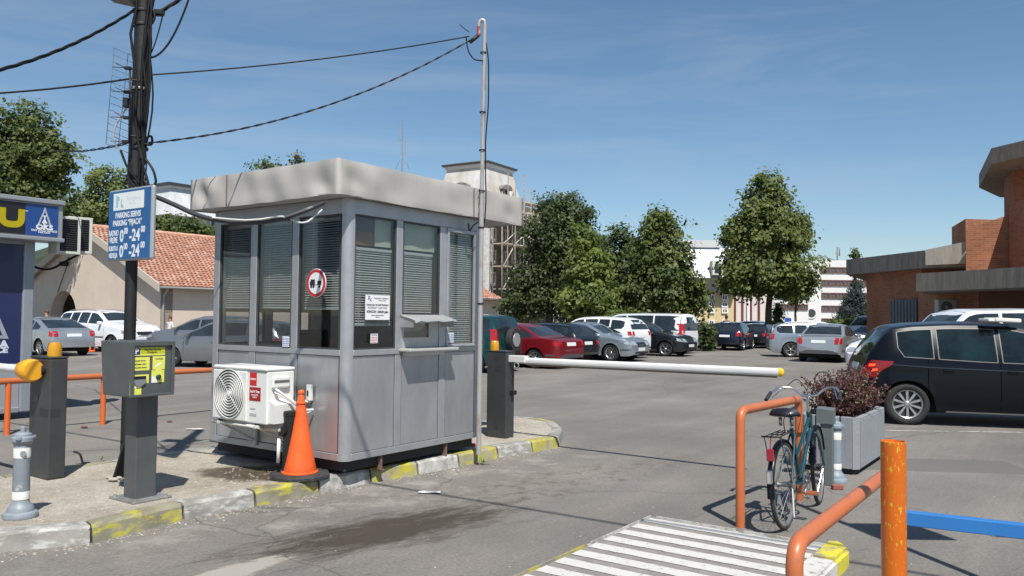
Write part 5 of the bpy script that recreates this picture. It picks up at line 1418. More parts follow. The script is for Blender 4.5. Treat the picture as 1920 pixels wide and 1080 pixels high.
# ================================================================== BICYCLE
TEAL = mat('bicycle teal', (0.006, 0.048, 0.062), 0.3, coat=0.3, var=0.15, vscale=8)
CHR = mat('chrome', (0.62, 0.63, 0.64), 0.18, 0.95)
STL = mat('dull steel', (0.30, 0.30, 0.30), 0.4, 0.8)
TYRE = mat('tyre rubber', (0.022, 0.022, 0.022), 0.8, var=0.3, vscale=10)
TYREB = mat('bicycle tyre', (0.045, 0.043, 0.040), 0.85, var=0.25, vscale=10)
pr_ = G(1474, 992); pf_ = G(1537, 944)
dirb = Vector((pf_.x - pr_.x, pf_.y - pr_.y, 0)); WB = dirb.length; ang = math.atan2(dirb.y, dirb.x)
bk = thing('bicycle', 'old teal bicycle with chrome handlebar leaning against the orange hoop', 'bicycle')
bk.matrix_world = Matrix.Translation((pr_.x, pr_.y, 0)) @ Matrix.Rotation(ang, 4, 'Z') @ Matrix.Rotation(R(-3.0), 4, 'X')
WR = 0.335
def bwheel(x, name='wheel', steer=0.0):
    M_ = Matrix.Translation((x, 0, WR)) @ Matrix.Rotation(steer, 4, 'Z') @ Matrix.Rotation(PI / 2, 4, 'X')
    hub = newbm(); lathe(hub, [(0.012, -0.055), (0.022, -0.05), (0.022, -0.045), (0.014, -0.03), (0.014, 0.03), (0.022, 0.045), (0.022, 0.05), (0.012, 0.055)], 14, mtx=M_)
    w = link(name, hub, STL, bk)
    b = newbm(); N = 48
    pts = []
    prof = [(WR - 0.016 + 0.016 * math.cos(t), 0.017 * math.sin(t)) for t in [2 * PI * k / 10 for k in range(11)]]
    lathe(b, prof, N, mtx=M_, cap=False); link('tyre', b, TYREB, w)
    b = newbm(); lathe(b, [(WR - 0.030, -0.011), (WR - 0.046, -0.010), (WR - 0.048, 0.0), (WR - 0.046, 0.010), (WR - 0.030, 0.011), (WR - 0.026, 0.0), (WR - 0.030, -0.011)], N, mtx=M_, cap=False); link('rim', b, mat('rim steel', (0.42, 0.42, 0.42), 0.3, 0.7), w)
    b = newbm()
    for k in range(32):
        a_ = 2 * PI * k / 32; off = (0.35 if k % 4 < 2 else -0.35); z_ = 0.045 if k % 2 else -0.045
        tube(b, [M_ @ Vector((0.02 * math.cos(a_ + off), 0.02 * math.sin(a_ + off), z_)), M_ @ Vector(((WR - 0.045) * math.cos(a_), (WR - 0.045) * math.sin(a_), 0))], 0.0013, 3, caps=False)
    link('spokes', b, CHR, w)
    return w
bwheel(0.0); bwheel(WB, steer=R(6))
BB = Vector((0.46, 0, 0.29)); ST = Vector((0.30, 0, 0.74)); HT = Vector((WB - 0.20, 0, 0.80)); HB_ = Vector((WB - 0.155, 0, 0.66)); RA = Vector((0, 0, WR)); FA = Vector((WB, 0, WR))
b = newbm(); tube(b, [BB, HB_ + Vector((0, 0, 0.02))], 0.018, 12); tube(b, [BB + Vector((-0.01, 0, 0.08)), BB.lerp(ST, 0.45), HT - Vector((0, 0, 0.03))][1:], 0.015, 12); tube(b, [BB, ST], 0.016, 12); tube(b, [HB_, HT + Vector((-0.01, 0, 0.02))], 0.02, 12)
for s in (-1, 1):
    tube(b, [RA + Vector((0, s * 0.06, 0)), BB + Vector((-0.03, s * 0.03, 0))], 0.009, 8); tube(b, [RA + Vector((0, s * 0.06, 0)), ST + Vector((0.02, s * 0.018, -0.05))], 0.008, 8)
tube(b, [BB + Vector((0, -0.04, 0)), BB + Vector((0, 0.04, 0))], 0.024, 14)
link('frame', b, TEAL, bk)
b = newbm()
for s in (-1, 1): tube(b, bend([HB_ + Vector((0.005, s * 0.03, -0.02)), HB_ + Vector((0.03, s * 0.055, -0.08)), FA + Vector((0, s * 0.055, 0))], 0.05, 4), 0.010, 8)
box(b, HB_ + Vector((-0.02, -0.055, -0.04)), HB_ + Vector((0.03, 0.055, -0.015)), 0.006)
link('fork', b, TEAL, bk)
b = newbm(); tube(b, [HT, HT + Vector((-0.035, 0, 0.13))], 0.012, 10); tube(b, [HT + Vector((-0.035, 0, 0.12)), HT + Vector((0.03, 0, 0.15))], 0.012, 10); link('stem', b, CHR, bk)
hc = HT + Vector((0.03, 0, 0.155))
half = lambda s: bend([hc, hc + Vector((0.0, s * 0.06, 0.0)), hc + Vector((0.03, s * 0.14, 0.07)), hc + Vector((-0.02, s * 0.24, 0.075)), hc + Vector((-0.14, s * 0.29, 0.03)), hc + Vector((-0.20, s * 0.30, -0.01))], 0.05, 5)
b = newbm(); tube(b, list(reversed(half(-1)))[:-1] + half(1), 0.011, 12); hb = link('handlebar', b, CHR, bk)
for s in (-1, 1):
    b = newbm(); p = hc + Vector((-0.13, s * 0.289, 0.034)); tube(b, [p, hc + Vector((-0.235, s * 0.302, -0.022))], 0.016, 12); link('grip', b, mat('grip black', (0.015, 0.015, 0.016), 0.7), hb)
    b = newbm(); tube(b, bend([hc + Vector((-0.02, s * 0.22, 0.06)), hc + Vector((-0.08, s * 0.245, 0.03)), hc + Vector((-0.16, s * 0.27, -0.01))], 0.03, 3), 0.005, 6); link('brake_lever', b, CHR, hb)
b = newbm(); tube(b, bend([hc + Vector((-0.02, -0.20, 0.06)), hc + Vector((0.10, -0.16, 0.20)), hc + Vector((0.16, -0.04, 0.20)), hc + Vector((0.10, 0, 0.0)), HB_ + Vector((0.04, 0, 0.02))], 0.12, 6), 0.004, 6); tube(b, bend([hc + Vector((-0.02, 0.20, 0.06)), hc + Vector((0.12, 0.12, 0.16)), hc + Vector((0.13, 0.03, 0.02)), HT + Vector((0.02, 0.02, -0.08))], 0.1, 6), 0.004, 6); link('brake_cable', b, CABLE, bk)
# saddle
b = newbm(); rings = []
for i in range(9):
    t = i / 8; x = 0.16 - 0.28 * t; w = 0.030 + 0.095 * (max(0, t - 0.25) / 0.75) ** 0.9; z = 0.86 + 0.012 * (t - 0.5) ** 2 * 8
    rings.append([b.verts.new((0.25 + x, w * math.sin(a), z + 0.034 * math.cos(a) * (0.6 + 0.4 * t) - (0.02 if abs(math.cos(a)) < 0.3 else 0))) for a in [2 * PI * k / 14 for k in range(14)]])
for i in range(8):
    for k in range(14): b.faces.new((rings[i][k], rings[i][(k + 1) % 14], rings[i + 1][(k + 1) % 14], rings[i + 1][k]))
b.faces.new(rings[0]); b.faces.new(rings[-1]); bmesh.ops.recalc_face_normals(b, faces=b.faces)
sd = link('saddle', b, mat('saddle vinyl', (0.018, 0.019, 0.028), 0.35), bk, smooth=True)
b = newbm()
for s in (-1, 1): tube(b, [(0.16, s * 0.045, 0.775), (0.16, s * 0.045, 0.84)], 0.014, 8)
link('saddle_spring', b, STL, sd)
b = newbm(); tube(b, [ST, ST + Vector((-0.03, 0, 0.115))], 0.012, 10); link('seat_post', b, CHR, bk)
# mudguards
def guard(x, a0, a1, m, r=WR + 0.02, steer=0.0, w=0.028):
    b = newbm(); n = 20; rows = []
    M_ = Matrix.Translation((x, 0, WR)) @ Matrix.Rotation(steer, 4, 'Z')
    for i in range(n + 1):
        a = a0 + (a1 - a0) * i / n
        rows.append([b.verts.new(M_ @ Vector(((r - 0.016 * (abs(q) ** 2)) * math.cos(a), q * w, (r - 0.016 * (abs(q) ** 2)) * math.sin(a)))) for q in (-1, -0.6, 0, 0.6, 1)])
    for i in range(n):
        for j in range(4): f = b.faces.new((rows[i][j], rows[i + 1][j], rows[i + 1][j + 1], rows[i][j + 1])); f.smooth = True
    bmesh.ops.solidify(b, geom=b.faces[:], thickness=0.0015)
    return link('mudguard', b, m, bk)
mgd = guard(0.0, R(25), R(188), mat('mudguard dark', (0.018, 0.02, 0.028), 0.3, 0.3))
guard(WB, R(15), R(170), mat('mudguard dark', (0, 0, 0)), steer=R(6))
b = newbm(); box(b, (-0.318, -0.027, 0.56), (-0.295, 0.027, 0.65), 0.006); tube(b, [(-0.30, 0, 0.64), (-0.27, 0, 0.735)], 0.004, 5); link('reflector', b, mat('reflector red', (0.26, 0.008, 0.022), 0.25, coat=0.5), bk)
b = newbm(); box(b, (-0.372, -0.022, 0.40), (-0.335, 0.022, 0.50), 0.010, seg=2); link('rear_lamp', b, CHR, bk)
# carrier
b = newbm()
for y in (-0.055, -0.02, 0.02, 0.055): tube(b, [(-0.27, y, 0.735), (0.19, y, 0.735)], 0.004, 6)
for x in (-0.27, -0.1, 0.05): tube(b, [(x, -0.06, 0.735), (x, 0.06, 0.735)], 0.004, 6)
tube(b, [(-0.28, -0.085, 0.737), (-0.27, 0.07, 0.737)], 0.007, 6)
for s in (-1, 1): tube(b, [(-0.24, s * 0.06, 0.735), (0.0, s * 0.068, WR)], 0.004, 6)
tube(b, [(0.19, 0, 0.735), (0.28, 0, 0.70)], 0.005, 6)
link('carrier', b, BLK, bk)
b = newbm(); tube(b, bend([(-0.10, -0.06, 0.74), (-0.17, -0.07, 0.86), (0.05, -0.06, 0.90), (0.14, -0.04, 0.80)], 0.08, 5), 0.004, 5); link('strap', b, BLK, bk)
# drive side (right): chainwheel, crank, pedals, chain case
b = newbm(); M_ = Matrix.Translation(BB + Vector((0, -0.055, 0))) @ Matrix.Rotation(PI / 2, 4, 'X')
lathe(b, [(0.080, -0.002), (0.095, -0.002), (0.095, 0.002), (0.080, 0.002), (0.080, -0.002)], 32, mtx=M_, cap=False); lathe(b, [(0.022, -0.004), (0.022, 0.01)], 16, mtx=M_)
for k in range(5):
    a = 2 * PI * k / 5; box(b, (0.01, -0.006, -0.0015), (0.086, 0.006, 0.0015), mtx=M_ @ Matrix.Rotation(a, 4, 'Z'))
cw = link('chainwheel', b, STL, bk)
b = newbm(); pts = []
for k in range(13): a = -PI / 2 + PI * k / 12; pts.append(Vector((BB.x + 0.097 * math.cos(a), -0.055, BB.z + 0.097 * math.sin(a))))
for k in range(9): a = PI / 2 + PI * k / 8; pts.append(Vector((0.038 * math.cos(a), -0.055, WR + 0.038 * math.sin(a))))
pts.append(pts[0]); tube(b, pts, 0.005, 5); link('chain', b, mat('chain brown', (0.05, 0.04, 0.03), 0.6, 0.4), bk)
for s, a in ((-1, R(200)), (1, R(20))):
    d = Vector((math.cos(a), 0, math.sin(a))) * 0.17
    b = newbm(); p0 = BB + Vector((0, s * 0.065, 0)); tube(b, [p0, p0 + d + Vector((0, s * 0.012, 0))], 0.009, 8); cr_ = link('crank', b, CHR, bk)
    q = p0 + d + Vector((0, s * 0.02, 0)); b = newbm()
    for dx in (-0.028, 0.028): box(b, q + Vector((dx - 0.012, min(0, s * 0.09), -0.011)), q + Vector((dx + 0.012, max(0, s * 0.09), 0.011)), 0.003)
    tube(b, [q, q + Vector((0, s * 0.10, 0))], 0.006, 8); link('pedal', b, mat('pedal orange brown', (0.32, 0.09, 0.04), 0.6) if s == -1 else BLK, cr_)
b = newbm(); box(b, (-0.02, -0.085, WR - 0.02), (0.03, -0.06, WR + 0.02), 0.005); tube(b, [(-0.02, -0.07, WR - 0.02), (-0.12, -0.10, 0.12)], 0.008, 6); tube(b, [(0, 0, 0)] and [(0.0, -0.075, WR), (0.0, 0.075, WR)], 0.007, 8); link('kickstand', b, STL, bk)
text('CITY', 0.055, mat('decal pale', (0.55, 0.58, 0.50), 0.5), Matrix.Translation((BB.lerp(HB_, 0.55)) + Vector((0, -0.0195, 0))) @ Matrix.Rotation(-math.atan2(HB_.z - BB.z, HB_.x - BB.x), 4, 'Y') @ Matrix.Rotation(PI / 2, 4, 'X'), bk, 'lettering', 0.001, 1.4, 'CENTER', 0.0005)
# ================================================================== CARS
GLS = mat('car glass', (0.012, 0.017, 0.020), 0.04, spec=0.7, coat=0.0, col2=(0.03, 0.04, 0.045), vscale=1.5)
GLT = mat('teal car glass', (0.004, 0.008, 0.010), 0.04, spec=0.4, col2=(0.008, 0.024, 0.028), vscale=2.2)
TRIM = mat('black trim', (0.015, 0.015, 0.016), 0.5)
WELL = mat('wheel well', (0.006, 0.006, 0.006), 0.9)
CTYRE = mat('car tyre', (0.020, 0.020, 0.020), 0.75)
RIM = mat('alloy', (0.50, 0.51, 0.52), 0.28, 0.8)
RIMD = mat('brake dark', (0.03, 0.03, 0.03), 0.6)
TAIL = mat('tail lamp red', (0.38, 0.008, 0.010), 0.15, coat=0.6)
TAILL = mat('tail lamp lit', (0.24, 0.006, 0.006), 0.15, coat=0.6)
HEADL = mat('headlamp', (0.55, 0.58, 0.60), 0.08, 0.5, coat=1.0)
PLATE = mat('number plate', (0.68, 0.70, 0.70), 0.4)
SEAM = mat('panel gap', (0.002, 0.002, 0.002), 0.9, spec=0.0)
def carpaint(name, c, metal=0.35, rough=0.32):
    return mat('paint ' + name, c, rough, metal, coat=0.8, var=0.03, vscale=1.5)

STY = {
 'sedan': dict(top=[(0, .46), (.008, .60), (.03, .655), (.165, .70), (.22, .80), (.30, .935), (.36, .985), (.46, 1.0), (.54, .985), (.60, .93), (.745, .705), (.80, .68), (.92, .60), (.975, .52), (1, .42)],
     belt=[(0, .62), (.15, .665), (.4, .645), (.74, .62), (1, .5)], side=(.215, .705), pil=(.335, .50), rear=(.175, .325), wind=(.575, .735), rview='top'),
 'liftback': dict(top=[(0, .46), (.008, .60), (.03, .655), (.10, .70), (.20, .82), (.31, .95), (.38, .99), (.46, 1.0), (.54, .985), (.60, .93), (.745, .705), (.80, .68), (.92, .60), (.975, .52), (1, .42)],
     belt=[(0, .62), (.1, .665), (.4, .645), (.74, .62), (1, .5)], side=(.20, .705), pil=(.33, .50), rear=(.115, .32), wind=(.575, .735), rview='top'),
 'hatch': dict(top=[(0, .40), (.008, .56), (.02, .65), (.055, .80), (.085, .91), (.12, .965), (.25, .995), (.38, 1.0), (.50, .985), (.56, .94), (.72, .71), (.78, .68), (.91, .60), (.97, .51), (1, .40)],
     belt=[(0, .62), (.1, .67), (.4, .645), (.72, .615), (1, .5)], side=(.10, .68), pil=(.25, .45), rear=None, rz=(.665, .905), wind=(.545, .71), rview='rear'),
 'wagon': dict(top=[(0, .42), (.006, .58), (.018, .66), (.045, .82), (.07, .92), (.10, .97), (.25, .995), (.42, 1.0), (.54, .985), (.60, .93), (.745, .705), (.80, .68), (.92, .60), (.975, .52), (1, .42)],
     belt=[(0, .64), (.1, .67), (.4, .645), (.74, .62), (1, .5)], side=(.07, .705), pil=(.22, .345, .50), rear=None, rz=(.665, .91), wind=(.575, .735), rview='rear'),
 'suv': dict(top=[(0, .42), (.006, .56), (.015, .66), (.05, .85), (.08, .94), (.12, .975), (.25, .995), (.40, 1.0), (.53, .985), (.58, .95), (.71, .74), (.76, .71), (.91, .64), (.97, .56), (1, .40)],
     belt=[(0, .66), (.1, .69), (.4, .665), (.71, .64), (1, .54)], side=(.085, .675), pil=(.22, .34, .48), rear=None, rz=(.68, .92), wind=(.555, .705), rview='rear'),
 'mpv': dict(top=[(0, .30), (.004, .44), (.012, .56), (.028, .66), (.058, .80), (.085, .90), (.115, .955), (.18, .98), (.30, .998), (.40, 1.0), (.52, .985), (.60, .93), (.76, .70), (.81, .67), (.92, .57), (.975, .48), (1, .36)],
     belt=[(0, .60), (.1, .64), (.4, .60), (.74, .58), (1, .45)], side=(.125, .73), pil=(.25, .455), rear=None, rz=(.62, .90), wind=(.575, .75), rview='rear'),
 'van': dict(top=[(0, .40), (.004, .60), (.012, .80), (.022, .93), (.04, .98), (.15, .995), (.45, 1.0), (.68, .985), (.735, .945), (.845, .66), (.88, .62), (.96, .52), (.985, .45), (1, .34)],
     belt=[(0, .555), (.1, .555), (.4, .555), (.80, .545), (1, .42)], side=(.035, .79), pil=(.30, .58), rear=None, rz=(.56, .90), wind=(.72, .84), rview='rear'),
 'boxy4': dict(top=[(0, .40), (.004, .56), (.012, .70), (.035, .88), (.055, .965), (.08, .985), (.25, 1.0), (.45, 1.0), (.54, .98), (.58, .94), (.66, .72), (.70, .70), (.93, .66), (.975, .58), (1, .38)],
     belt=[(0, .66), (.1, .66), (.4, .655), (.66, .64), (1, .58)], side=(.065, .64), pil=(.24, .40), rear=None, rz=(.66, .93), wind=(.555, .655), rview='rear'),
}
def interp(tab, u):
    if u <= tab[0][0]: return tab[0][1]
    for (a, b), (c, d) in zip(tab, tab[1:]):
        if u <= c: return b + (d - b) * (u - a) / (c - a)
    return tab[-1][1]
_wheels = {}
def wheel_meshes(r, spokes, w=0.205, rimf=0.68):
    key = (r, spokes)
    if key in _wheels: return _wheels[key]
    Mx = Matrix.Rotation(PI / 2, 4, 'X')       # axis along -y
    b = newbm(); rr = r * rimf
    lathe(b, [(rr, -w / 2), (r * 0.93, -w / 2), (r, -w / 2 + 0.03), (r, w / 2 - 0.03), (r * 0.93, w / 2), (rr, w / 2 - 0.004), (rr * 0.97, w / 2 - 0.03)], 36, mtx=Mx, cap=False)
    ty = bpy.data.meshes.new('tyre'); b.to_mesh(ty); b.free(); ty.materials.append(CTYRE)
    b = newbm(); lathe(b, [(rr * 0.985, w / 2 - 0.004), (rr * 0.91, w / 2 - 0.012), (rr * 0.90, w / 2 - 0.045), (rr * 0.985, w / 2 - 0.05)], 36, mtx=Mx, cap=False)
    for k in range(spokes):
        a = 2 * PI * k / spokes
        wd = rr * (0.95 / spokes) * 1.15 if spokes > 6 else rr * 0.15
        M_ = Mx @ Matrix.Rotation(a, 4, 'Z')
        vs = prism(b, [(rr * 0.12, -wd * 0.5), (rr * 0.93, -wd * 0.8), (rr * 0.93, wd * 0.8), (rr * 0.12, wd * 0.5)], w / 2 - 0.045, w / 2 - 0.022)
        for v in vs: v.co = M_ @ v.co
    lathe(b, [(rr * 0.22, w / 2 - 0.05), (rr * 0.22, w / 2 - 0.018), (rr * 0.10, w / 2 - 0.012), (0.001, w / 2 - 0.012)], 18, mtx=Mx, cap=False)
    ri = bpy.data.meshes.new('rim'); b.to_mesh(ri); b.free(); ri.materials.append(RIM)
    b = newbm(); lathe(b, [(rr * 0.98, w / 2 - 0.06), (0.01, w / 2 - 0.06)], 24, mtx=Mx, cap=False); lathe(b, [(rr * 0.98, -w / 2 + 0.03), (0.01, -w / 2 + 0.03)], 24, mtx=Mx, cap=False)
    wh = bpy.data.meshes.new('wheel'); b.to_mesh(wh); b.free(); wh.materials.append(RIMD)
    _wheels[key] = (wh, ty, ri)
    return _wheels[key]

def car(anchor, loc, heading, L, W, H, style, paint, label, cat='car', group='cars parked in the car park', r=0.31, spokes=5, lights='corner', fa=None, ra=None, glass=None, rails=False, lower=None,
        chrome=False, seams=True, details=True, plate=True, lit=False, spare=False, lightz=None, name='parked_car', wiper=False, sides=(1, -1), grille=True, handle=True):
    glass = glass or GLS
    S_ = STY[style]
    t = thing(name, label, cat, (0, 0, 0), heading, group)
    A_ = Vector(anchor); c, s = math.cos(heading), math.sin(heading)
    t.location = (loc[0] - (A_.x * c - A_.y * s), loc[1] - (A_.x * s + A_.y * c), 0.0)
    X = lambda u: (u - 0.5) * L
    fa = fa if fa is not None else L / 2 - 0.85 * (0.2 * L / 0.9)
    ra = ra if ra is not None else -L / 2 + 0.19 * L
    top = lambda u: interp(S_['top'], u) * H
    belt = lambda u: min(interp(S_['belt'], u) * H, top(u) - 0.015)
    us = sorted(set([a for a, _ in S_['top']] + [i / 40 for i in range(41)] + [((ax + dx) / L + 0.5) for ax in (fa, ra) for dx in [(r + 0.045) * math.cos(PI * k / 12) for k in range(13)]] + [0.004, 0.015, 0.99, 0.997]))
    us = [u for i, u in enumerate(us) if 0 <= u <= 1 and (i == 0 or u - us[i - 1] > 0.0012)]
    sill = 0.20 * (r / 0.31)
    def zbot(u):
        x = X(u); z = sill
        if u < 0.04: z = sill + (0.04 - u) / 0.04 * 0.13
        if u > 0.965: z = sill + (u - 0.965) / 0.035 * 0.06
        for ax in (fa, ra):
            d2 = (r + 0.05) ** 2 - (x - ax) ** 2
            if d2 > 0: z = max(z, r + math.sqrt(d2) * 0.98)
        return min(z, belt(u) - 0.06)
    def hw(u):          # half width in plan at the shoulder
        w = W / 2
        f = max(0, (u - 0.80) / 0.20); w *= 1 - 0.20 * f ** 2.6
        q = max(0, (0.16 - u) / 0.16); w *= 1 - (0.24 if style == 'mpv' else 0.13) * q ** 2.6
        if u > 0.985: w *= 1 - 0.16 * ((u - 0.985) / 0.015) ** 2
        if u < 0.012: w *= 1 - 0.08 * ((0.012 - u) / 0.012) ** 2
        return w
    bm = newbm(); rows = []
    NL, NU, NT = 8, 4, 6
    boxy = style in ('van', 'boxy4')
    for u in us:
        zb, zs, zt = zbot(u), belt(u), top(u); w = hw(u); row = []
        for j in range(NL + 1):
            k = j / NL; z = zb + (zs - zb) * k; q = z / H
            f = 1 - 0.10 * max(0, (0.26 - q) / 0.26) ** 1.4 - 0.05 * max(0, (q - 0.42) / 0.3) ** 2
            if abs(q - 0.50) < 0.03: f -= 0.004
            # flared arches
            for ax in (fa, ra):
                dd = abs(math.hypot(X(u) - ax, z - r) - (r + 0.06))
                if dd < 0.06: f += 0.010 * (1 - dd / 0.06)
            row.append(Vector((X(u), w * f, z)))
        gh = zt - zs; tum = 0.36 if not boxy else 0.16
        full = min(1, gh / (0.25 * H))
        wsh = row[-1].y
        ctop = zt; drop = 0.055 * full + 0.012
        wr = wsh - tum * max(0, gh - drop) - 0.02 - 0.015 * full
        ze = zt - drop
        if ze < zs: ze = zs + (zt - zs) * 0.5
        for j in range(1, NU + 1):
            k = j / NU; row.append(Vector((X(u), wsh + (wr - wsh) * (k ** 1.15), zs + (ze - zs) * k)))
        for j in range(1, NT + 1):
            k = j / NT; y = wr * math.cos(k * PI / 2); z = ze + (ctop - ze) * (math.sin(k * PI / 2) ** 0.8)
            row.append(Vector((X(u), wr * (1 - k) if k > 0.34 else wr * (1 - k * 0.9), z if k > 0.2 else ze + (ctop - ze) * 0.45)))
        rows.append(row)
    nj = len(rows[0]); Lv, Rv = [], []
    for row in rows:
        Lv.append([bm.verts.new(p) for p in row]); Rv.append([bm.verts.new((p.x, -p.y, p.z)) for p in row[:-1]] + [Lv[-1][-1]])
    for i in range(len(rows) - 1):
        for j in range(nj - 1):
            a = (Lv[i][j], Lv[i][j + 1], Lv[i + 1][j + 1], Lv[i + 1][j]); b_ = (Rv[i][j], Rv[i + 1][j], Rv[i + 1][j + 1], Rv[i][j + 1])
            for q in (a, b_):
                try: bm.faces.new(q)
                except ValueError: pass
    for e in (0, -1):
        lp = Lv[e][:-1] + [Lv[e][-1]] + list(reversed(Rv[e][:-1]))
        bm.faces.new(lp)
    bmesh.ops.recalc_face_normals(bm, faces=bm.faces)
    bvh = BVHTree.FromBMesh(bm)
    if not bm.faces: return t
    body = link('body', bm, paint, t, smooth=False); smooth_auto(body.data, 32)
    # underbody and wheel wells
    b = newbm(); box(b, (-L / 2 + 0.25, -W / 2 + 0.20, sill - 0.02), (L / 2 - 0.25, W / 2 - 0.20, 0.52 * H)); link('underbody', b, WELL, t)
    DIR = {'L': (Vector((0, 3, 0)), Vector((0, -1, 0))), 'R': (Vector((0, -3, 0)), Vector((0, 1, 0))), 'F': (Vector((6, 0, 0)), Vector((-1, 0, 0))), 'B': (Vector((-6, 0, 0)), Vector((1, 0, 0))), 'T': (Vector((0, 0, 4)), Vector((0, 0, -1)))}
    def cast(view, p, q):
        o, d = DIR[view]
        if view in 'LR': P = Vector((p, o.y, q))
        elif view in 'FB': P = Vector((o.x, p, q))
        else: P = Vector((p, q, o.z))
        h = bvh.ray_cast(P, d)
        if h[0] is None:
            h = bvh.find_nearest(P - d * 0 + d * (3 if view in 'LR' else 6) * 0.7)
            if h[0] is None: return P, -d
        return h[0], h[1]
    def patch(view, poly, m, name, off=0.004, rings=(0.0, 0.5, 1.0), sub=3, parent=None, skirt=0.012):
        P = []
        for i in range(len(poly)):
            a, b_ = poly[i], poly[(i + 1) % len(poly)]
            for k in range(sub): P.append((a[0] + (b_[0] - a[0]) * k / sub, a[1] + (b_[1] - a[1]) * k / sub))
        cx = sum(p[0] for p in P) / len(P); cy = sum(p[1] for p in P) / len(P)
        b = newbm(); ring_v = []
        hc_, hn = cast(view, cx, cy); cv = b.verts.new(hc_ + hn * off)
        for rr in rings[1:]:
            rv = []
            for p in P:
                h_, n_ = cast(view, cx + (p[0] - cx) * rr, cy + (p[1] - cy) * rr); rv.append(b.verts.new(h_ + n_ * off))
            ring_v.append(rv)
        sk = []
        for p in P:
            h_, n_ = cast(view, p[0], p[1]); sk.append(b.verts.new(h_ - n_ * skirt))
        ring_v.append(sk)
        n = len(P)
        for k in range(n): b.faces.new((cv, ring_v[0][k], ring_v[0][(k + 1) % n]))
        for a_, b2 in zip(ring_v, ring_v[1:]):
            for k in range(n): b.faces.new((a_[k], b2[k], b2[(k + 1) % n], a_[(k + 1) % n]))
        bmesh.ops.recalc_face_normals(b, faces=b.faces)
        # outward check
        o, d = DIR[view]
        f0 = [f for f in b.faces if cv in f.verts]
        if sum((f.normal for f in f0), Vector()).dot(d) > 0: bmesh.ops.reverse_faces(b, faces=b.faces)
        ob = link(name, b, m, parent or t)
        for p_ in ob.data.polygons: p_.use_smooth = True
        smooth_auto(ob.data, 40)
        return ob
    def strip(view, pts, w, m, name, off=0.003):
        b = newbm(); prev = None
        dens = []
        for (a, b_) in zip(pts, pts[1:]):
            n = max(1, int(math.hypot(b_[0] - a[0], b_[1] - a[1]) / 0.12))
            for k in range(n): dens.append((a[0] + (b_[0] - a[0]) * k / n, a[1] + (b_[1] - a[1]) * k / n))
        dens.append(pts[-1])
        for i, p in enumerate(dens):
            a = dens[max(0, i - 1)]; c_ = dens[min(len(dens) - 1, i + 1)]; d = Vector((c_[0] - a[0], c_[1] - a[1])); d = d.normalized() if d.length > 1e-6 else Vector((1, 0)); n_ = Vector((-d.y, d.x)) * w / 2
            h1, n1 = cast(view, p[0] + n_.x, p[1] + n_.y); h2, n2 = cast(view, p[0] - n_.x, p[1] - n_.y)
            cur = (b.verts.new(h1 + n1 * off), b.verts.new(h2 + n2 * off), b.verts.new(h1 - n1 * 0.004), b.verts.new(h2 - n2 * 0.004))
            if prev:
                b.faces.new((prev[0], cur[0], cur[1], prev[1])); b.faces.new((prev[2], cur[2], cur[0], prev[0])); b.faces.new((prev[1], cur[1], cur[3], prev[3]))
            prev = cur
        bmesh.ops.recalc_face_normals(b, faces=b.faces)
        return link(name, b, m, t)
    # side windows
    u0, u1 = S_['side']; cuts = [u0] + list(S_['pil']) + [u1]
    edge = lambda u: top(u) - 0.055 * min(1, (top(u) - belt(u)) / (0.25 * H)) - 0.012
    for sd_ in sides:
        vw = 'L' if sd_ == 1 else 'R'
        for k in range(len(cuts) - 1):
            a, b_ = cuts[k] + (0.008 if k else 0), cuts[k + 1] - (0.008 if k < len(cuts) - 2 else 0)
            bot, tp = [], []
            N_ = 6
            for i in range(N_ + 1):
                u = a + (b_ - a) * i / N_; zb_, zt_ = belt(u) + 0.025, edge(u) - 0.05
                if k == 0 and i == 0 and style not in ('van', 'boxy4'): zb_ += 0.35 * max(0, zt_ - zb_)
                if zt_ - zb_ > 0.02: bot.append((X(u), zb_)); tp.append((X(u), zt_))
            if len(bot) < 2: continue
            pts = bot + list(reversed(tp))
            patch(vw, pts, glass, 'window', sub=2)
            if chrome:
                strip(vw, bot, 0.010, mat('window trim', (0.12, 0.115, 0.11), 0.45, 0.0), 'window_trim', 0.007); strip(vw, tp, 0.009, mat('window trim', (0, 0, 0)), 'window_trim', 0.007)
                strip(vw, [bot[0], tp[0]], 0.012, mat('window trim', (0, 0, 0)), 'window_trim', 0.007)
                strip(vw, [bot[-1], tp[-1]], 0.012, mat('window trim', (0, 0, 0)), 'window_trim', 0.007)
    # screens
    def wrf(u):
        gh = top(u) - belt(u); tum = 0.36 if not boxy else 0.16; full = min(1, gh / (0.25 * H)); return max(0.3, hw(u) * 0.93 - tum * max(0, gh - 0.055) - 0.10)
    a, b_ = S_['wind']; N_ = 4
    pts = [(X(a + (b_ - a) * i / N_), wrf(a + (b_ - a) * i / N_)) for i in range(N_ + 1)]
    patch('T', pts + [(x, -y) for x, y in reversed(pts)], glass, 'windscreen', sub=3)
    if S_['rview'] == 'top':
        a, b_ = S_['rear']; pts = [(X(a + (b_ - a) * i / N_), wrf(a + (b_ - a) * i / N_)) for i in range(N_ + 1)]
        patch('T', pts + [(x, -y) for x, y in reversed(pts)], glass, 'rear_window', sub=3)
    else:
        z0_, z1_ = S_['rz'][0] * H + 0.02, S_['rz'][1] * H
        wb, wt = W / 2 * 0.80, W / 2 * (0.66 if not boxy else 0.78)
        patch('B', [(-wb, z0_), (wb, z0_), (wt, z1_), (-wt, z1_)], glass, 'rear_window', sub=4)
    # lamps
    lz = lightz or (0.50, 0.62)
    tm = TAILL if lit else TAIL
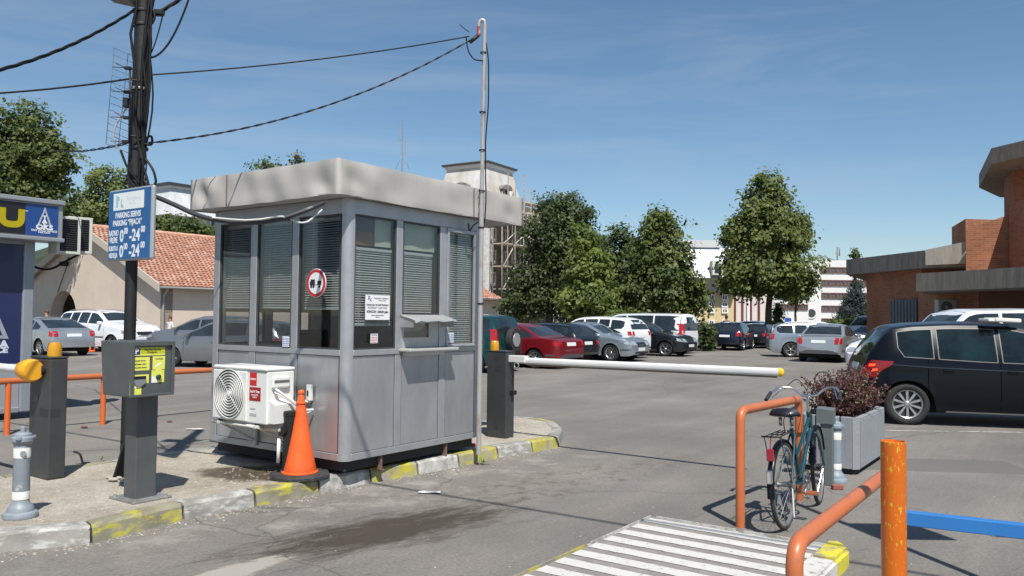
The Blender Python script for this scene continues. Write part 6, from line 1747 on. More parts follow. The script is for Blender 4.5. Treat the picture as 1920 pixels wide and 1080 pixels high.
    for sd_ in (1, -1):
        vw = 'L' if sd_ == 1 else 'R'; y1_, y0_ = W / 2 * 0.90, W / 2 * (0.66 if lights == 'corner' else 0.72)
        z0_, z1_ = lz[0] * H, lz[1] * H
        if lights == 'tall': z0_, z1_ = 0.50 * H, 0.74 * H; y0_ = W / 2 * 0.76
        ob = patch('B', [(sd_ * y0_, z0_), (sd_ * y1_, z0_), (sd_ * y1_, z1_), (sd_ * y0_, z1_)], tm, 'tail_light', off=0.006)
        patch(vw, [(X(0.008), z0_), (X(0.045), z0_ + 0.02), (X(0.05), z1_), (X(0.012), z1_)], tm, 'tail_light', off=0.006)
        # headlights
        hz0, hz1 = 0.42 * H, 0.52 * H
        patch('F', [(sd_ * W / 2 * 0.42, hz0), (sd_ * W / 2 * 0.80, hz0), (sd_ * W / 2 * 0.80, hz1), (sd_ * W / 2 * 0.50, hz1 - 0.01)], HEADL, 'headlight', off=0.006)
        patch(vw, [(X(0.93), hz0 + 0.05), (X(0.985), hz0), (X(0.985), hz0 + 0.10), (X(0.925), hz1 + 0.02)], HEADL, 'headlight', off=0.006)
    if grille: patch('F', [(-W / 2 * 0.36, 0.38 * H), (W / 2 * 0.36, 0.38 * H), (W / 2 * 0.40, 0.49 * H), (-W / 2 * 0.40, 0.49 * H)], TRIM, 'grille', off=0.004)
    patch('F', [(-W / 2 * 0.6, 0.18 * H), (W / 2 * 0.6, 0.18 * H), (W / 2 * 0.6, 0.25 * H), (-W / 2 * 0.6, 0.25 * H)], TRIM, 'lower_grille', off=0.004)
    if plate:
        patch('F', [(-0.26, 0.275 * H), (0.26, 0.275 * H), (0.26, 0.275 * H + 0.11), (-0.26, 0.275 * H + 0.11)], PLATE, 'number_plate', off=0.010, sub=1)
        zp = (0.50 if style in ('sedan', 'liftback', 'mpv', 'wagon', 'suv') else 0.34) * H
        if style == 'hatch': zp = 0.47 * H
        patch('B', [(-0.26, zp), (0.26, zp), (0.26, zp + 0.11), (-0.26, zp + 0.11)], PLATE, 'number_plate', off=0.010, sub=1)
    if lower:
        patch('B', [(-W / 2 * 0.8, 0.235 * H), (W / 2 * 0.8, 0.235 * H), (W / 2 * 0.84, 0.32 * H), (-W / 2 * 0.84, 0.32 * H)], lower, 'bumper_strip', off=0.006)
        for vw in 'LR': strip(vw, [(X(0.03), 0.30 * H), (X(0.10), 0.30 * H)], 0.06, lower, 'bumper_strip', 0.006); strip(vw, [(ra + r + 0.12, 0.36 * H), (fa - r - 0.12, 0.355 * H)], 0.05, lower, 'side_moulding', 0.008); strip(vw, [(X(0.90), 0.30 * H), (X(0.985), 0.30 * H)], 0.06, lower, 'bumper_strip', 0.006)
    if seams:
        for vw in 'LR':
            for k, u in enumerate([ (ra + r * 0.9) / L + 0.5, S_['pil'][-1], (fa - r - 0.12) / L + 0.5]):
                zt_ = min(belt(u), top(u) - 0.02); strip(vw, [(X(u), sill + 0.08), (X(u), zt_)], 0.010, SEAM, 'door_gap', 0.0015)
            if handle:
                for u in (S_['pil'][-1] + 0.02, (S_['pil'][-2] if len(S_['pil']) > 1 else 0.28) + 0.02):
                    h_, n_ = cast(vw, X(u) + 0.08, 0.53 * H); b = newbm(); box(b, h_ + Vector((-0.08, -0.012, -0.014)) + n_ * 0.016, h_ + Vector((0.08, 0.012, 0.014)) + n_ * 0.016, 0.008); link('door_handle', b, paint, t)
        if style not in ('sedan', 'liftback'):
            strip('B', [(-W / 2 * 0.72, 0.30 * H), (W / 2 * 0.72, 0.30 * H)], 0.012, SEAM, 'tailgate_gap', 0.0015)
    for vw, sd_ in (('L', 1), ('R', -1)):
        um = S_['wind'][1] - 0.035; h_, n_ = cast(vw, X(um), belt(um) + 0.05)
        b = newbm(); box(b, (-0.06, -0.09, -0.065), (0.05, 0.09, 0.065), 0.03, seg=2, mtx=Matrix.Translation((X(um), h_.y + sd_ * 0.10, belt(um) + 0.07))); box(b, (X(um) - 0.02, min(h_.y - 0.03 * sd_, h_.y + 0.06 * sd_), belt(um) + 0.02), (X(um) + 0.02, max(h_.y - 0.03 * sd_, h_.y + 0.06 * sd_), belt(um) + 0.05)); link('wing_mirror', b, paint, t, smooth=False)
    if rails:
        for sd_ in (1, -1):
            b = newbm(); pts = []
            for i in range(9):
                u = 0.13 + 0.40 * i / 8; h_, n_ = cast('T', X(u), sd_ * (wrf(u) + 0.03)); pts.append(h_ + Vector((0, 0, 0.045 if 0 < i < 8 else -0.01)))
            tube(b, pts, 0.016, 8); link('roof_rail', b, RIM if rails == 'silver' else TRIM, t)
    if spare:
        b = newbm(); Mw = Matrix.Translation((-L / 2 - 0.10, -0.08, 0.56 * H)) @ Matrix.Rotation(-PI / 2, 4, 'Y')
        lathe(b, [(0.20, 0.07), (r * 0.96, 0.07), (r, 0.04), (r, -0.10), (0.2, -0.10)], 32, mtx=Mw, cap=False); sp_ = link('spare_wheel', b, CTYRE, t)
        b = newbm(); lathe(b, [(0.205, 0.075), (0.20, 0.09), (0.06, 0.095), (0.01, 0.095)], 28, mtx=Mw, cap=False); link('wheel_cover', b, mat('cover silver', (0.45, 0.46, 0.47), 0.35, 0.5), sp_)
    wh, ty, ri = wheel_meshes(r, spokes)
    for ax in (fa, ra):
        for sd_ in (1, -1):
            w_ = bpy.data.objects.new('wheel', wh); COL.objects.link(w_); w_.parent = t
            w_.location = (ax, sd_ * (W / 2 - 0.135), r); w_.rotation_euler = (0, 0.3, PI if sd_ == 1 else 0)
            for nm, me in (('tyre', ty), ('rim', ri)):
                k_ = bpy.data.objects.new(nm, me); COL.objects.link(k_); k_.parent = w_
    t['cast'] = 0; del t['cast']
    return t, patch, strip, cast

# heading: angle of travel measured from +x
a90 = ANG_A; hB = ANG_B; hF = ANG_B - PI
silver = carpaint('silver', (0.42, 0.44, 0.46), 0.6, 0.3); silver_b = carpaint('silver blue', (0.33, 0.38, 0.42), 0.6, 0.3)
white = carpaint('white', (0.76, 0.78, 0.80), 0.0, 0.3); red = carpaint('red', (0.17, 0.007, 0.011), 0.2, 0.3)
black = carpaint('black', (0.010, 0.011, 0.013), 0.1, 0.25); navy = carpaint('navy', (0.012, 0.016, 0.035), 0.3, 0.25)
green = carpaint('green', (0.006, 0.055, 0.055), 0.4, 0.3); grey = carpaint('grey', (0.22, 0.235, 0.25), 0.6, 0.3)
TG = mat('trim grey', (0.06, 0.06, 0.065), 0.6)
# MPV on the right (nearest car)
g_ = G(1702, 797)
mp_ = car((-4.29 / 2 + 0.66, -1.81 / 2 + 0.04), (g_.x, g_.y), R(-14.0), 4.29, 1.81, 1.615, 'mpv', mat('paint black blue', (0.004, 0.005, 0.008), 0.22, 0.0, spec=0.25), 'glossy black people carrier with lit red tail lamp at the right edge', r=0.325, spokes=10, ra=-4.29 / 2 + 0.66, fa=4.29 / 2 - 0.85, glass=GLT, chrome=True, lit=False, lightz=(0.44, 0.56), seams=True)
t, patch, strip, cast = mp_
patch('R', [(-2.07, 0.76), (-1.93, 0.71), (-1.86, 0.82), (-1.70, 0.93), (-1.68, 0.98), (-1.98, 0.99), (-2.04, 0.93)], TAILL, 'tail_light', off=0.012)
patch('R', [(-2.02, 0.89), (-1.94, 0.90), (-1.93, 0.93), (-2.01, 0.93)], mat('lamp glow', (1.0, 0.05, 0.015), 0.3, emit=2.2), 'lit_bulb', off=0.017, sub=1)
patch('R', [(-1.99, 0.81), (-1.91, 0.83), (-1.90, 0.86), (-1.97, 0.85)], mat('lamp glow', (0, 0, 0)), 'lit_bulb', off=0.017, sub=1)
strip('R', [(-0.95, 0.225), (1.1, 0.215)], 0.018, mat('window trim', (0, 0, 0)), 'sill_trim', 0.010)
strip('R', [(-1.95, 0.945), (-1.2, 0.90), (-0.1, 0.87), (1.2, 0.86)], 0.014, mat('painted crease highlight', (0.02, 0.03, 0.045), 0.2), 'crease_highlight', 0.006)  # lighter strip paints the highlight along the body crease
# papers left on the roof
rb = thing('roof_box', 'white and cream bundle lying on the roof of the black people carrier', 'bundle'); q = D(1893, 597, 12.2)
bm = newbm(); box(bm, (-0.20, -0.15, -0.03), (0.22, 0.15, 0.035), 0.02, seg=2); box(bm, (-0.30, -0.12, -0.03), (-0.15, 0.12, 0.015), 0.01); rb.location = (q.x, q.y + 0.2, 1.635); rb.rotation_euler = (0, R(2), 0.1); link('wrapping', bm, mat('plastic wrap', (0.70, 0.74, 0.76), 0.3, col2=(0.6, 0.55, 0.40), vscale=5), rb)
# white van behind it
g_ = D(1668, 640, 19.0)
car((4.9 / 2, 0.0), (g_.x, 18.9), R(180), 4.9, 1.92, 1.93, 'van', white, 'long white van behind the black people carrier', 'van', None, r=0.33)
# left row
g_ = G(73, 668); car((-4.5 / 2 + 0.88, 1.72 / 2 - 0.05), g_[:2], hB, 4.5, 1.72, 1.43, 'liftback', silver, 'silver saloon with red tail lamps behind the amber barrier lamp', r=0.31, spokes=7, lightz=(0.50, 0.64))
g_ = G(208, 661); car((4.58 / 2 - 0.9, -1.85 / 2 + 0.05), g_[:2], hF + R(8), 4.58, 1.85, 1.72, 'suv', white, 'white sport utility car facing right in front of the arched doorway', r=0.35, spokes=5, rails='silver', lower=TG)
g_ = D(372, 640, 23.8); car((0.4, 0.86), (g_.x, 23.9), R(168), 4.4, 1.74, 1.45, 'hatch', grey, 'mid grey car partly hidden between payment machine and kiosk', r=0.31)
g_ = D(372, 640, 30.5); car((0.0, 0.86), (g_.x, 30.5), R(172), 4.5, 1.76, 1.50, 'wagon', grey, 'light grey estate with roof rails behind the mid grey car', r=0.31, rails='silver')
# row behind the exit lane
g_ = D(928, 640, 22.6); car((-3.9 / 2, 1.7 / 2 - 0.1), (g_.x + 0.05, g_.y), hB + R(6), 3.9, 1.70, 1.68, 'boxy4', green, 'dark green off roader with spare wheel on its back door', r=0.34, spare=True, lights='tall', plate=False)
g_ = G(999, 691); car((-4.5 / 2 + 0.92, 1.74 / 2 - 0.05), g_[:2], hB, 4.5, 1.74, 1.42, 'sedan', red, 'dark red saloon beside the green off roader', r=0.31, spokes=9, lower=TG, lightz=(0.50, 0.60))
g_ = D(1084, 640, 27.2); car((-4.0 / 2, 1.68 / 2 - 0.1), (g_.x, g_.y), hB, 4.0, 1.68, 1.42, 'hatch', black, 'black hatchback between the red saloon and the silver saloon', r=0.30, lightz=(0.46, 0.57))
g_ = G(1145, 677.5); car((4.55 / 2 - 0.86, -1.74 / 2 + 0.05), g_[:2], hF, 4.55, 1.74, 1.44, 'sedan', silver_b, 'silver saloon facing right with alloy wheels next to the black hatchback', r=0.315, spokes=10, lower=TG)
g_ = D(1187, 640, 31.3); car((-4.6 / 2, 1.86 / 2 - 0.1), (g_.x, g_.y), hB, 4.6, 1.86, 1.66, 'suv', white, 'white sport utility car with red tail lamp behind the silver saloon', r=0.35, lower=TG, lightz=(0.55, 0.65))
g_ = G(1248, 668.5); car((4.35 / 2 - 0.80, -1.76 / 2 + 0.05), g_[:2], hF, 4.35, 1.76, 1.47, 'hatch', black, 'black hatchback facing right in front of the white minibus', r=0.315, spokes=5)
g_ = D(1283, 640, 36.0); car((-4.9 / 2, 1.9 / 2 - 0.12), (g_.x, g_.y), hB, 4.9, 1.92, 1.84, 'van', white, 'white minibus with tall red tail lamp at the end of the row', 'van', r=0.33, lights='tall')
# far middle
g_ = G(1358, 657.5); car((-4.0 / 2, 0), g_[:2], R(63), 4.0, 1.72, 1.46, 'hatch', navy, 'dark blue hatchback seen from behind with number plate', r=0.31, lightz=(0.50, 0.66))
g_ = G(1402, 646); car((-4.0 / 2, 0), (g_.x, g_.y), R(60), 4.2, 1.72, 1.50, 'hatch', black, 'dark car half hidden to the right of the dark blue hatchback', r=0.31)
g_ = D(1432, 640, 42); car((-3.8 / 2, 0), (g_.x, 44), R(60), 3.8, 1.64, 1.38, 'hatch', black, 'small black hatchback left of the silver estate', r=0.30, lightz=(0.48, 0.60))
g_ = G(1481, 670); car((-4.6 / 2 + 0.84, -1.74 / 2 + 0.05), g_[:2], R(-12), 4.6, 1.74, 1.50, 'wagon', silver_b, 'silver blue estate car with five spoke wheels behind the silver saloon', r=0.32, spokes=5, rails='silver', lightz=(0.50, 0.66))
g_ = G(1534, 680); car((-4.6 / 2, 0), g_[:2], R(58), 4.6, 1.74, 1.47, 'sedan', silver, 'silver saloon seen from behind with two red tail lamps', r=0.32, spokes=8, lower=TG, lightz=(0.47, 0.63))
g_ = D(1625, 640, 24.0); car((4.3 / 2, 0.3), (g_.x + 0.25, 24.0), R(212), 4.3, 1.78, 1.50, 'hatch', white, 'white car with dark headlamp peeping out left of the black people carrier', r=0.32)
g_ = D(1608, 622, 46); car((0, 0), (g_.x, 46), R(150), 4.2, 1.75, 1.42, 'hatch', white, 'small white car far off right of the silver saloon', r=0.31)
g_ = D(1640, 622, 40); car((0, 0), (g_.x, 40), R(215), 4.2, 1.72, 1.40, 'hatch', carpaint('bright red', (0.45, 0.01, 0.02), 0.1), 'bright red car glimpsed left of the black people carrier', r=0.31)
g_ = D(1655, 615, 45); car((0, 0), (g_.x, 45), R(200), 4.7, 1.85, 1.95, 'van', white, 'white van roof glimpsed behind the bright red car', 'van', None, r=0.33)
# ================================================================== BUILDINGS
def bld(name, label, cat='building'): return thing(name, label, cat)
def wallbox(name, p, q, th, z0, z1, m, parent, top=None):
    p = Vector((p[0], p[1], 0)); q = Vector((q[0], q[1], 0)); d = (q - p).normalized(); n_ = Vector((-d.y, d.x, 0)) * th
    bm = newbm(); prism(bm, [tuple(p[:2]), tuple(q[:2]), tuple((q + n_)[:2]), tuple((p + n_)[:2])], z0, z1, top=top)
    return link(name, bm, m, parent)
def fwin(M_, x, z, w, h, parent, frame, pane, bars=1, deep=0.05, fr=0.06):
    """window on a facade frame M_ (x along, y up, z outwards)"""
    bm = newbm()
    for lo, hi in (((x - w / 2, z, 0.002), (x - w / 2 + fr, z + h, deep)), ((x + w / 2 - fr, z, 0.002), (x + w / 2, z + h, deep)), ((x - w / 2 + fr, z, 0.002), (x + w / 2 - fr, z + fr, deep)), ((x - w / 2 + fr, z + h - fr, 0.002), (x + w / 2 - fr, z + h, deep))): box(bm, lo, hi)
    for k in range(bars): xx = x - w / 2 + w * (k + 1) / (bars + 1); box(bm, (xx - fr / 3, z + fr, 0.002), (xx + fr / 3, z + h - fr, deep * 0.8))
    bm.transform(M_); f = link('window', bm, frame, parent)
    bm = newbm(); box(bm, (x - w / 2 + fr, z + fr, 0.003), (x + w / 2 - fr, z + h - fr, deep * 0.4)); bm.transform(M_); link('pane', bm, pane, f)
    return f
PANE = mat('far pane', (0.03, 0.038, 0.045), 0.08, spec=0.7)
# ---- beige market hall on the left
BEI = mat('beige render', (0.60, 0.505, 0.415), 0.9, var=0.06, vscale=0.8, bump=0.15, bscale=20)
mh = bld('market_hall', 'beige rendered hall with red tiled roof and dark arched doorway on the left')
cw = G(300, 650); c0_ = Vector((cw.x, cw.y, 0)); c0_ = Vector((D(300, 600, 42).x, 42, 0))
HWD, EV, RG = 7.7, D(300, 535, 42).z, D(160, 430, 46.5).z
MHm = face_mtx(c0_, BX)      # not used for text; x to the left
def hp(s, t, z): return c0_ + BX * s + AX * t + Vector((0, 0, z))
LEN = 30.0
# gable wall with an arched opening
arch_s0 = None
def s_of(u): return along(c0_, BX, u)
s_l, s_r = s_of(94), s_of(143); a_top = D(118, 545, (c0_ + BX * (s_l + s_r) / 2).y).z
s_a, s_b = min(s_l, s_r), max(s_l, s_r); ra_ = (s_b - s_a) / 2; sc_m = (s_a + s_b) / 2; zc_ = a_top - ra_
bm = newbm()
arc = [(sc_m - ra_ * math.cos(PI * k / 14), zc_ + ra_ * math.sin(PI * k / 14)) for k in range(15)]
outl = [(0, -0.1), (s_a, -0.1)] + arc + [(s_b, -0.1), (2 * HWD, -0.1), (2 * HWD, EV), (HWD, RG), (0, EV)]
th_ = 0.7
f_ = [bm.verts.new(hp(s, 0, z)) for s, z in outl]; b_ = [bm.verts.new(hp(s, th_, z)) for s, z in outl]
# front face split in convex strips
def fcs(vs):
    fs = []
    n = len(outl); i0 = 2; i1 = 2 + 14
    # left part: 0,1,arc first.. , EV corner ; use tessellation
    e = [bm.edges.new((vs[i], vs[(i + 1) % n])) for i in range(n)]
    return bmesh.ops.triangle_fill(bm, use_beauty=True, edges=e)
for vs in (f_, b_): fcs(vs)
n = len(outl)
for i in range(n): bm.faces.new((f_[i], f_[(i + 1) % n], b_[(i + 1) % n], b_[i]))
bmesh.ops.recalc_face_normals(bm, faces=bm.faces)
link('gable_wall', bm, BEI, mh)
wallbox('side_wall', hp(0, 0.001, 0), hp(0, LEN, 0), 0.5, -0.1, EV, BEI, mh)
wallbox('side_wall', hp(2 * HWD, LEN, 0), hp(2 * HWD, 0.001, 0), 0.5, -0.1, EV, BEI, mh)
bm = newbm(); q_ = [hp(sc_m - ra_ - .3, th_ + 0.8, 0), hp(sc_m + ra_ + .3, th_ + 0.8, 0)]
prism(bm, [tuple(hp(s_a - 1, 2.2, 0)[:2]), tuple(hp(s_b + 1, 2.2, 0)[:2]), tuple(hp(s_b + 1, 2.4, 0)[:2]), tuple(hp(s_a - 1, 2.4, 0)[:2])], 0, 4); link('door', bm, mat('dark doorway', (0.03, 0.022, 0.018), 0.8), mh)
# roof slabs
def roof_slab(sa, za, sb, zb_, t0, t1, m, nm, th=0.12):
    bm = newbm(); A = [hp(sa, t0, za), hp(sa, t1, za), hp(sb, t1, zb_), hp(sb, t0, zb_)]; B = [p + Vector((0, 0, th)) for p in A]
    va = [bm.verts.new(p) for p in A]; vb = [bm.verts.new(p) for p in B]
    bm.faces.new(vb); bm.faces.new(va)
    for i in range(4): bm.faces.new((va[i], va[(i + 1) % 4], vb[(i + 1) % 4], vb[i]))
    bmesh.ops.recalc_face_normals(bm, faces=bm.faces); return link(nm, bm, m, mh)
sl_ = (RG - EV) / HWD
TB = mat('roof boards', (0.38, 0.32, 0.26), 0.9)
rf = roof_slab(-0.45, EV - 0.45 * sl_ + 0.02, HWD, RG + 0.02, -0.35, LEN, TB, 'roof')
roof_slab(2 * HWD + 0.45, EV - 0.45 * sl_ + 0.02, HWD, RG + 0.02, -0.35, LEN, TB, 'roof')
for (sa, za, sb, zb_) in ((-0.45, EV - 0.45 * sl_ + 0.02, HWD, RG + 0.02), (2 * HWD + 0.45, EV - 0.45 * sl_ + 0.02, HWD, RG + 0.02)):
    roof_slab(sa, za - 0.16, sb, zb_ - 0.16, -0.42, -0.34, mat('verge', (0.47, 0.42, 0.35), 0.9), 'verge_board', th=0.42)
# clay tiles: rows of real overlapping pieces, joined
def tiles(sa, za, sb, zb_, t0, t1, name):
    rs = random.Random(2); vs, fs, mi = [], [], []
    Ls = math.hypot(sb - sa, zb_ - za); nr = int(Ls / 0.34); sgn = 1 if sb > sa else -1
    us_ = Vector((BX.x * (sb - sa), BX.y * (sb - sa), zb_ - za)).normalized(); ut = AX; un = us_.cross(ut)
    if un.z < 0: un = -un
    o = hp(sa, t0, za + 0.13); nt = int((t1 - t0) / 0.26)
    for i in range(nr):
        for j in range(nt):
            p = o + us_ * (i * 0.34 + rs.uniform(-.015, .015)) + ut * (j * 0.26 + (0.13 if i % 2 else 0)); k = len(vs)
            h0 = 0.055 + rs.uniform(-.01, .015)
            for (x, y, z) in ((0.01, 0, h0), (0.125, 0, h0 + 0.045), (0.25, 0, h0), (0.01, 0.40, 0.012), (0.125, 0.40, 0.05), (0.25, 0.40, 0.012), (0.01, 0, 0), (0.125, 0, 0), (0.25, 0, 0)):
                vs.append(tuple(p + ut * x + us_ * y + un * z))
            fs += [(k, k + 1, k + 4, k + 3), (k + 1, k + 2, k + 5, k + 4), (k, k + 6, k + 7, k + 1), (k + 1, k + 7, k + 8, k + 2)]
            m_ = rs.choice([0, 0, 1, 1, 2, 3]); mi += [m_] * 4
    me = bpy.data.meshes.new(name); me.from_pydata(vs, [], fs); me.update()
    for c in ((0.37, 0.185, 0.125), (0.41, 0.22, 0.155), (0.33, 0.16, 0.11), (0.45, 0.28, 0.21)): me.materials.append(mat('tile %.2f' % c[0], c, 0.85, var=0.2, vscale=3))
    for p, m_ in zip(me.polygons, mi): p.material_index = m_
    o_ = link(name, me, None, mh); o_['kind'] = 'stuff'; return o_
tiles(-0.45, EV - 0.45 * sl_, HWD, RG, -0.36, LEN, 'roof_tiles')
bm = newbm(); tube(bm, [hp(HWD, -0.38, RG + 0.2), hp(HWD, LEN, RG + 0.2)], 0.14, 8); link('ridge_tiles', bm, mat('ridge clay', (0.48, 0.28, 0.2), 0.85, var=0.2, vscale=2), mh)
bm = newbm(); tube(bm, [hp(-0.52, -0.35, EV - 0.12), hp(-0.52, LEN, EV - 0.12)], 0.07, 8); link('gutter', bm, mat('gutter zinc', (0.20, 0.19, 0.18), 0.6), mh)
bm = newbm(); tube(bm, bend([hp(-0.52, 0.1, EV - 0.15), hp(-0.12, 0.1, EV - 0.55), hp(-0.10, 0.1, 0)], 0.1, 3), 0.05, 8); link('downpipe', bm, mat('downpipe grey', (0.28, 0.29, 0.30), 0.6), mh)
bm = newbm(); box(bm, (-0.30, -0.30, 0), (0.30, 0.30, 0.55)); bm.transform(Matrix.Translation(hp(-0.06, 6.6, EV - 1.25))); link('wall_box', bm, mat('dark box', (0.05, 0.04, 0.035), 0.8), mh)
# wires on the gable: a floodlight on a bracket
fl = thing('wall_lamp', 'small dark lamp hanging on the beige gable wall above the arch', 'lamp'); s_ = s_of(125); p_ = c0_ + BX * s_; zl = D(125, 495, p_.y).z
bm = newbm(); box(bm, (-0.2, -0.2, -0.14), (0.2, 0.2, 0.14), 0.05, mtx=Matrix.Translation(p_ - AX * 0.25 + Vector((0, 0, zl)))); link('lamp_head', bm, BLK, fl)
bm = newbm(); tube(bm, [p_ - AX * 0.2 + Vector((0, 0, zl)), p_ + BX * -0.1 - AX * 0.02 + Vector((0, 0, zl + 0.4))], 0.03, 6); link('bracket', bm, BLK, fl)
wire('wall_cable', [p_ - AX * 0.04 + Vector((0, 0, zl)), c0_ + BX * s_of(108) - AX * 0.04 + Vector((0, 0, D(108, 545, 45).z))], 0.02, 'cable running down the beige gable from the small lamp')

# ---- shop kiosk at the left edge
sk = bld('shop_kiosk', 'grey framed shop kiosk with blue panel and advertising fascia at the left edge', 'kiosk')
s0 = G(57, 784); sk0 = Vector((s0.x, s0.y, 0)); SKM = Matrix.Translation(sk0) @ Matrix.Rotation(ANG_A, 4, 'Z')
sk.matrix_world = SKM
# local x along AX (away), y to the left (BX). Front wall y=0 from x=-4..0, end wall x=0
SKG = mat('shop frame grey', (0.30, 0.33, 0.36), 0.45, 0.4, var=0.06, vscale=3)
NAVY = mat('shop navy panel', (0.014, 0.022, 0.085), 0.3, coat=0.2, var=0.05, vscale=2)
zN0 = D(45, 683, 12.0).z; zN1 = D(45, 457, 12.0).z; zF0 = D(85, 444, 12.0).z; zF1 = D(85, 381, 12.0).z
bm = newbm(); box(bm, (-4.5, 0.06, 0.12), (-0.02, 2.6, zF0 - 0.02)); link('wall', bm, mat('shop wall', (0.30, 0.31, 0.31), 0.6, 0.2), sk)
for x_ in (-0.16, -2.36, -4.5):
    bm = newbm(); box(bm, (x_, 0, 0.10), (x_ + 0.16, 0.10, zF0 - 0.0), 0.02, seg=2); link('frame_post', bm, SKG, sk)
for (za, zb_) in ((zN1 + 0.001, zF0 - 0.05), (zN0 - 0.06, zN0 - 0.001), (0.10, 0.18)):
    bm = newbm(); box(bm, (-4.34, 0.005, za), (-2.361, 0.07, zb_), 0.008); box(bm, (-2.199, 0.005, za), (-0.161, 0.07, zb_), 0.008); link('frame_rail', bm, SKG, sk)
bm = newbm(); box(bm, (-2.19, 0.03, zN0 + 0.001), (-0.165, 0.055, zN1 - 0.001)); link('blue_panel', bm, NAVY, sk)
bm = newbm(); box(bm, (-4.33, 0.03, zN0 + 0.001), (-2.37, 0.055, zN1 - 0.001)); link('blue_panel', bm, NAVY, sk)
bm = newbm(); box(bm, (-2.19, 0.03, 0.181), (-0.165, 0.055, zN0 - 0.061)); box(bm, (-4.33, 0.03, 0.181), (-2.37, 0.055, zN0 - 0.061)); link('lower_panel', bm, mat('shop lower', (0.36, 0.38, 0.41), 0.45, 0.4), sk)
SKW = mat('shop print', (0.55, 0.58, 0.66), 0.5)
def sx_of(u, off=0.0):      # x on the front wall for a column
    return along(sk0 - BX * off, AX, u)
xa = sx_of(19); ztip = D(-12, 440, 11.6).z; zb1 = D(19, 637, 11.6).z
bm = newbm(); xc = xa - 0.62; w_ = 0.62; zt1 = zb1 + 1.5
Mt = Matrix.Rotation(0, 4, 'Z')
tri = [(xc - w_, zb1), (xc + w_, zb1), (xc, zt1)]; tri2 = [(xc - w_ + 0.085, zb1 + 0.05), (xc + w_ - 0.085, zb1 + 0.05), (xc, zt1 - 0.20)]
for i in range(3):
    a, b_ = tri[i], tri[(i + 1) % 3]; c_, d_ = tri2[(i + 1) % 3], tri2[i]
    f = bm.faces.new([bm.verts.new((p[0], 0.026, p[1])) for p in (a, b_, c_, d_)])
r_ = bmesh.ops.solidify(bm, geom=bm.faces[:], thickness=0.003)
link('triangle_emblem', bm, SKW, sk)
def stx(s, size, x, z, m, bold, sx_, par=sk, y=0.027, align='CENTER'): return text(s, size, m, face_mtx((x, y, z), (1, 0, 0)), par, 'lettering', bold, sx_, align, 0.002)
stx('OKS', 0.30, xc, zb1 + 0.20, SKW, 0.012, 1.0)
stx('PEKARA POGAČICA', 0.155, sx_of(18.5), D(10, 648, 11.7).z, SKW, 0.008, 1.1, align='RIGHT'); stx('FAST FOOD SERVICE', 0.115, sx_of(18), D(10, 658.5, 11.7).z, SKW, 0.006, 1.15, align='RIGHT')
# fascia
offy = 0.32
xr = along(sk0 - BX * offy, AX, 112)
FB = mat('fascia black', (0.012, 0.012, 0.014), 0.35); FBL = mat('fascia blue', (0.012, 0.055, 0.22), 0.35, coat=0.2); FYE = mat('fascia yellow', (0.72, 0.60, 0.02), 0.4)
fa_ = mat('fascia frame', (0.33, 0.34, 0.36), 0.4, 0.4)
bm = newbm(); box(bm, (-5.0, -offy, zF0), (xr, 2.7, zF1), 0.0); link('fascia_box', bm, fa_, sk)
bm = newbm(); box(bm, (-5.0, -offy - 0.05, zF1 + 0.001), (xr + 0.02, 2.7, zF1 + 0.07), 0.01); box(bm, (-5.0, -offy - 0.05, zF0 - 0.06), (xr + 0.02, 0.05, zF0 - 0.001), 0.01); link('fascia_trim', bm, fa_, sk)
xs = along(sk0 - BX * (offy + 0.01), AX, 42); xe = along(sk0 - BX * (offy + 0.01), AX, 103.5)
bm = newbm(); box(bm, (xs, -offy - 0.012, zF0 + 0.02), (xe, -offy - 0.001, zF1 - 0.02)); link('blue_sign', bm, FBL, sk)
bm = newbm(); box(bm, (-5.0, -offy - 0.012, zF0 + 0.02), (xs - 0.004, -offy - 0.001, zF1 - 0.02)); link('black_sign', bm, FB, sk)
xcc = along(sk0 - BX * (offy + 0.01), AX, 78); hh = zF1 - zF0
bm = newbm(); w_ = (xe - xs) * 0.26; z0_, z1_ = zF0 + hh * 0.24, zF1 - hh * 0.10
tri = [(xcc - w_, z0_), (xcc + w_, z0_), (xcc, z1_)]; tri2 = [(xcc - w_ + 0.035, z0_ + 0.018), (xcc + w_ - 0.035, z0_ + 0.018), (xcc, z1_ - 0.06)]
for i in range(3):
    a, b_ = tri[i], tri[(i + 1) % 3]; c_, d_ = tri2[(i + 1) % 3], tri2[i]; bm.faces.new([bm.verts.new((p[0], -offy - 0.016, p[1])) for p in (a, b_, c_, d_)])
bmesh.ops.solidify(bm, geom=bm.faces[:], thickness=0.003); link('triangle_emblem', bm, SW, sk)
for s_, zz, sz in (('T', 0.58, 0.075), ('A', 0.47, 0.085), ('S', 0.37, 0.085), ('OKS', 0.285, 0.105)): stx(s_, sz, xcc, zF0 + hh * zz, SW, 0.003, 1.2, y=-offy - 0.017)
stx('FAST FOOD SERVICE', 0.042, xcc, zF0 + hh * 0.185, SW, 0.0008, 0.95, y=-offy - 0.014)
stx('PEKARA', 0.03, xcc, zF0 + hh * 0.13, SW, 0.0004, 1.6, y=-offy - 0.014)
xu = along(sk0 - BX * (offy + 0.01), AX, 16)
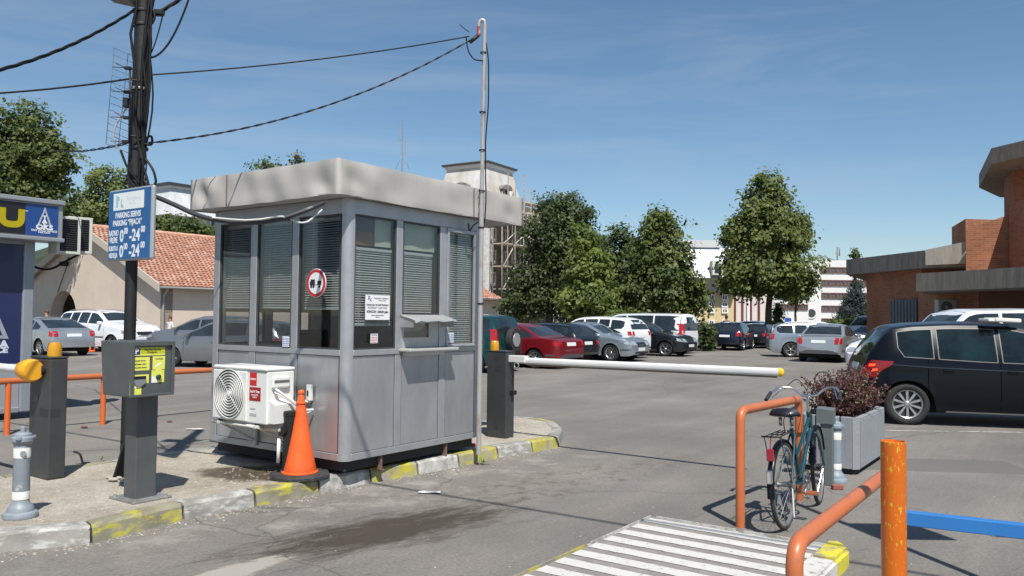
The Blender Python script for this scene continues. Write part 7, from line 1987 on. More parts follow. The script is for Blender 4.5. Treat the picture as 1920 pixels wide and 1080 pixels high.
# yellow U with a white slanted stroke beside it
bm = newbm(); uw, uh, st_ = 0.26, hh * 0.50, 0.095; zu = zF0 + hh * 0.26
pts = bend([(xu - uw / 2, -offy - 0.02, zu + uh), (xu - uw / 2, -offy - 0.02, zu + 0.02), (xu + uw / 2, -offy - 0.02, zu + 0.02), (xu + uw / 2, -offy - 0.02, zu + uh)], 0.16, 6)
def ribbon(bm, pts, w, y, th=0.006):
    prev = None
    for i, p in enumerate(pts):
        a = pts[max(0, i - 1)]; c_ = pts[min(len(pts) - 1, i + 1)]; d = (Vector(c_) - Vector(a)); d.y = 0; d.normalize(); n_ = Vector((-d.z, 0, d.x)) * w / 2
        cur = (bm.verts.new(Vector(p) + n_), bm.verts.new(Vector(p) - n_))
        if prev: bm.faces.new((prev[0], cur[0], cur[1], prev[1]))
        prev = cur
    bmesh.ops.solidify(bm, geom=bm.faces[:], thickness=th)
ribbon(bm, pts, st_, 0); link('letter_u', bm, FYE, sk)
bm = newbm(); ribbon(bm, [(xu - uw / 2 - 0.26, -offy - 0.02, zu + 0.02), (xu - uw / 2 - 0.14, -offy - 0.02, zu + uh)], 0.09, 0); ribbon(bm, [(xu - uw / 2 - 0.50, -offy - 0.02, zu + 0.02), (xu - uw / 2 - 0.38, -offy - 0.02, zu + uh)], 0.09, 0); link('white_stroke', bm, SW, sk)
text('TM', 0.035, SW, face_mtx((xu + 0.19, -offy - 0.014, zu + uh - 0.02), (1, 0, 0)), sk, 'lettering', 0.0, 1.2, 'CENTER', 0.001)
# cooling units high on its end wall
for k, (ua, ub, dx) in enumerate(((132, 158, 0.55), (112, 131, 0.25))):
    c_ = D((ua + ub) / 2, 442, 12.6 + 0.35 * (1 - k)); 
    t = thing('wall_cooling_unit', ['cream cooling unit with dark louvres, right one on the shop kiosk end', 'cream cooling unit squeezed between the fascia and its twin'][k], 'air conditioner', (c_.x, c_.y, c_.z), ANG_A - R(8 if k == 0 else 0), 'cooling units on the shop kiosk')
    w_, d_, h2 = 0.36, 0.28, 0.29
    bm = newbm()
    for lo, hi in (((-w_ / 2, -d_ / 2, -h2), (-w_ / 2 + 0.045, d_ / 2, h2)), ((w_ / 2 - 0.045, -d_ / 2, -h2), (w_ / 2, d_ / 2, h2)), ((-w_ / 2 + 0.045, -d_ / 2, h2 - 0.04), (w_ / 2 - 0.045, d_ / 2, h2)), ((-w_ / 2 + 0.045, -d_ / 2, -h2), (w_ / 2 - 0.045, d_ / 2, -h2 + 0.04))): box(bm, lo, hi, 0.004)
    link('casing', bm, mat('cream casing', (0.55, 0.56, 0.50), 0.5), t)
    bm = newbm(); box(bm, (-w_ / 2 + 0.046, -d_ / 2 + 0.02, -h2 + 0.041), (w_ / 2 - 0.046, d_ / 2 - 0.02, h2 - 0.041)); link('coil', bm, mat('coil dark', (0.02, 0.02, 0.022), 0.7), t)
    for i in range(14):
        z = -h2 + 0.06 + i * (2 * h2 - 0.12) / 13; bm = newbm(); box(bm, (-w_ / 2 + 0.047, -d_ / 2 + 0.004, z - 0.004), (w_ / 2 - 0.047, -d_ / 2 + 0.018, z + 0.004)); link('louvre', bm, mat('louvre dark', (0.05, 0.05, 0.052), 0.6), t)
bm = newbm(); tube(bm, bend([SKM @ Vector((0.0, 0.3, 2.35)), SKM @ Vector((0.3, 0.25, 2.25)), SKM @ Vector((0.75, 0.2, 2.55))], 0.2, 5), 0.02, 6); tag(link('hanging_cable', bm, CABLE), 'black cable looping under the cooling units of the shop kiosk', 'cable')

# ---- old building with scaffolding, tower roof and mansard wing
ZINC = mat('zinc sheet', (0.50, 0.53, 0.55), 0.45, 0.2, var=0.12, vscale=0.9, stretch=(2, 2, 0.4))
ob = bld('scaffolded_building', 'old building with white mansard tower roof behind wooden scaffolding')
Y0 = 70.0
BRN = mat('old brown facade', (0.17, 0.135, 0.10), 0.9, var=0.35, vscale=0.7)
ctr = D(893, 400, Y0 + 6)
def P2(u, Y): q = D(u, 590, Y); return (q.x, q.y)
zc1 = D(900, 372, Y0).z; zt_ = D(900, 310, Y0 + 1).z
A_ = Vector((*P2(908, Y0), 0)); BL = A_ + BX * 13; AR = A_ + AX * 11
bm = newbm(); prism(bm, [tuple(A_[:2]), tuple(AR[:2]), tuple((AR + BX * 13)[:2]), tuple(BL[:2])], 0, zc1); link('wall', bm, BRN, ob)
# corner pilaster pale
bm = newbm(); box(bm, (-0.25, -0.25, 0), (0.6, 0.6, zc1)); bm.transform(Matrix.Translation(A_) @ Matrix.Rotation(ANG_A, 4, 'Z')); link('corner_pilaster', bm, mat('pale stone', (0.62, 0.62, 0.60), 0.85, var=0.2), ob)
# tower roof: truncated pyramid
def frustum(c, hx_, hy_, z0, hx2, hy2, z1, m, nm, parent, mtx):
    bm = newbm(); a = [bm.verts.new((sx * hx_, sy * hy_, z0)) for sx, sy in ((-1, -1), (1, -1), (1, 1), (-1, 1))]; b_ = [bm.verts.new((sx * hx2, sy * hy2, z1)) for sx, sy in ((-1, -1), (1, -1), (1, 1), (-1, 1))]
    bm.faces.new(list(reversed(a))); bm.faces.new(b_)
    for i in range(4): bm.faces.new((a[i], a[(i + 1) % 4], b_[(i + 1) % 4], b_[i]))
    bm.transform(mtx); return link(nm, bm, m, parent)
TC = D(899, 400, Y0 + 3.2); TM_ = Matrix.Translation((TC.x, TC.y, 0)) @ Matrix.Rotation(ANG_A + R(4), 4, 'Z')
zt1 = D(899, 308, Y0 + 1).z; zt0 = D(899, 400, Y0).z
frustum(None, 3.1, 3.1, zt0, 2.15, 2.15, zt1 - 0.35, mat('tower zinc', (0.62, 0.63, 0.62), 0.6, 0.0, col2=(0.42, 0.36, 0.28), vscale=0.55, stretch=(1, 1, 0.6)), 'tower_roof', ob, TM_)
frustum(None, 2.2, 2.2, zt1 - 0.35, 2.35, 2.35, zt1 - 0.05, mat('cornice white', (0.62, 0.63, 0.63), 0.7), 'tower_cornice', ob, TM_)
frustum(None, 2.45, 2.45, zt1 - 0.05, 2.55, 2.55, zt1 + 0.12, mat('cornice zinc', (0.13, 0.14, 0.15), 0.6), 'tower_cornice', ob, TM_)
frustum(None, 2.5, 2.5, zt1 + 0.12, 1.6, 1.6, zt1 + 0.40, mat('cornice zinc', (0, 0, 0)), 'tower_cap', ob, TM_)
for (dx, dy, rz) in ((-2.60, 0, PI), (0, -2.60, -PI / 2)):   # round dormers on the two seen slopes
    M_ = TM_ @ Matrix.Translation((dx * 1.0, dy * 1.0, zt0 + 1.95)) @ Matrix.Rotation(rz, 4, 'Z')
    bm = newbm(); box(bm, (-0.5, -0.40, -0.75), (0.30, 0.40, 0.45)); bm.transform(M_); d1 = link('dormer', bm, mat('dormer stone', (0.26, 0.25, 0.23), 0.8, var=0.3, vscale=2), ob)
    bm = newbm()
    for k in range(9):
        a0, a1 = PI * k / 9, PI * (k + 1) / 9
        prism(bm, [(-0.5, 0.75 * math.cos(a0)), (0.45, 0.75 * math.cos(a0)), (0.45, 0.75 * math.cos(a1)), (-0.5, 0.75 * math.cos(a1))], 0.40, 0.5, top=[0.5 + 0.35 * math.sin(a0), 0.5 + 0.35 * math.sin(a0), 0.5 + 0.35 * math.sin(a1), 0.5 + 0.35 * math.sin(a1)])
    bm.transform(M_); link('hood', bm, mat('hood zinc', (0.20, 0.19, 0.18), 0.8, var=0.3, vscale=2), d1)
    bm = newbm(); box(bm, (0.301, -0.26, -0.6), (0.33, 0.26, 0.32)); bm.transform(M_); link('pane', bm, mat('dormer dark', (0.012, 0.012, 0.014), 0.5), d1)
# scaffolding in front of the right facade
scf = thing('scaffolding', 'wooden scaffolding with pale planks and poles before the brown facade', 'scaffolding')
WD = mat('pale plank', (0.50, 0.44, 0.36), 0.85, var=0.25, vscale=2); WDD = mat('weathered pole', (0.24, 0.21, 0.18), 0.85, var=0.3)
rs = random.Random(4); NB = 7
for i in range(NB):
    s_ = -0.3 + i * 1.55
    for o_ in (-1.1, -2.1):
        b_ = A_ + AX * s_ - BX * (-o_) * -1 * -1; b_ = A_ + AX * s_ + (-BX) * (-o_)
        bm = newbm(); tube(bm, [(b_.x, b_.y, 0), (b_.x + rs.uniform(-.1, .1), b_.y, D(960, 335 + rs.uniform(-15, 25) + 14 * i, Y0 + 3).z if i > 1 else zc1 + 0.4)], 0.07, 6); link('pole', bm, WDD, scf)
for lv in range(1, 7):
    z = lv * 1.95
    for i in range(NB - 1):
        p = A_ + AX * (-0.3 + i * 1.55) - BX * 1.0; q = p + AX * 1.6
        bm = newbm(); n_ = -BX * 1.2
        prism(bm, [tuple(p[:2]), tuple(q[:2]), tuple((q + n_)[:2]), tuple((p + n_)[:2])], z, z + 0.09); link('plank', bm, WD, scf)
        if lv < 5 and rs.random() < 0.8:
            bm = newbm(); tube(bm, [p + n_ + Vector((0, 0, z)), q + n_ + Vector((0, 0, z + (1.9 if rs.random() < 0.4 else 1.0)))], 0.05, 5); link('brace', bm, WD, scf)
for (u, v) in ((953, 325), (967, 332), (983, 326), (996, 352)):
    q = D(u, v, Y0 - 1); bm = newbm(); tube(bm, [(q.x, q.y, 0), q], 0.06, 6); link('pole', bm, WDD, scf)
for lv in range(1, 6):      # cornices and ornament showing through
    for i in range(5):
        p = A_ + AX * (0.9 + i * 1.9) - BX * 0.02; M_ = face_mtx((p.x, p.y, 0), AX)
        fwin(M_, 0, lv * 1.95 + 0.35, 0.9, 1.25, ob, mat('ornament pale', (0.52, 0.49, 0.43), 0.85, var=0.3, vscale=3), PANE, 1, 0.22, 0.16)
# mast on the roof
am = thing('radio_mast', 'thin radio mast with side aerials rising above the kiosk roof', 'mast'); q = D(754, 318, Y0 + 2); q2_ = D(754.5, 219, Y0 + 2); bq = D(754, 400, Y0 + 2)
bm = newbm(); tube(bm, [(q.x, q.y, 9), q, (q2_.x, q2_.y, q2_.z)], 0.05, 6, radii=[0.08, 0.06, 0.025]); link('pole', bm, GALV, am)
for (u, v0, v1) in ((747, 235, 262), (760, 265, 290)):
    a, b_ = D(u, v0, Y0 + 2), D(u, v1, Y0 + 2); bm = newbm(); tube(bm, [a, b_, D(754, v1 + 2, Y0 + 2)], 0.028, 5); link('side_aerial', bm, GALV, am)
for u in (742, 768): bm = newbm(); tube(bm, [D(754, 288, Y0 + 2), D(u, 318, Y0 + 2)], 0.015, 4); link('guy_wire', bm, GALV, am)
wg = bld('mansard_building', 'pale building with grey edged mansard roof behind the tiled hall')
Y1 = 80.0
mz = lambda v: D(320, v, Y1).z
cA = Vector((*P2(309, Y1), 0))
GRT = mat('cornice zinc', (0, 0, 0)); PAL = mat('pale plaster', (0.60, 0.60, 0.58), 0.85, var=0.18, vscale=0.5)
WM = Matrix.Translation(cA) @ Matrix.Rotation(ANG_A, 4, 'Z')
bm = newbm(); box(bm, (0.5, 0.5, 0), (23.5, 11.5, mz(395))); bm.transform(WM); link('wall', bm, PAL, wg)
frustum(None, 12.3, 6.3, mz(402), 11.3, 5.3, mz(349), mat('mansard pale', (0.55, 0.57, 0.58), 0.55, var=0.15, vscale=0.9, stretch=(1, 1, 0.3)), 'mansard', wg, WM @ Matrix.Translation((12, 6, 0)))
frustum(None, 11.4, 5.4, mz(349), 11.5, 5.5, mz(345), mat('cornice white', (0, 0, 0)), 'cornice', wg, WM @ Matrix.Translation((12, 6, 0)))
frustum(None, 11.7, 5.7, mz(345), 11.9, 5.9, mz(340), GRT, 'cornice', wg, WM @ Matrix.Translation((12, 6, 0)))
for i in range(5): fwin(WM @ face_mtx((0, 0.49, 0), (1, 0, 0)), 2.5 + i * 3.2, mz(430), 1.3, 1.9, wg, mat('cornice white', (0, 0, 0)), PANE, 1, 0.15, 0.15)
for i in range(3): fwin(WM @ face_mtx((0.49, 0, 0), (0, -1, 0)), -2.3 - i * 3.0, mz(430), 1.2, 1.9, wg, mat('cornice white', (0, 0, 0)), PANE, 1, 0.15, 0.15)

# ---- yellow building with tall windows
Y2 = 78.0
yb = bld('yellow_building', 'yellow building with grey mansard roof and tall white framed windows')
yz = lambda v, Y=Y2: D(1350, v, Y).z
OCH = mat('ochre plaster', (0.55, 0.44, 0.25), 0.85, var=0.06, vscale=0.5)
cL, cR = P2(1268, Y2), P2(1376, Y2)
def slab(name, u0, u1, Y, th, z0, z1, m, par, top=None):
    p, q = P2(u0, Y), P2(u1, Y); bm = newbm(); prism(bm, [p, q, (q[0] + 0.15 * th, q[1] + th), (p[0] + 0.15 * th, p[1] + th)], z0, z1, top=top); return link(name, bm, m, par)
slab('wall', 1262, 1376, Y2, 9, 0, yz(548), OCH, yb)
LIL = mat('lilac plaster', (0.56, 0.50, 0.52), 0.85); PNK = mat('pale pink plaster', (0.62, 0.56, 0.52), 0.85)
slab('side_wall', 1376.2, 1452, Y2 + 0.6, 8, 0, yz(548), PNK, yb)
for u in (1379, 1393, 1409, 1424, 1441): slab('stripe_pilaster', u - 1.2, u + 1.2, Y2 + 0.35, 0.24, 0, yz(552), mat('dark red pilaster', (0.16, 0.04, 0.05), 0.8), yb)
slab('entrance', 1401, 1406, Y2 + 0.40, 0.15, 0, 3.4, mat('door white', (0.7, 0.7, 0.68), 0.6), yb)
slab('eave', 1258, 1380, Y2 - 1.0, 11, yz(548) + 0.01, yz(522), mat('eave dark', (0.055, 0.050, 0.048), 0.85), yb)
M_ = Matrix.Translation(((cL[0] + cR[0]) / 2, Y2 + 5, 0))
frustum(None, 4.4, 5.2, yz(521.5), 3.6, 4.0, yz(463), mat('mansard grey', (0.42, 0.45, 0.50), 0.5, 0.2, var=0.08, vscale=1, stretch=(3, 1, 0.2)), 'mansard', yb, M_)
slab('roof_band', 1270, 1350, Y2 + 0.8, 8, yz(463) + 0.01, yz(449), mat('band grey', (0.50, 0.52, 0.53), 0.6), yb)
wf = mat('far white frame', (0.70, 0.70, 0.68), 0.6)
My = face_mtx((0, Y2 - 0.001, 0), (1, 0, 0))
for u in (1333.5, 1358.5, 1308):
    x = P2(u, Y2)[0]; w_ = 13 / F_PX * Y2 * 0.9
    for (v1, v0) in ((552, 564), (565.5, 576.5), (578, 587.5), (600, 609)):
        fwin(My, x, yz(v0), w_, yz(v1) - yz(v0), yb, wf, PANE, 1, 0.15, 0.12)
x = P2(1345, Y2)[0]
bm = newbm(); box(bm, (x - 0.65, Y2 - 0.6, yz(517)), (x + 0.45, Y2 + 1.5, yz(489)), 0.05); dm = link('dormer', bm, mat('dormer cream', (0.55, 0.56, 0.46), 0.8), yb)
bm = newbm(); box(bm, (x - 0.40, Y2 - 0.66, yz(512)), (x + 0.2, Y2 - 0.601, yz(496))); link('pane', bm, PANE, dm)

# ---- white office block
ofb = bld('office_building', 'white office block with ribbon windows and a round porthole window')
Y3 = 92.0; oz = lambda v: D(1560, v, Y3).z
OW = mat('office white', (0.66, 0.66, 0.64), 0.8, var=0.04, vscale=0.4)
slab('wall', 1535, 1640, Y3, 14, 0, oz(488), OW, ofb); slab('blind_wing', 1482, 1534.8, Y3 - 1.2, 12, 0, oz(492), OW, ofb)
slab('low_wing', 1440, 1516, Y3 - 6, 8, 0, oz(566), OW, ofb)
fr2 = mat('office frame brown', (0.13, 0.06, 0.05), 0.6)
PN2 = mat('office pane', (0.10, 0.095, 0.10), 0.25, spec=0.6)
for (v1, v0) in ((501, 512), (525, 536.5), (549, 560), (573, 584), (597, 610)):
    for k in range(7):
        x0_, x1_ = P2(1540 + k * 14, Y3)[0], P2(1553.5 + k * 14, Y3)[0]; Mo = face_mtx((0, Y3 - 0.001, 0), (1, 0, 0))
        fwin(Mo, (x0_ + x1_) / 2, oz(v0), x1_ - x0_, oz(v1) - oz(v0), ofb, fr2, PN2, 1, 0.12, 0.09)
for k in range(5):
    x0_, x1_ = P2(1455 + k * 12, Y3 - 6)[0], P2(1466.5 + k * 12, Y3 - 6)[0]; fwin(face_mtx((0, Y3 - 6.001, 0), (1, 0, 0)), (x0_ + x1_) / 2, oz(583), x1_ - x0_, oz(573) - oz(583), ofb, fr2, PN2, 1, 0.12, 0.09)
for (v1, v0) in ((512.5, 524), (536.5, 548.5), (560.5, 572.5), (584.5, 596.5), (488, 500)):
    pass
bm = newbm(); x = P2(1521, Y3 - 1.2)[0]; lathe(bm, [(0.62, 0), (0.62, 0.10), (0.48, 0.10), (0.48, 0.02)], 24, mtx=Matrix.Translation((x, Y3 - 1.201, oz(588))) @ Matrix.Rotation(PI / 2, 4, 'X'), cap=False); pw = link('porthole', bm, OW, ofb)
bm = newbm(); lathe(bm, [(0.49, 0.03), (0.01, 0.03)], 24, mtx=Matrix.Translation((x, Y3 - 1.201, oz(588))) @ Matrix.Rotation(PI / 2, 4, 'X'), cap=False); link('pane', bm, PANE, pw)
t = thing('radio_mast', 'cluster of aerials on the white office roof', 'mast'); q = D(1570, 488, Y3 + 3)
bm = newbm(); tube(bm, [(q.x, q.y, q.z - 1), D(1570, 463, Y3 + 3)], 0.09, 6); tube(bm, [D(1574, 480, Y3 + 3), D(1574, 464, Y3 + 3)], 0.07, 5); tube(bm, [D(1566, 474, Y3 + 3), D(1572, 478, Y3 + 3)], 0.04, 5); link('pole', bm, mat('aerial grey', (0.15, 0.16, 0.18), 0.6), t)
for (u, v0, v1, lab) in ((1516, 492, 462, None),): wire('stay_wire', [D(1535, 478, Y3), D(1566, 488, Y3)], 0.03, 'thin wire sloping to the white office roof')
# traffic sign behind cars
t = thing('road_sign', 'small blue sign behind the silver estate roof', 'sign'); q = D(1477, 603, 40)
bm = newbm(); tube(bm, [(q.x, q.y, 0), (q.x, q.y, 2.0)], 0.03, 8); link('pole', bm, GALV, t)
bm = newbm(); box(bm, (q.x - 0.16, q.y - 0.05, q.z - 0.18), (q.x + 0.16, q.y - 0.03, q.z + 0.18), 0.01); link('plate', bm, mat('plate blue2', (0.03, 0.08, 0.35), 0.4), t)

# ---- brick building on the right
bk_m = None
def brick_mat():
    m = bpy.data.materials.new('brickwork'); m.use_nodes = True; n, l = m.node_tree.nodes, m.node_tree.links; b = n['Principled BSDF']; b.inputs['Roughness'].default_value = 0.9
    t = n.new('ShaderNodeTexCoord'); s = n.new('ShaderNodeSeparateXYZ'); l.new(t.outputs['Object'], s.inputs[0])
    a = n.new('ShaderNodeMath'); a.operation = 'MULTIPLY'; a.inputs[1].default_value = -0.6; l.new(s.outputs[0], a.inputs[0])
    a2 = n.new('ShaderNodeMath'); a2.operation = 'ADD'; l.new(a.outputs[0], a2.inputs[0]); l.new(s.outputs[1], a2.inputs[1])
    c = n.new('ShaderNodeCombineXYZ'); l.new(a2.outputs[0], c.inputs[0]); l.new(s.outputs[2], c.inputs[1])
    br = n.new('ShaderNodeTexBrick'); br.inputs['Scale'].default_value = 1.0; br.inputs['Brick Width'].default_value = 0.26; br.inputs['Row Height'].default_value = 0.078; br.inputs['Mortar Size'].default_value = 0.008
    br.inputs['Color1'].default_value = (0.35, 0.125, 0.052, 1); br.inputs['Color2'].default_value = (0.25, 0.086, 0.042, 1); br.inputs['Mortar'].default_value = (0.30, 0.20, 0.13, 1); br.inputs['Mortar Smooth'].default_value = 0.3
    l.new(c.outputs[0], br.inputs['Vector'])
    x = n.new('ShaderNodeTexNoise'); x.inputs['Scale'].default_value = 0.8; x.inputs['Detail'].default_value = 6; l.new(t.outputs['Object'], x.inputs['Vector'])
    r = n.new('ShaderNodeValToRGB'); r.color_ramp.elements[0].position = 0.35; r.color_ramp.elements[0].color = (0.78, 0.78, 0.78, 1); r.color_ramp.elements[1].position = 0.7; r.color_ramp.elements[1].color = (1.12, 1.1, 1.08, 1); l.new(x.outputs['Fac'], r.inputs['Fac'])
    mx = n.new('ShaderNodeMix'); mx.data_type = 'RGBA'; mx.blend_type = 'MULTIPLY'; mx.inputs['Factor'].default_value = 1; l.new(br.outputs['Color'], mx.inputs['A']); l.new(r.outputs['Color'], mx.inputs['B']); l.new(mx.outputs['Result'], b.inputs['Base Color'])
    return m
BRK_ = brick_mat()
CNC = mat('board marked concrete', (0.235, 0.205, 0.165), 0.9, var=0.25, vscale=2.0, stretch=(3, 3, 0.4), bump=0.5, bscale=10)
CNL = mat('board marked concrete sunlit', (0.38, 0.35, 0.29), 0.9, var=0.15, vscale=2.0, stretch=(3, 3, 0.4), bump=0.5, bscale=10)
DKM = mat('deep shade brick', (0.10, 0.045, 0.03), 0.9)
bb = bld('brick_building', 'angular red brick building with raw concrete eaves on the right')
def pp(u, Y): q = D(u, 590, Y); return (q.x, q.y)
def plan(name, pts, z0, z1, m, top=None):
    bm = newbm(); prism(bm, pts, z0, z1, top=top); return link(name, bm, m, bb)
zA1, zA0 = D(1587, 487, 37.5).z, D(1587, 515, 37.5).z
# first canopy and its wall
f1 = [pp(1587, 37.5), pp(1735, 32.0)]; far = [(30, 34), (30, 44), (16.5, 44)]
plan('eave_slab', [f1[0], f1[1], pp(1812, 31.0), (24, 31.0), (24, 44), (19.4, 44)], zA0, zA1, CNC)
plan('wall', [pp(1625, 36.8), pp(1728, 32.8), (24, 32.2), (24, 43), (19.6, 43)], 0, zA0 - 0.002, BRK_)
# roof parapet, its sunlit look put into a lighter concrete colour
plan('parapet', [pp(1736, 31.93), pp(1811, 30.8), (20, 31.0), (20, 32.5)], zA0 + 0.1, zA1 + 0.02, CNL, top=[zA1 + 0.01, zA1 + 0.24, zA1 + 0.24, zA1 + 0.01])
# sunlit brick volume
zS1a, zS1b = D(1812, 430, 30.4).z, D(1905, 402, 28.2).z
zS1a, zS1b = D(1812, 430, 30.0).z, D(1893, 403, 29.5).z
plan('upper_wall', [pp(1812, 30.0), pp(1893, 29.5), (24, 29.5), (24, 33)], 3.0, 5, BRK_, top=[zS1a, zS1b, zS1b + 0.3, zS1a + 0.3])
plan('upper_wall', [pp(1893.5, 29.4), pp(1990, 25.5), (24, 25.5), (24, 28.4)], 3.0, zS1b + 0.35, BRK_)
plan('upper_box', [pp(1786, 33.5), pp(1812, 30.7), (19, 31.0), (20, 33.5)], zA1, D(1790, 426, 33.5).z, BRK_)
# second canopy in front
z21, z20 = D(1718, 513, 25).z, D(1718, 546, 25).z
plan('canopy_slab', [pp(1718, 25), pp(1920, 21.4), (14.9, 16.5), (24, 16.5), (24, 27.5), (14.5, 28)], z20, z21, CNC)
plan('wall', [pp(1760, 27.2), pp(1836, 25.2), (22, 25.0), (22, 31.0), (17.6, 31.9)], 0, z20 - 0.002, BRK_)
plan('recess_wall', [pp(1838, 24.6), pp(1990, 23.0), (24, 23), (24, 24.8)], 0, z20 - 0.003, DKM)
plan('link_wall', [pp(1722, 31.0), pp(1765, 27.5), (16.6, 27.6), (18.5, 31.4)], 0, z20 + 0.3, BRK_)
# garage door
M_ = Matrix()
p, q = Vector((*pp(1672, 34.9), 0)), Vector((*pp(1720, 33.02), 0))
dg = wallbox('door', p - Vector((0.06, 0, 0)), q - Vector((0.06, 0, 0)), 0.05, 0.02, D(1695, 562, 34).z, mat('door grey', (0.17, 0.175, 0.18), 0.6), bb)
for k in range(8):
    a = p.lerp(q, (k + 0.5) / 8); bm = newbm(); box(bm, (a.x - 0.13, a.y - 0.02, 0.05), (a.x - 0.07, a.y + 0.02, D(1695, 562, 34).z - 0.02)); link('door_rib', bm, mat('door grey', (0, 0, 0)), bb)
# tower
zT1, zT0 = D(1862, 278, 33).z, D(1840, 352, 39).z
plan('tower_slab', [pp(1838, 39), pp(1862, 33), pp(1945, 31), (34, 31), (34, 42), (25.5, 42)], zT0, zT1, CNC)
plan('tower_wall', [pp(1885, 36.5), pp(1903, 34.5), pp(1990, 33.0), (32, 33), (32, 40), (24.6, 40)], 3.0, zT0 - 0.002, BRK_)
t = thing('air_conditioner', 'small white cooling unit on the dark brick wall behind the white van', 'air conditioner'); q = D(1775, 576, 26.5)
bm = newbm(); box(bm, (-0.40, -0.12, -0.25), (0.40, 0.12, 0.25), 0.02, mtx=Matrix.Translation((q.x, q.y - 0.1, q.z))); link('casing', bm, mat('unit grey white', (0.42, 0.43, 0.41), 0.5), t)
bm = newbm(); lathe(bm, [(0.19, 0), (0.19, 0.01), (0.15, 0.012), (0.15, 0.004), (0.05, 0.004)], 24, mtx=Matrix.Translation((q.x - 0.12, q.y - 0.221, q.z)) @ Matrix.Rotation(PI / 2, 4, 'X'), cap=False); link('fan_grille', bm, mat('fan dark', (0, 0, 0)), t)

# ================================================================== TREES
def leafmat(name, c, c2):
    if name in _m: return _m[name]
    m = bpy.data.materials.new(name); m.use_nodes = True; n, l = m.node_tree.nodes, m.node_tree.links; b = n['Principled BSDF']; o = n['Material Output']
    b.inputs['Roughness'].default_value = 0.5; b.inputs['Specular IOR Level'].default_value = 0.35
    t = n.new('ShaderNodeTexCoord'); x = n.new('ShaderNodeTexNoise'); x.inputs['Scale'].default_value = 1.3; x.inputs['Detail'].default_value = 5; l.new(t.outputs['Object'], x.inputs['Vector'])
    r = n.new('ShaderNodeValToRGB'); r.color_ramp.elements[0].position = 0.38; r.color_ramp.elements[0].color = (*c, 1); r.color_ramp.elements[1].position = 0.66; r.color_ramp.elements[1].color = (*c2, 1)
    l.new(x.outputs['Fac'], r.inputs['Fac']); l.new(r.outputs['Color'], b.inputs['Base Color'])
    tr = n.new('ShaderNodeBsdfTranslucent'); l.new(r.outputs['Color'], tr.inputs['Color']); mx = n.new('ShaderNodeMixShader'); mx.inputs['Fac'].default_value = 0.45
    l.new(b.outputs[0], mx.inputs[1]); l.new(tr.outputs[0], mx.inputs[2]); l.new(mx.outputs[0], o.inputs['Surface'])
    _m[name] = m; return m
BARK = mat('bark', (0.085, 0.068, 0.050), 0.9, var=0.4, vscale=3, bump=0.8, bscale=8)
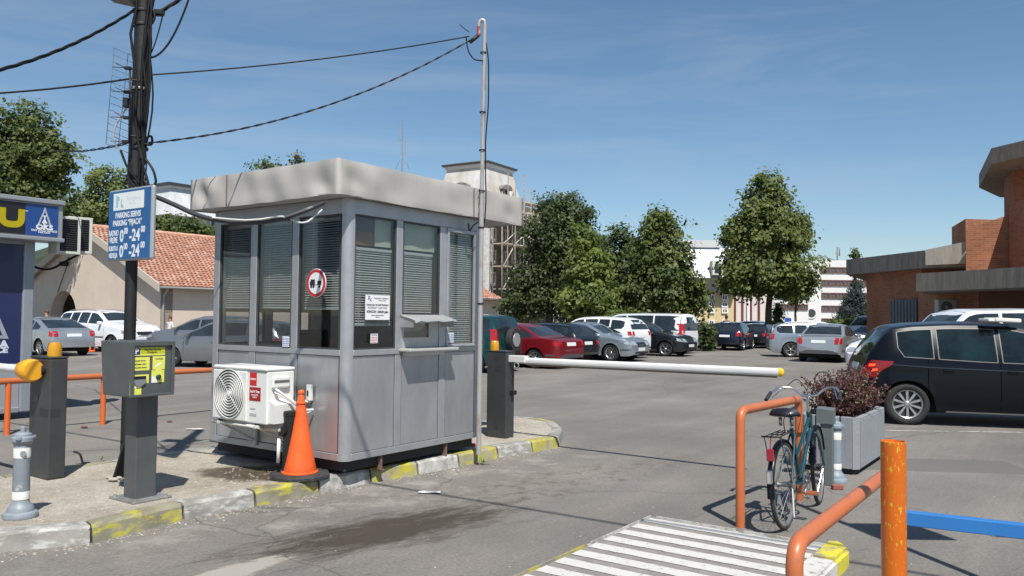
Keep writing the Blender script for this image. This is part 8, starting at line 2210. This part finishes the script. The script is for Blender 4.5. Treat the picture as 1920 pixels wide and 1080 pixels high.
def tree(name, label, base, blobs, n_clumps, leaf, mats, seed=1, trunk_r=0.18, trunk_top=None, per=26, spread=0.55, cat='tree', droop=0.0, lean=(0, 0), group=None, shell=0.55, aspect=0.6, limbs=10):
    """blobs: [(x, y, z, rx, ry, rz)] in metres from the foot"""
    rg = np.random.default_rng(seed); t = thing(name, label, cat, (base[0], base[1], 0), 0, group)
    vol = np.array([b[3] * b[4] * b[5] for b in blobs]) ** 0.75; vol /= vol.sum()
    idx = rg.choice(len(blobs), n_clumps, p=vol); B = np.array(blobs)[idx]
    d = rg.normal(size=(n_clumps, 3)); d /= np.linalg.norm(d, axis=1)[:, None]
    rad = shell + (1 - shell) * rg.random(n_clumps); rad = np.where(rg.random(n_clumps) < 0.25, rg.random(n_clumps) ** 0.5, rad) * (0.88 + 0.26 * rg.random(n_clumps))
    cc = B[:, :3] + d * rad[:, None] * B[:, 3:]
    cc[:, 2] = np.maximum(cc[:, 2], 0.25)
    cs = spread * (0.6 + 0.7 * rg.random(n_clumps))
    N = n_clumps * per; ci = np.repeat(np.arange(n_clumps), per)
    off = rg.normal(size=(N, 3)) * 0.42; P = cc[ci] + off * cs[ci][:, None] * np.array([1, 1, 0.75])
    P[:, 2] -= droop * np.abs(off[:, 0]) * cs[ci]
    out = (P - (B[ci][:, :3])); out /= (np.linalg.norm(out, axis=1)[:, None] + 1e-6)
    nrm = out * 0.70 + np.array([0.05, -0.35, 0.60]) * 0.8 + rg.normal(size=(N, 3)) * 0.50; nrm /= np.linalg.norm(nrm, axis=1)[:, None]
    a = np.cross(nrm, rg.normal(size=(N, 3))); a /= (np.linalg.norm(a, axis=1)[:, None] + 1e-9); b = np.cross(nrm, a)
    s = leaf * (0.6 + 0.8 * rg.random(N))[:, None]
    V = np.empty((N, 4, 3)); V[:, 0] = P - a * s; V[:, 1] = P + b * s * aspect + nrm * s * 0.15; V[:, 2] = P + a * s; V[:, 3] = P - b * s * aspect + nrm * s * 0.15
    me = bpy.data.meshes.new('crown'); me.vertices.add(N * 4); me.vertices.foreach_set('co', V.reshape(-1)); me.loops.add(N * 4); me.loops.foreach_set('vertex_index', np.arange(N * 4, dtype=np.int32))
    me.polygons.add(N); me.polygons.foreach_set('loop_start', np.arange(0, N * 4, 4, dtype=np.int32)); me.polygons.foreach_set('loop_total', np.full(N, 4, dtype=np.int32))
    pick = rg.random(n_clumps); mi = np.digitize(pick, [0.45, 0.8][:len(mats) - 1])[ci]
    me.polygons.foreach_set('material_index', mi.astype(np.int32))
    for m_ in mats: me.materials.append(m_)
    me.update(); me.validate()
    o = link('crown', me, None, t)
    bm = newbm(); tt = trunk_top or (np.mean([b_[2] for b_ in blobs]))
    pts = [Vector((lean[0] * k / 6 + rg.normal() * 0.03, lean[1] * k / 6, tt * k / 6)) for k in range(7)]
    tube(bm, pts, 0.1, 9, radii=[trunk_r * (1.25 if k == 0 else 1 - 0.10 * k) for k in range(7)])
    for k in range(min(limbs, n_clumps)):
        c_ = Vector(cc[rg.integers(n_clumps)]); st = pts[rg.integers(3, 7)]; mid_ = st.lerp(c_, 0.5) + Vector((0, 0, 0.2))
        tube(bm, [st, mid_, c_], 0.05, 5, radii=[trunk_r * 0.42, trunk_r * 0.25, trunk_r * 0.08], caps=False)
    link('trunk', bm, BARK, t)
    return t
def at(u, v, Y): q = D(u, v, Y); return q
PLN = [leafmat('plane leaf', (0.110, 0.145, 0.032), (0.175, 0.210, 0.058)), leafmat('plane leaf light', (0.165, 0.200, 0.055), (0.240, 0.275, 0.100)), leafmat('plane leaf dark', (0.055, 0.088, 0.022), (0.090, 0.130, 0.036))]
DKL = [leafmat('dark leaf', (0.052, 0.080, 0.028), (0.088, 0.122, 0.042)), leafmat('dark leaf 2', (0.075, 0.108, 0.036), (0.120, 0.158, 0.055)), leafmat('dark leaf 3', (0.026, 0.044, 0.017), (0.046, 0.068, 0.026))]
LGT = [leafmat('light leaf', (0.135, 0.190, 0.035), (0.210, 0.260, 0.060)), leafmat('light leaf 2', (0.085, 0.130, 0.026), (0.135, 0.185, 0.042)), leafmat('light leaf 3', (0.140, 0.180, 0.050), (0.200, 0.240, 0.080))]
SPR = [leafmat('spruce', (0.045, 0.070, 0.066), (0.085, 0.115, 0.110)), leafmat('spruce dark', (0.026, 0.044, 0.042), (0.050, 0.075, 0.070)), leafmat('spruce light', (0.08, 0.105, 0.100), (0.13, 0.16, 0.155))]
def blob_px(base, Y, u, v, ru, rv, depth=None):
    """ellipsoid from its place and size as seen at distance Y"""
    q = D(u, v, Y); k = Y / F_PX; return (q.x - base[0], q.y - base[1] + (depth or 0), q.z, ru * k, ru * k, rv * k)
def T(name, label, Y, u0, bl, n, leaf, mats, **kw):
    base = pp(u0, Y); return tree(name, label, base, [blob_px(base, Y, *b_) for b_ in bl], n, leaf, mats, **kw)
T('plane_tree', 'tall bright plane tree standing alone behind the silver cars', 48, 1438, [(1437, 385, 42, 60), (1437, 450, 78, 62), (1440, 505, 92, 44), (1400, 532, 58, 26), (1478, 530, 52, 26), (1437, 350, 24, 30), (1437, 410, 58, 40), (1378, 440, 26, 26), (1497, 430, 28, 30)], 900, 0.125, PLN, seed=1, trunk_r=0.24, per=30, spread=0.62, lean=(0.3, 0))
T('plane_tree', 'tallish plane tree behind the white minibus', 46, 1240, [(1240, 430, 36, 42), (1240, 480, 58, 48), (1242, 540, 70, 55), (1285, 560, 38, 38), (1205, 560, 40, 45)], 620, 0.125, PLN[::2] + [DKL[1]], seed=2, per=30, spread=0.6)
T('broadleaf_tree', 'large dark leafed tree beside the scaffolding', 52, 1030, [(1060, 400, 62, 42), (1022, 450, 50, 50), (1065, 470, 75, 60), (1000, 540, 52, 55), (1080, 550, 70, 55), (960, 580, 30, 30)], 980, 0.115, DKL, seed=3, per=30, spread=0.6, trunk_r=0.3)
T('maple_tree', 'light green young tree in front of the dark leafed one', 46, 1100, [(1100, 452, 28, 40), (1102, 510, 46, 48), (1102, 560, 58, 42)], 340, 0.13, LGT, seed=4, per=30, spread=0.5)
T('broadleaf_tree', 'dull green tree between the light young tree and the plane tree', 56, 1165, [(1165, 470, 40, 50), (1170, 530, 52, 60), (1130, 560, 50, 50)], 330, 0.14, DKL[:2] + [PLN[2]], seed=5, per=28, spread=0.6)
T('broadleaf_tree', 'huge leafy tree cut by the left edge', 45, 30, [(45, 245, 62, 55), (20, 300, 95, 70), (80, 310, 60, 55), (-60, 320, 90, 90), (10, 380, 110, 50), (105, 275, 34, 18)], 980, 0.125, [PLN[0], PLN[2], DKL[1]], seed=6, per=32, spread=0.6, trunk_r=0.35)
T('ash_tree', 'pale airy tree left of the parking sign', 55, 190, [(205, 345, 48, 32), (190, 390, 62, 42), (160, 400, 40, 35), (240, 395, 40, 40)], 280, 0.13, [LGT[1], LGT[2], PLN[1]], seed=7, per=22, spread=0.6)
T('broadleaf_tree', 'small green tree above the tiled roof right of the parking sign', 62, 345, [(345, 430, 42, 26), (300, 425, 30, 22), (380, 440, 30, 18)], 170, 0.14, [PLN[0], PLN[2], DKL[1]], seed=8, per=26, spread=0.55)
T('sparse_tree', 'sparse treetop poking above the kiosk roof', 52, 525, [(500, 312, 32, 18), (560, 300, 22, 18), (525, 325, 55, 18)], 60, 0.12, [LGT[1], PLN[2], mat('seed brown', (0.17, 0.13, 0.06), 0.8)], seed=9, per=16, spread=0.5, trunk_top=9.5, limbs=30, shell=0.2)
T('cypress_tree', 'narrow dark green column tree right of the plane trunk', 62, 1459, [(1459, 600, 8, 32)], 60, 0.10, DKL[:2], seed=10, per=40, spread=0.3)
T('broadleaf_tree', 'small tree with thin trunk between plane tree and office', 60, 1492, [(1488, 548, 34, 22), (1510, 530, 20, 20)], 110, 0.13, PLN, seed=11, per=24, spread=0.5, trunk_r=0.12, trunk_top=4.0)
T('round_bush', 'dark rounded bush at the end of the white minibus', 40, 1322, [(1322, 630, 18, 26)], 70, 0.09, DKL, seed=12, per=34, spread=0.4, cat='bush')
T('feathery_bush', 'feathery green bush behind the white sport utility car', 44, 1165, [(1165, 600, 34, 16), (1190, 605, 22, 14)], 90, 0.10, [LGT[1], PLN[0]], seed=13, per=30, spread=0.4, cat='bush')
T('hedge', 'green hedge at the foot of the blue spruce', 46, 1600, [(1580, 612, 20, 12), (1605, 612, 22, 12), (1560, 615, 16, 10)], 90, 0.09, [PLN[2], PLN[0]], seed=14, per=34, spread=0.4, cat='hedge')
T('hedge', 'low dark hedge behind the far dark hatchbacks', 58, 990, [(960, 625, 50, 16), (1060, 625, 60, 16), (1150, 625, 60, 16), (1250, 625, 60, 16)], 260, 0.11, DKL, seed=15, per=30, spread=0.6, cat='hedge')
# spruce: tiers of drooping boughs
def spruce(label, base, H_, Rb, seed, mats):
    bl = []
    for k in range(12):
        z = 0.5 + (H_ - 0.8) * k / 11; r_ = Rb * (1 - k / 12.5)
        bl.append((0, 0, z, r_, r_, H_ / 20))
    return tree('blue_spruce', label, base, bl, 430, 0.075, mats, seed=seed, per=42, spread=0.34, aspect=0.35, droop=0.5, shell=0.4, trunk_top=H_ * 0.95)
sb_ = pp(1604, 48); spruce('bluish spruce in front of the brick building corner', sb_, D(1606, 508, 48).z, 1.55, 21, SPR)
sb_ = pp(1585, 52); spruce('shorter bluish spruce left of the taller one', sb_, D(1585, 560, 52).z, 1.0, 22, SPR)
t_ = T('distant_fir', 'tip of a dark fir above the concrete eave', 60, 1604, [(1604, 478, 6, 10)], 20, 0.10, DKL, seed=23, per=20, spread=0.3, trunk_top=5, limbs=4)

# ================================================================== PEOPLE
SKIN = mat('skin', (0.42, 0.24, 0.17), 0.6)
def person(label, loc, rz, shirt, trousers, hair, H_=1.72):
    t = thing('person', label, 'person', (loc[0], loc[1], 0), rz)
    k = H_ / 1.72
    J = {'pel': (0, 0, .95), 'waist': (0, 0, 1.08), 'chest': (0, 0, 1.30), 'neck': (0, 0, 1.46), 'headb': (0.01, 0, 1.54), 'headt': (0.015, 0, 1.66)}
    rad = {'pel': (.15, .11), 'waist': (.135, .10), 'chest': (.165, .115), 'neck': (.055, .055), 'headb': (.075, .085), 'headt': (.078, .09)}
    E = [('pel', 'waist'), ('waist', 'chest'), ('chest', 'neck'), ('neck', 'headb'), ('headb', 'headt')]
    for s, n_ in ((1, 'l'), (-1, 'r')):
        J.update({'sh' + n_: (0, s * .18, 1.39), 'el' + n_: (-0.02, s * .24, 1.11), 'wr' + n_: (0.05, s * .25, .87), 'hd' + n_: (0.07, s * .245, .79), 'hip' + n_: (0, s * .09, .90), 'kn' + n_: (0.02, s * .10, .50), 'an' + n_: (0, s * .10, .09), 'to' + n_: (.14, s * .11, .035)})
        rad.update({'sh' + n_: (.065, .065), 'el' + n_: (.045, .045), 'wr' + n_: (.03, .03), 'hd' + n_: (.038, .022), 'hip' + n_: (.095, .095), 'kn' + n_: (.06, .06), 'an' + n_: (.042, .045), 'to' + n_: (.035, .03)})
        E += [('chest', 'sh' + n_), ('sh' + n_, 'el' + n_), ('el' + n_, 'wr' + n_), ('wr' + n_, 'hd' + n_), ('pel', 'hip' + n_), ('hip' + n_, 'kn' + n_), ('kn' + n_, 'an' + n_), ('an' + n_, 'to' + n_)]
    names = list(J); me = bpy.data.meshes.new('body'); me.from_pydata([tuple(c * k for c in J[n_]) for n_ in names], [(names.index(a), names.index(b_)) for a, b_ in E], [])
    o = bpy.data.objects.new('body', me); COL.objects.link(o); m_ = o.modifiers.new('s', 'SKIN'); 
    for i, n_ in enumerate(names): me.skin_vertices[0].data[i].radius = tuple(r_ * k for r_ in rad[n_])
    me.skin_vertices[0].data[0].use_root = True
    o.modifiers.new('d', 'SUBSURF').levels = 2
    bpy.context.view_layer.update(); m2 = bpy.data.meshes.new_from_object(o.evaluated_get(bpy.context.evaluated_depsgraph_get())); bpy.data.objects.remove(o)
    m2.materials.clear()
    for q in (SKIN, shirt, trousers, mat('shoe', (0.03, 0.03, 0.03), 0.6)): m2.materials.append(q)
    for p in m2.polygons:
        z = p.center.z / k; y = abs(p.center.y) / k; p.use_smooth = True
        p.material_index = 3 if z < 0.10 else 2 if z < 0.98 and y < 0.21 else 1 if z < 1.45 and z > 0.98 and not (y > 0.21 and z < 1.18) else 0
    link('body', m2, None, t)
    b = newbm(); bmesh.ops.create_uvsphere(b, u_segments=16, v_segments=10, radius=0.095)
    for v in b.verts: v.co = Vector((v.co.x * 1.08 - 0.012, v.co.y * 0.92, v.co.z * 1.05 + 1.655)) * k
    bmesh.ops.delete(b, geom=[v for v in b.verts if (v.co.z < 1.61 * k and v.co.x > -0.03) or v.co.z < 1.56 * k], context='VERTS'); link('hair', b, hair, t, smooth=True)
    b = newbm(); 
    for s in (-1, 1):
        bmesh.ops.create_icosphere(b, subdivisions=1, radius=0.011 * k, matrix=Matrix.Translation((0.088 * k, s * 0.032 * k, 1.62 * k)))
    link('eyes', b, BLK, t)
    b = newbm(); box(b, (0.085 * k, -0.012, 1.575 * k), (0.112 * k, 0.012, 1.61 * k), 0.006); link('nose', b, SKIN, t)
    return t
HB1 = mat('hair auburn', (0.10, 0.035, 0.015), 0.7); HB2 = mat('hair dark', (0.012, 0.01, 0.009), 0.7)
q = pp(88, 36.5); person('person with reddish hair walking behind the silver saloon on the left', q, R(180), mat('cloth brown', (0.16, 0.08, 0.06), 0.9), mat('cloth jeans', (0.03, 0.04, 0.08), 0.9), HB1, 1.66)
q = pp(319, 35.0); person('person in a white top standing at the beige wall behind the grey cars', q, R(-120), mat('cloth white', (0.6, 0.6, 0.6), 0.9), mat('cloth jeans', (0, 0, 0)), HB1, 1.45)
q = pp(1362, 46.5); person('dark haired person behind the dark blue hatchback', q, R(90), mat('cloth dark', (0.03, 0.03, 0.035), 0.9), mat('cloth jeans', (0, 0, 0)), HB2, 1.78)
q = pp(1319, 41); person('person in a brown skirt and red top beside the dark blue hatchback', q, R(60), mat('cloth red', (0.20, 0.04, 0.04), 0.9), mat('cloth rust', (0.22, 0.07, 0.03), 0.9), HB2, 1.62)
# orange traffic cone tips near the left cars
t = thing('small_cone', 'tiny orange cone on the asphalt beside the silver saloon bumper', 'traffic cone', (*G(172, 660)[:2], 0))
bm = newbm(); lathe(bm, [(0.14, 0.02), (0.03, 0.42), (0.02, 0.43)], 16); link('cone_body', bm, mat('cone orange', (0, 0, 0)), t); bm = newbm(); box(bm, (-0.18, -0.18, 0), (0.18, 0.18, 0.02)); link('base', bm, BLK, t)
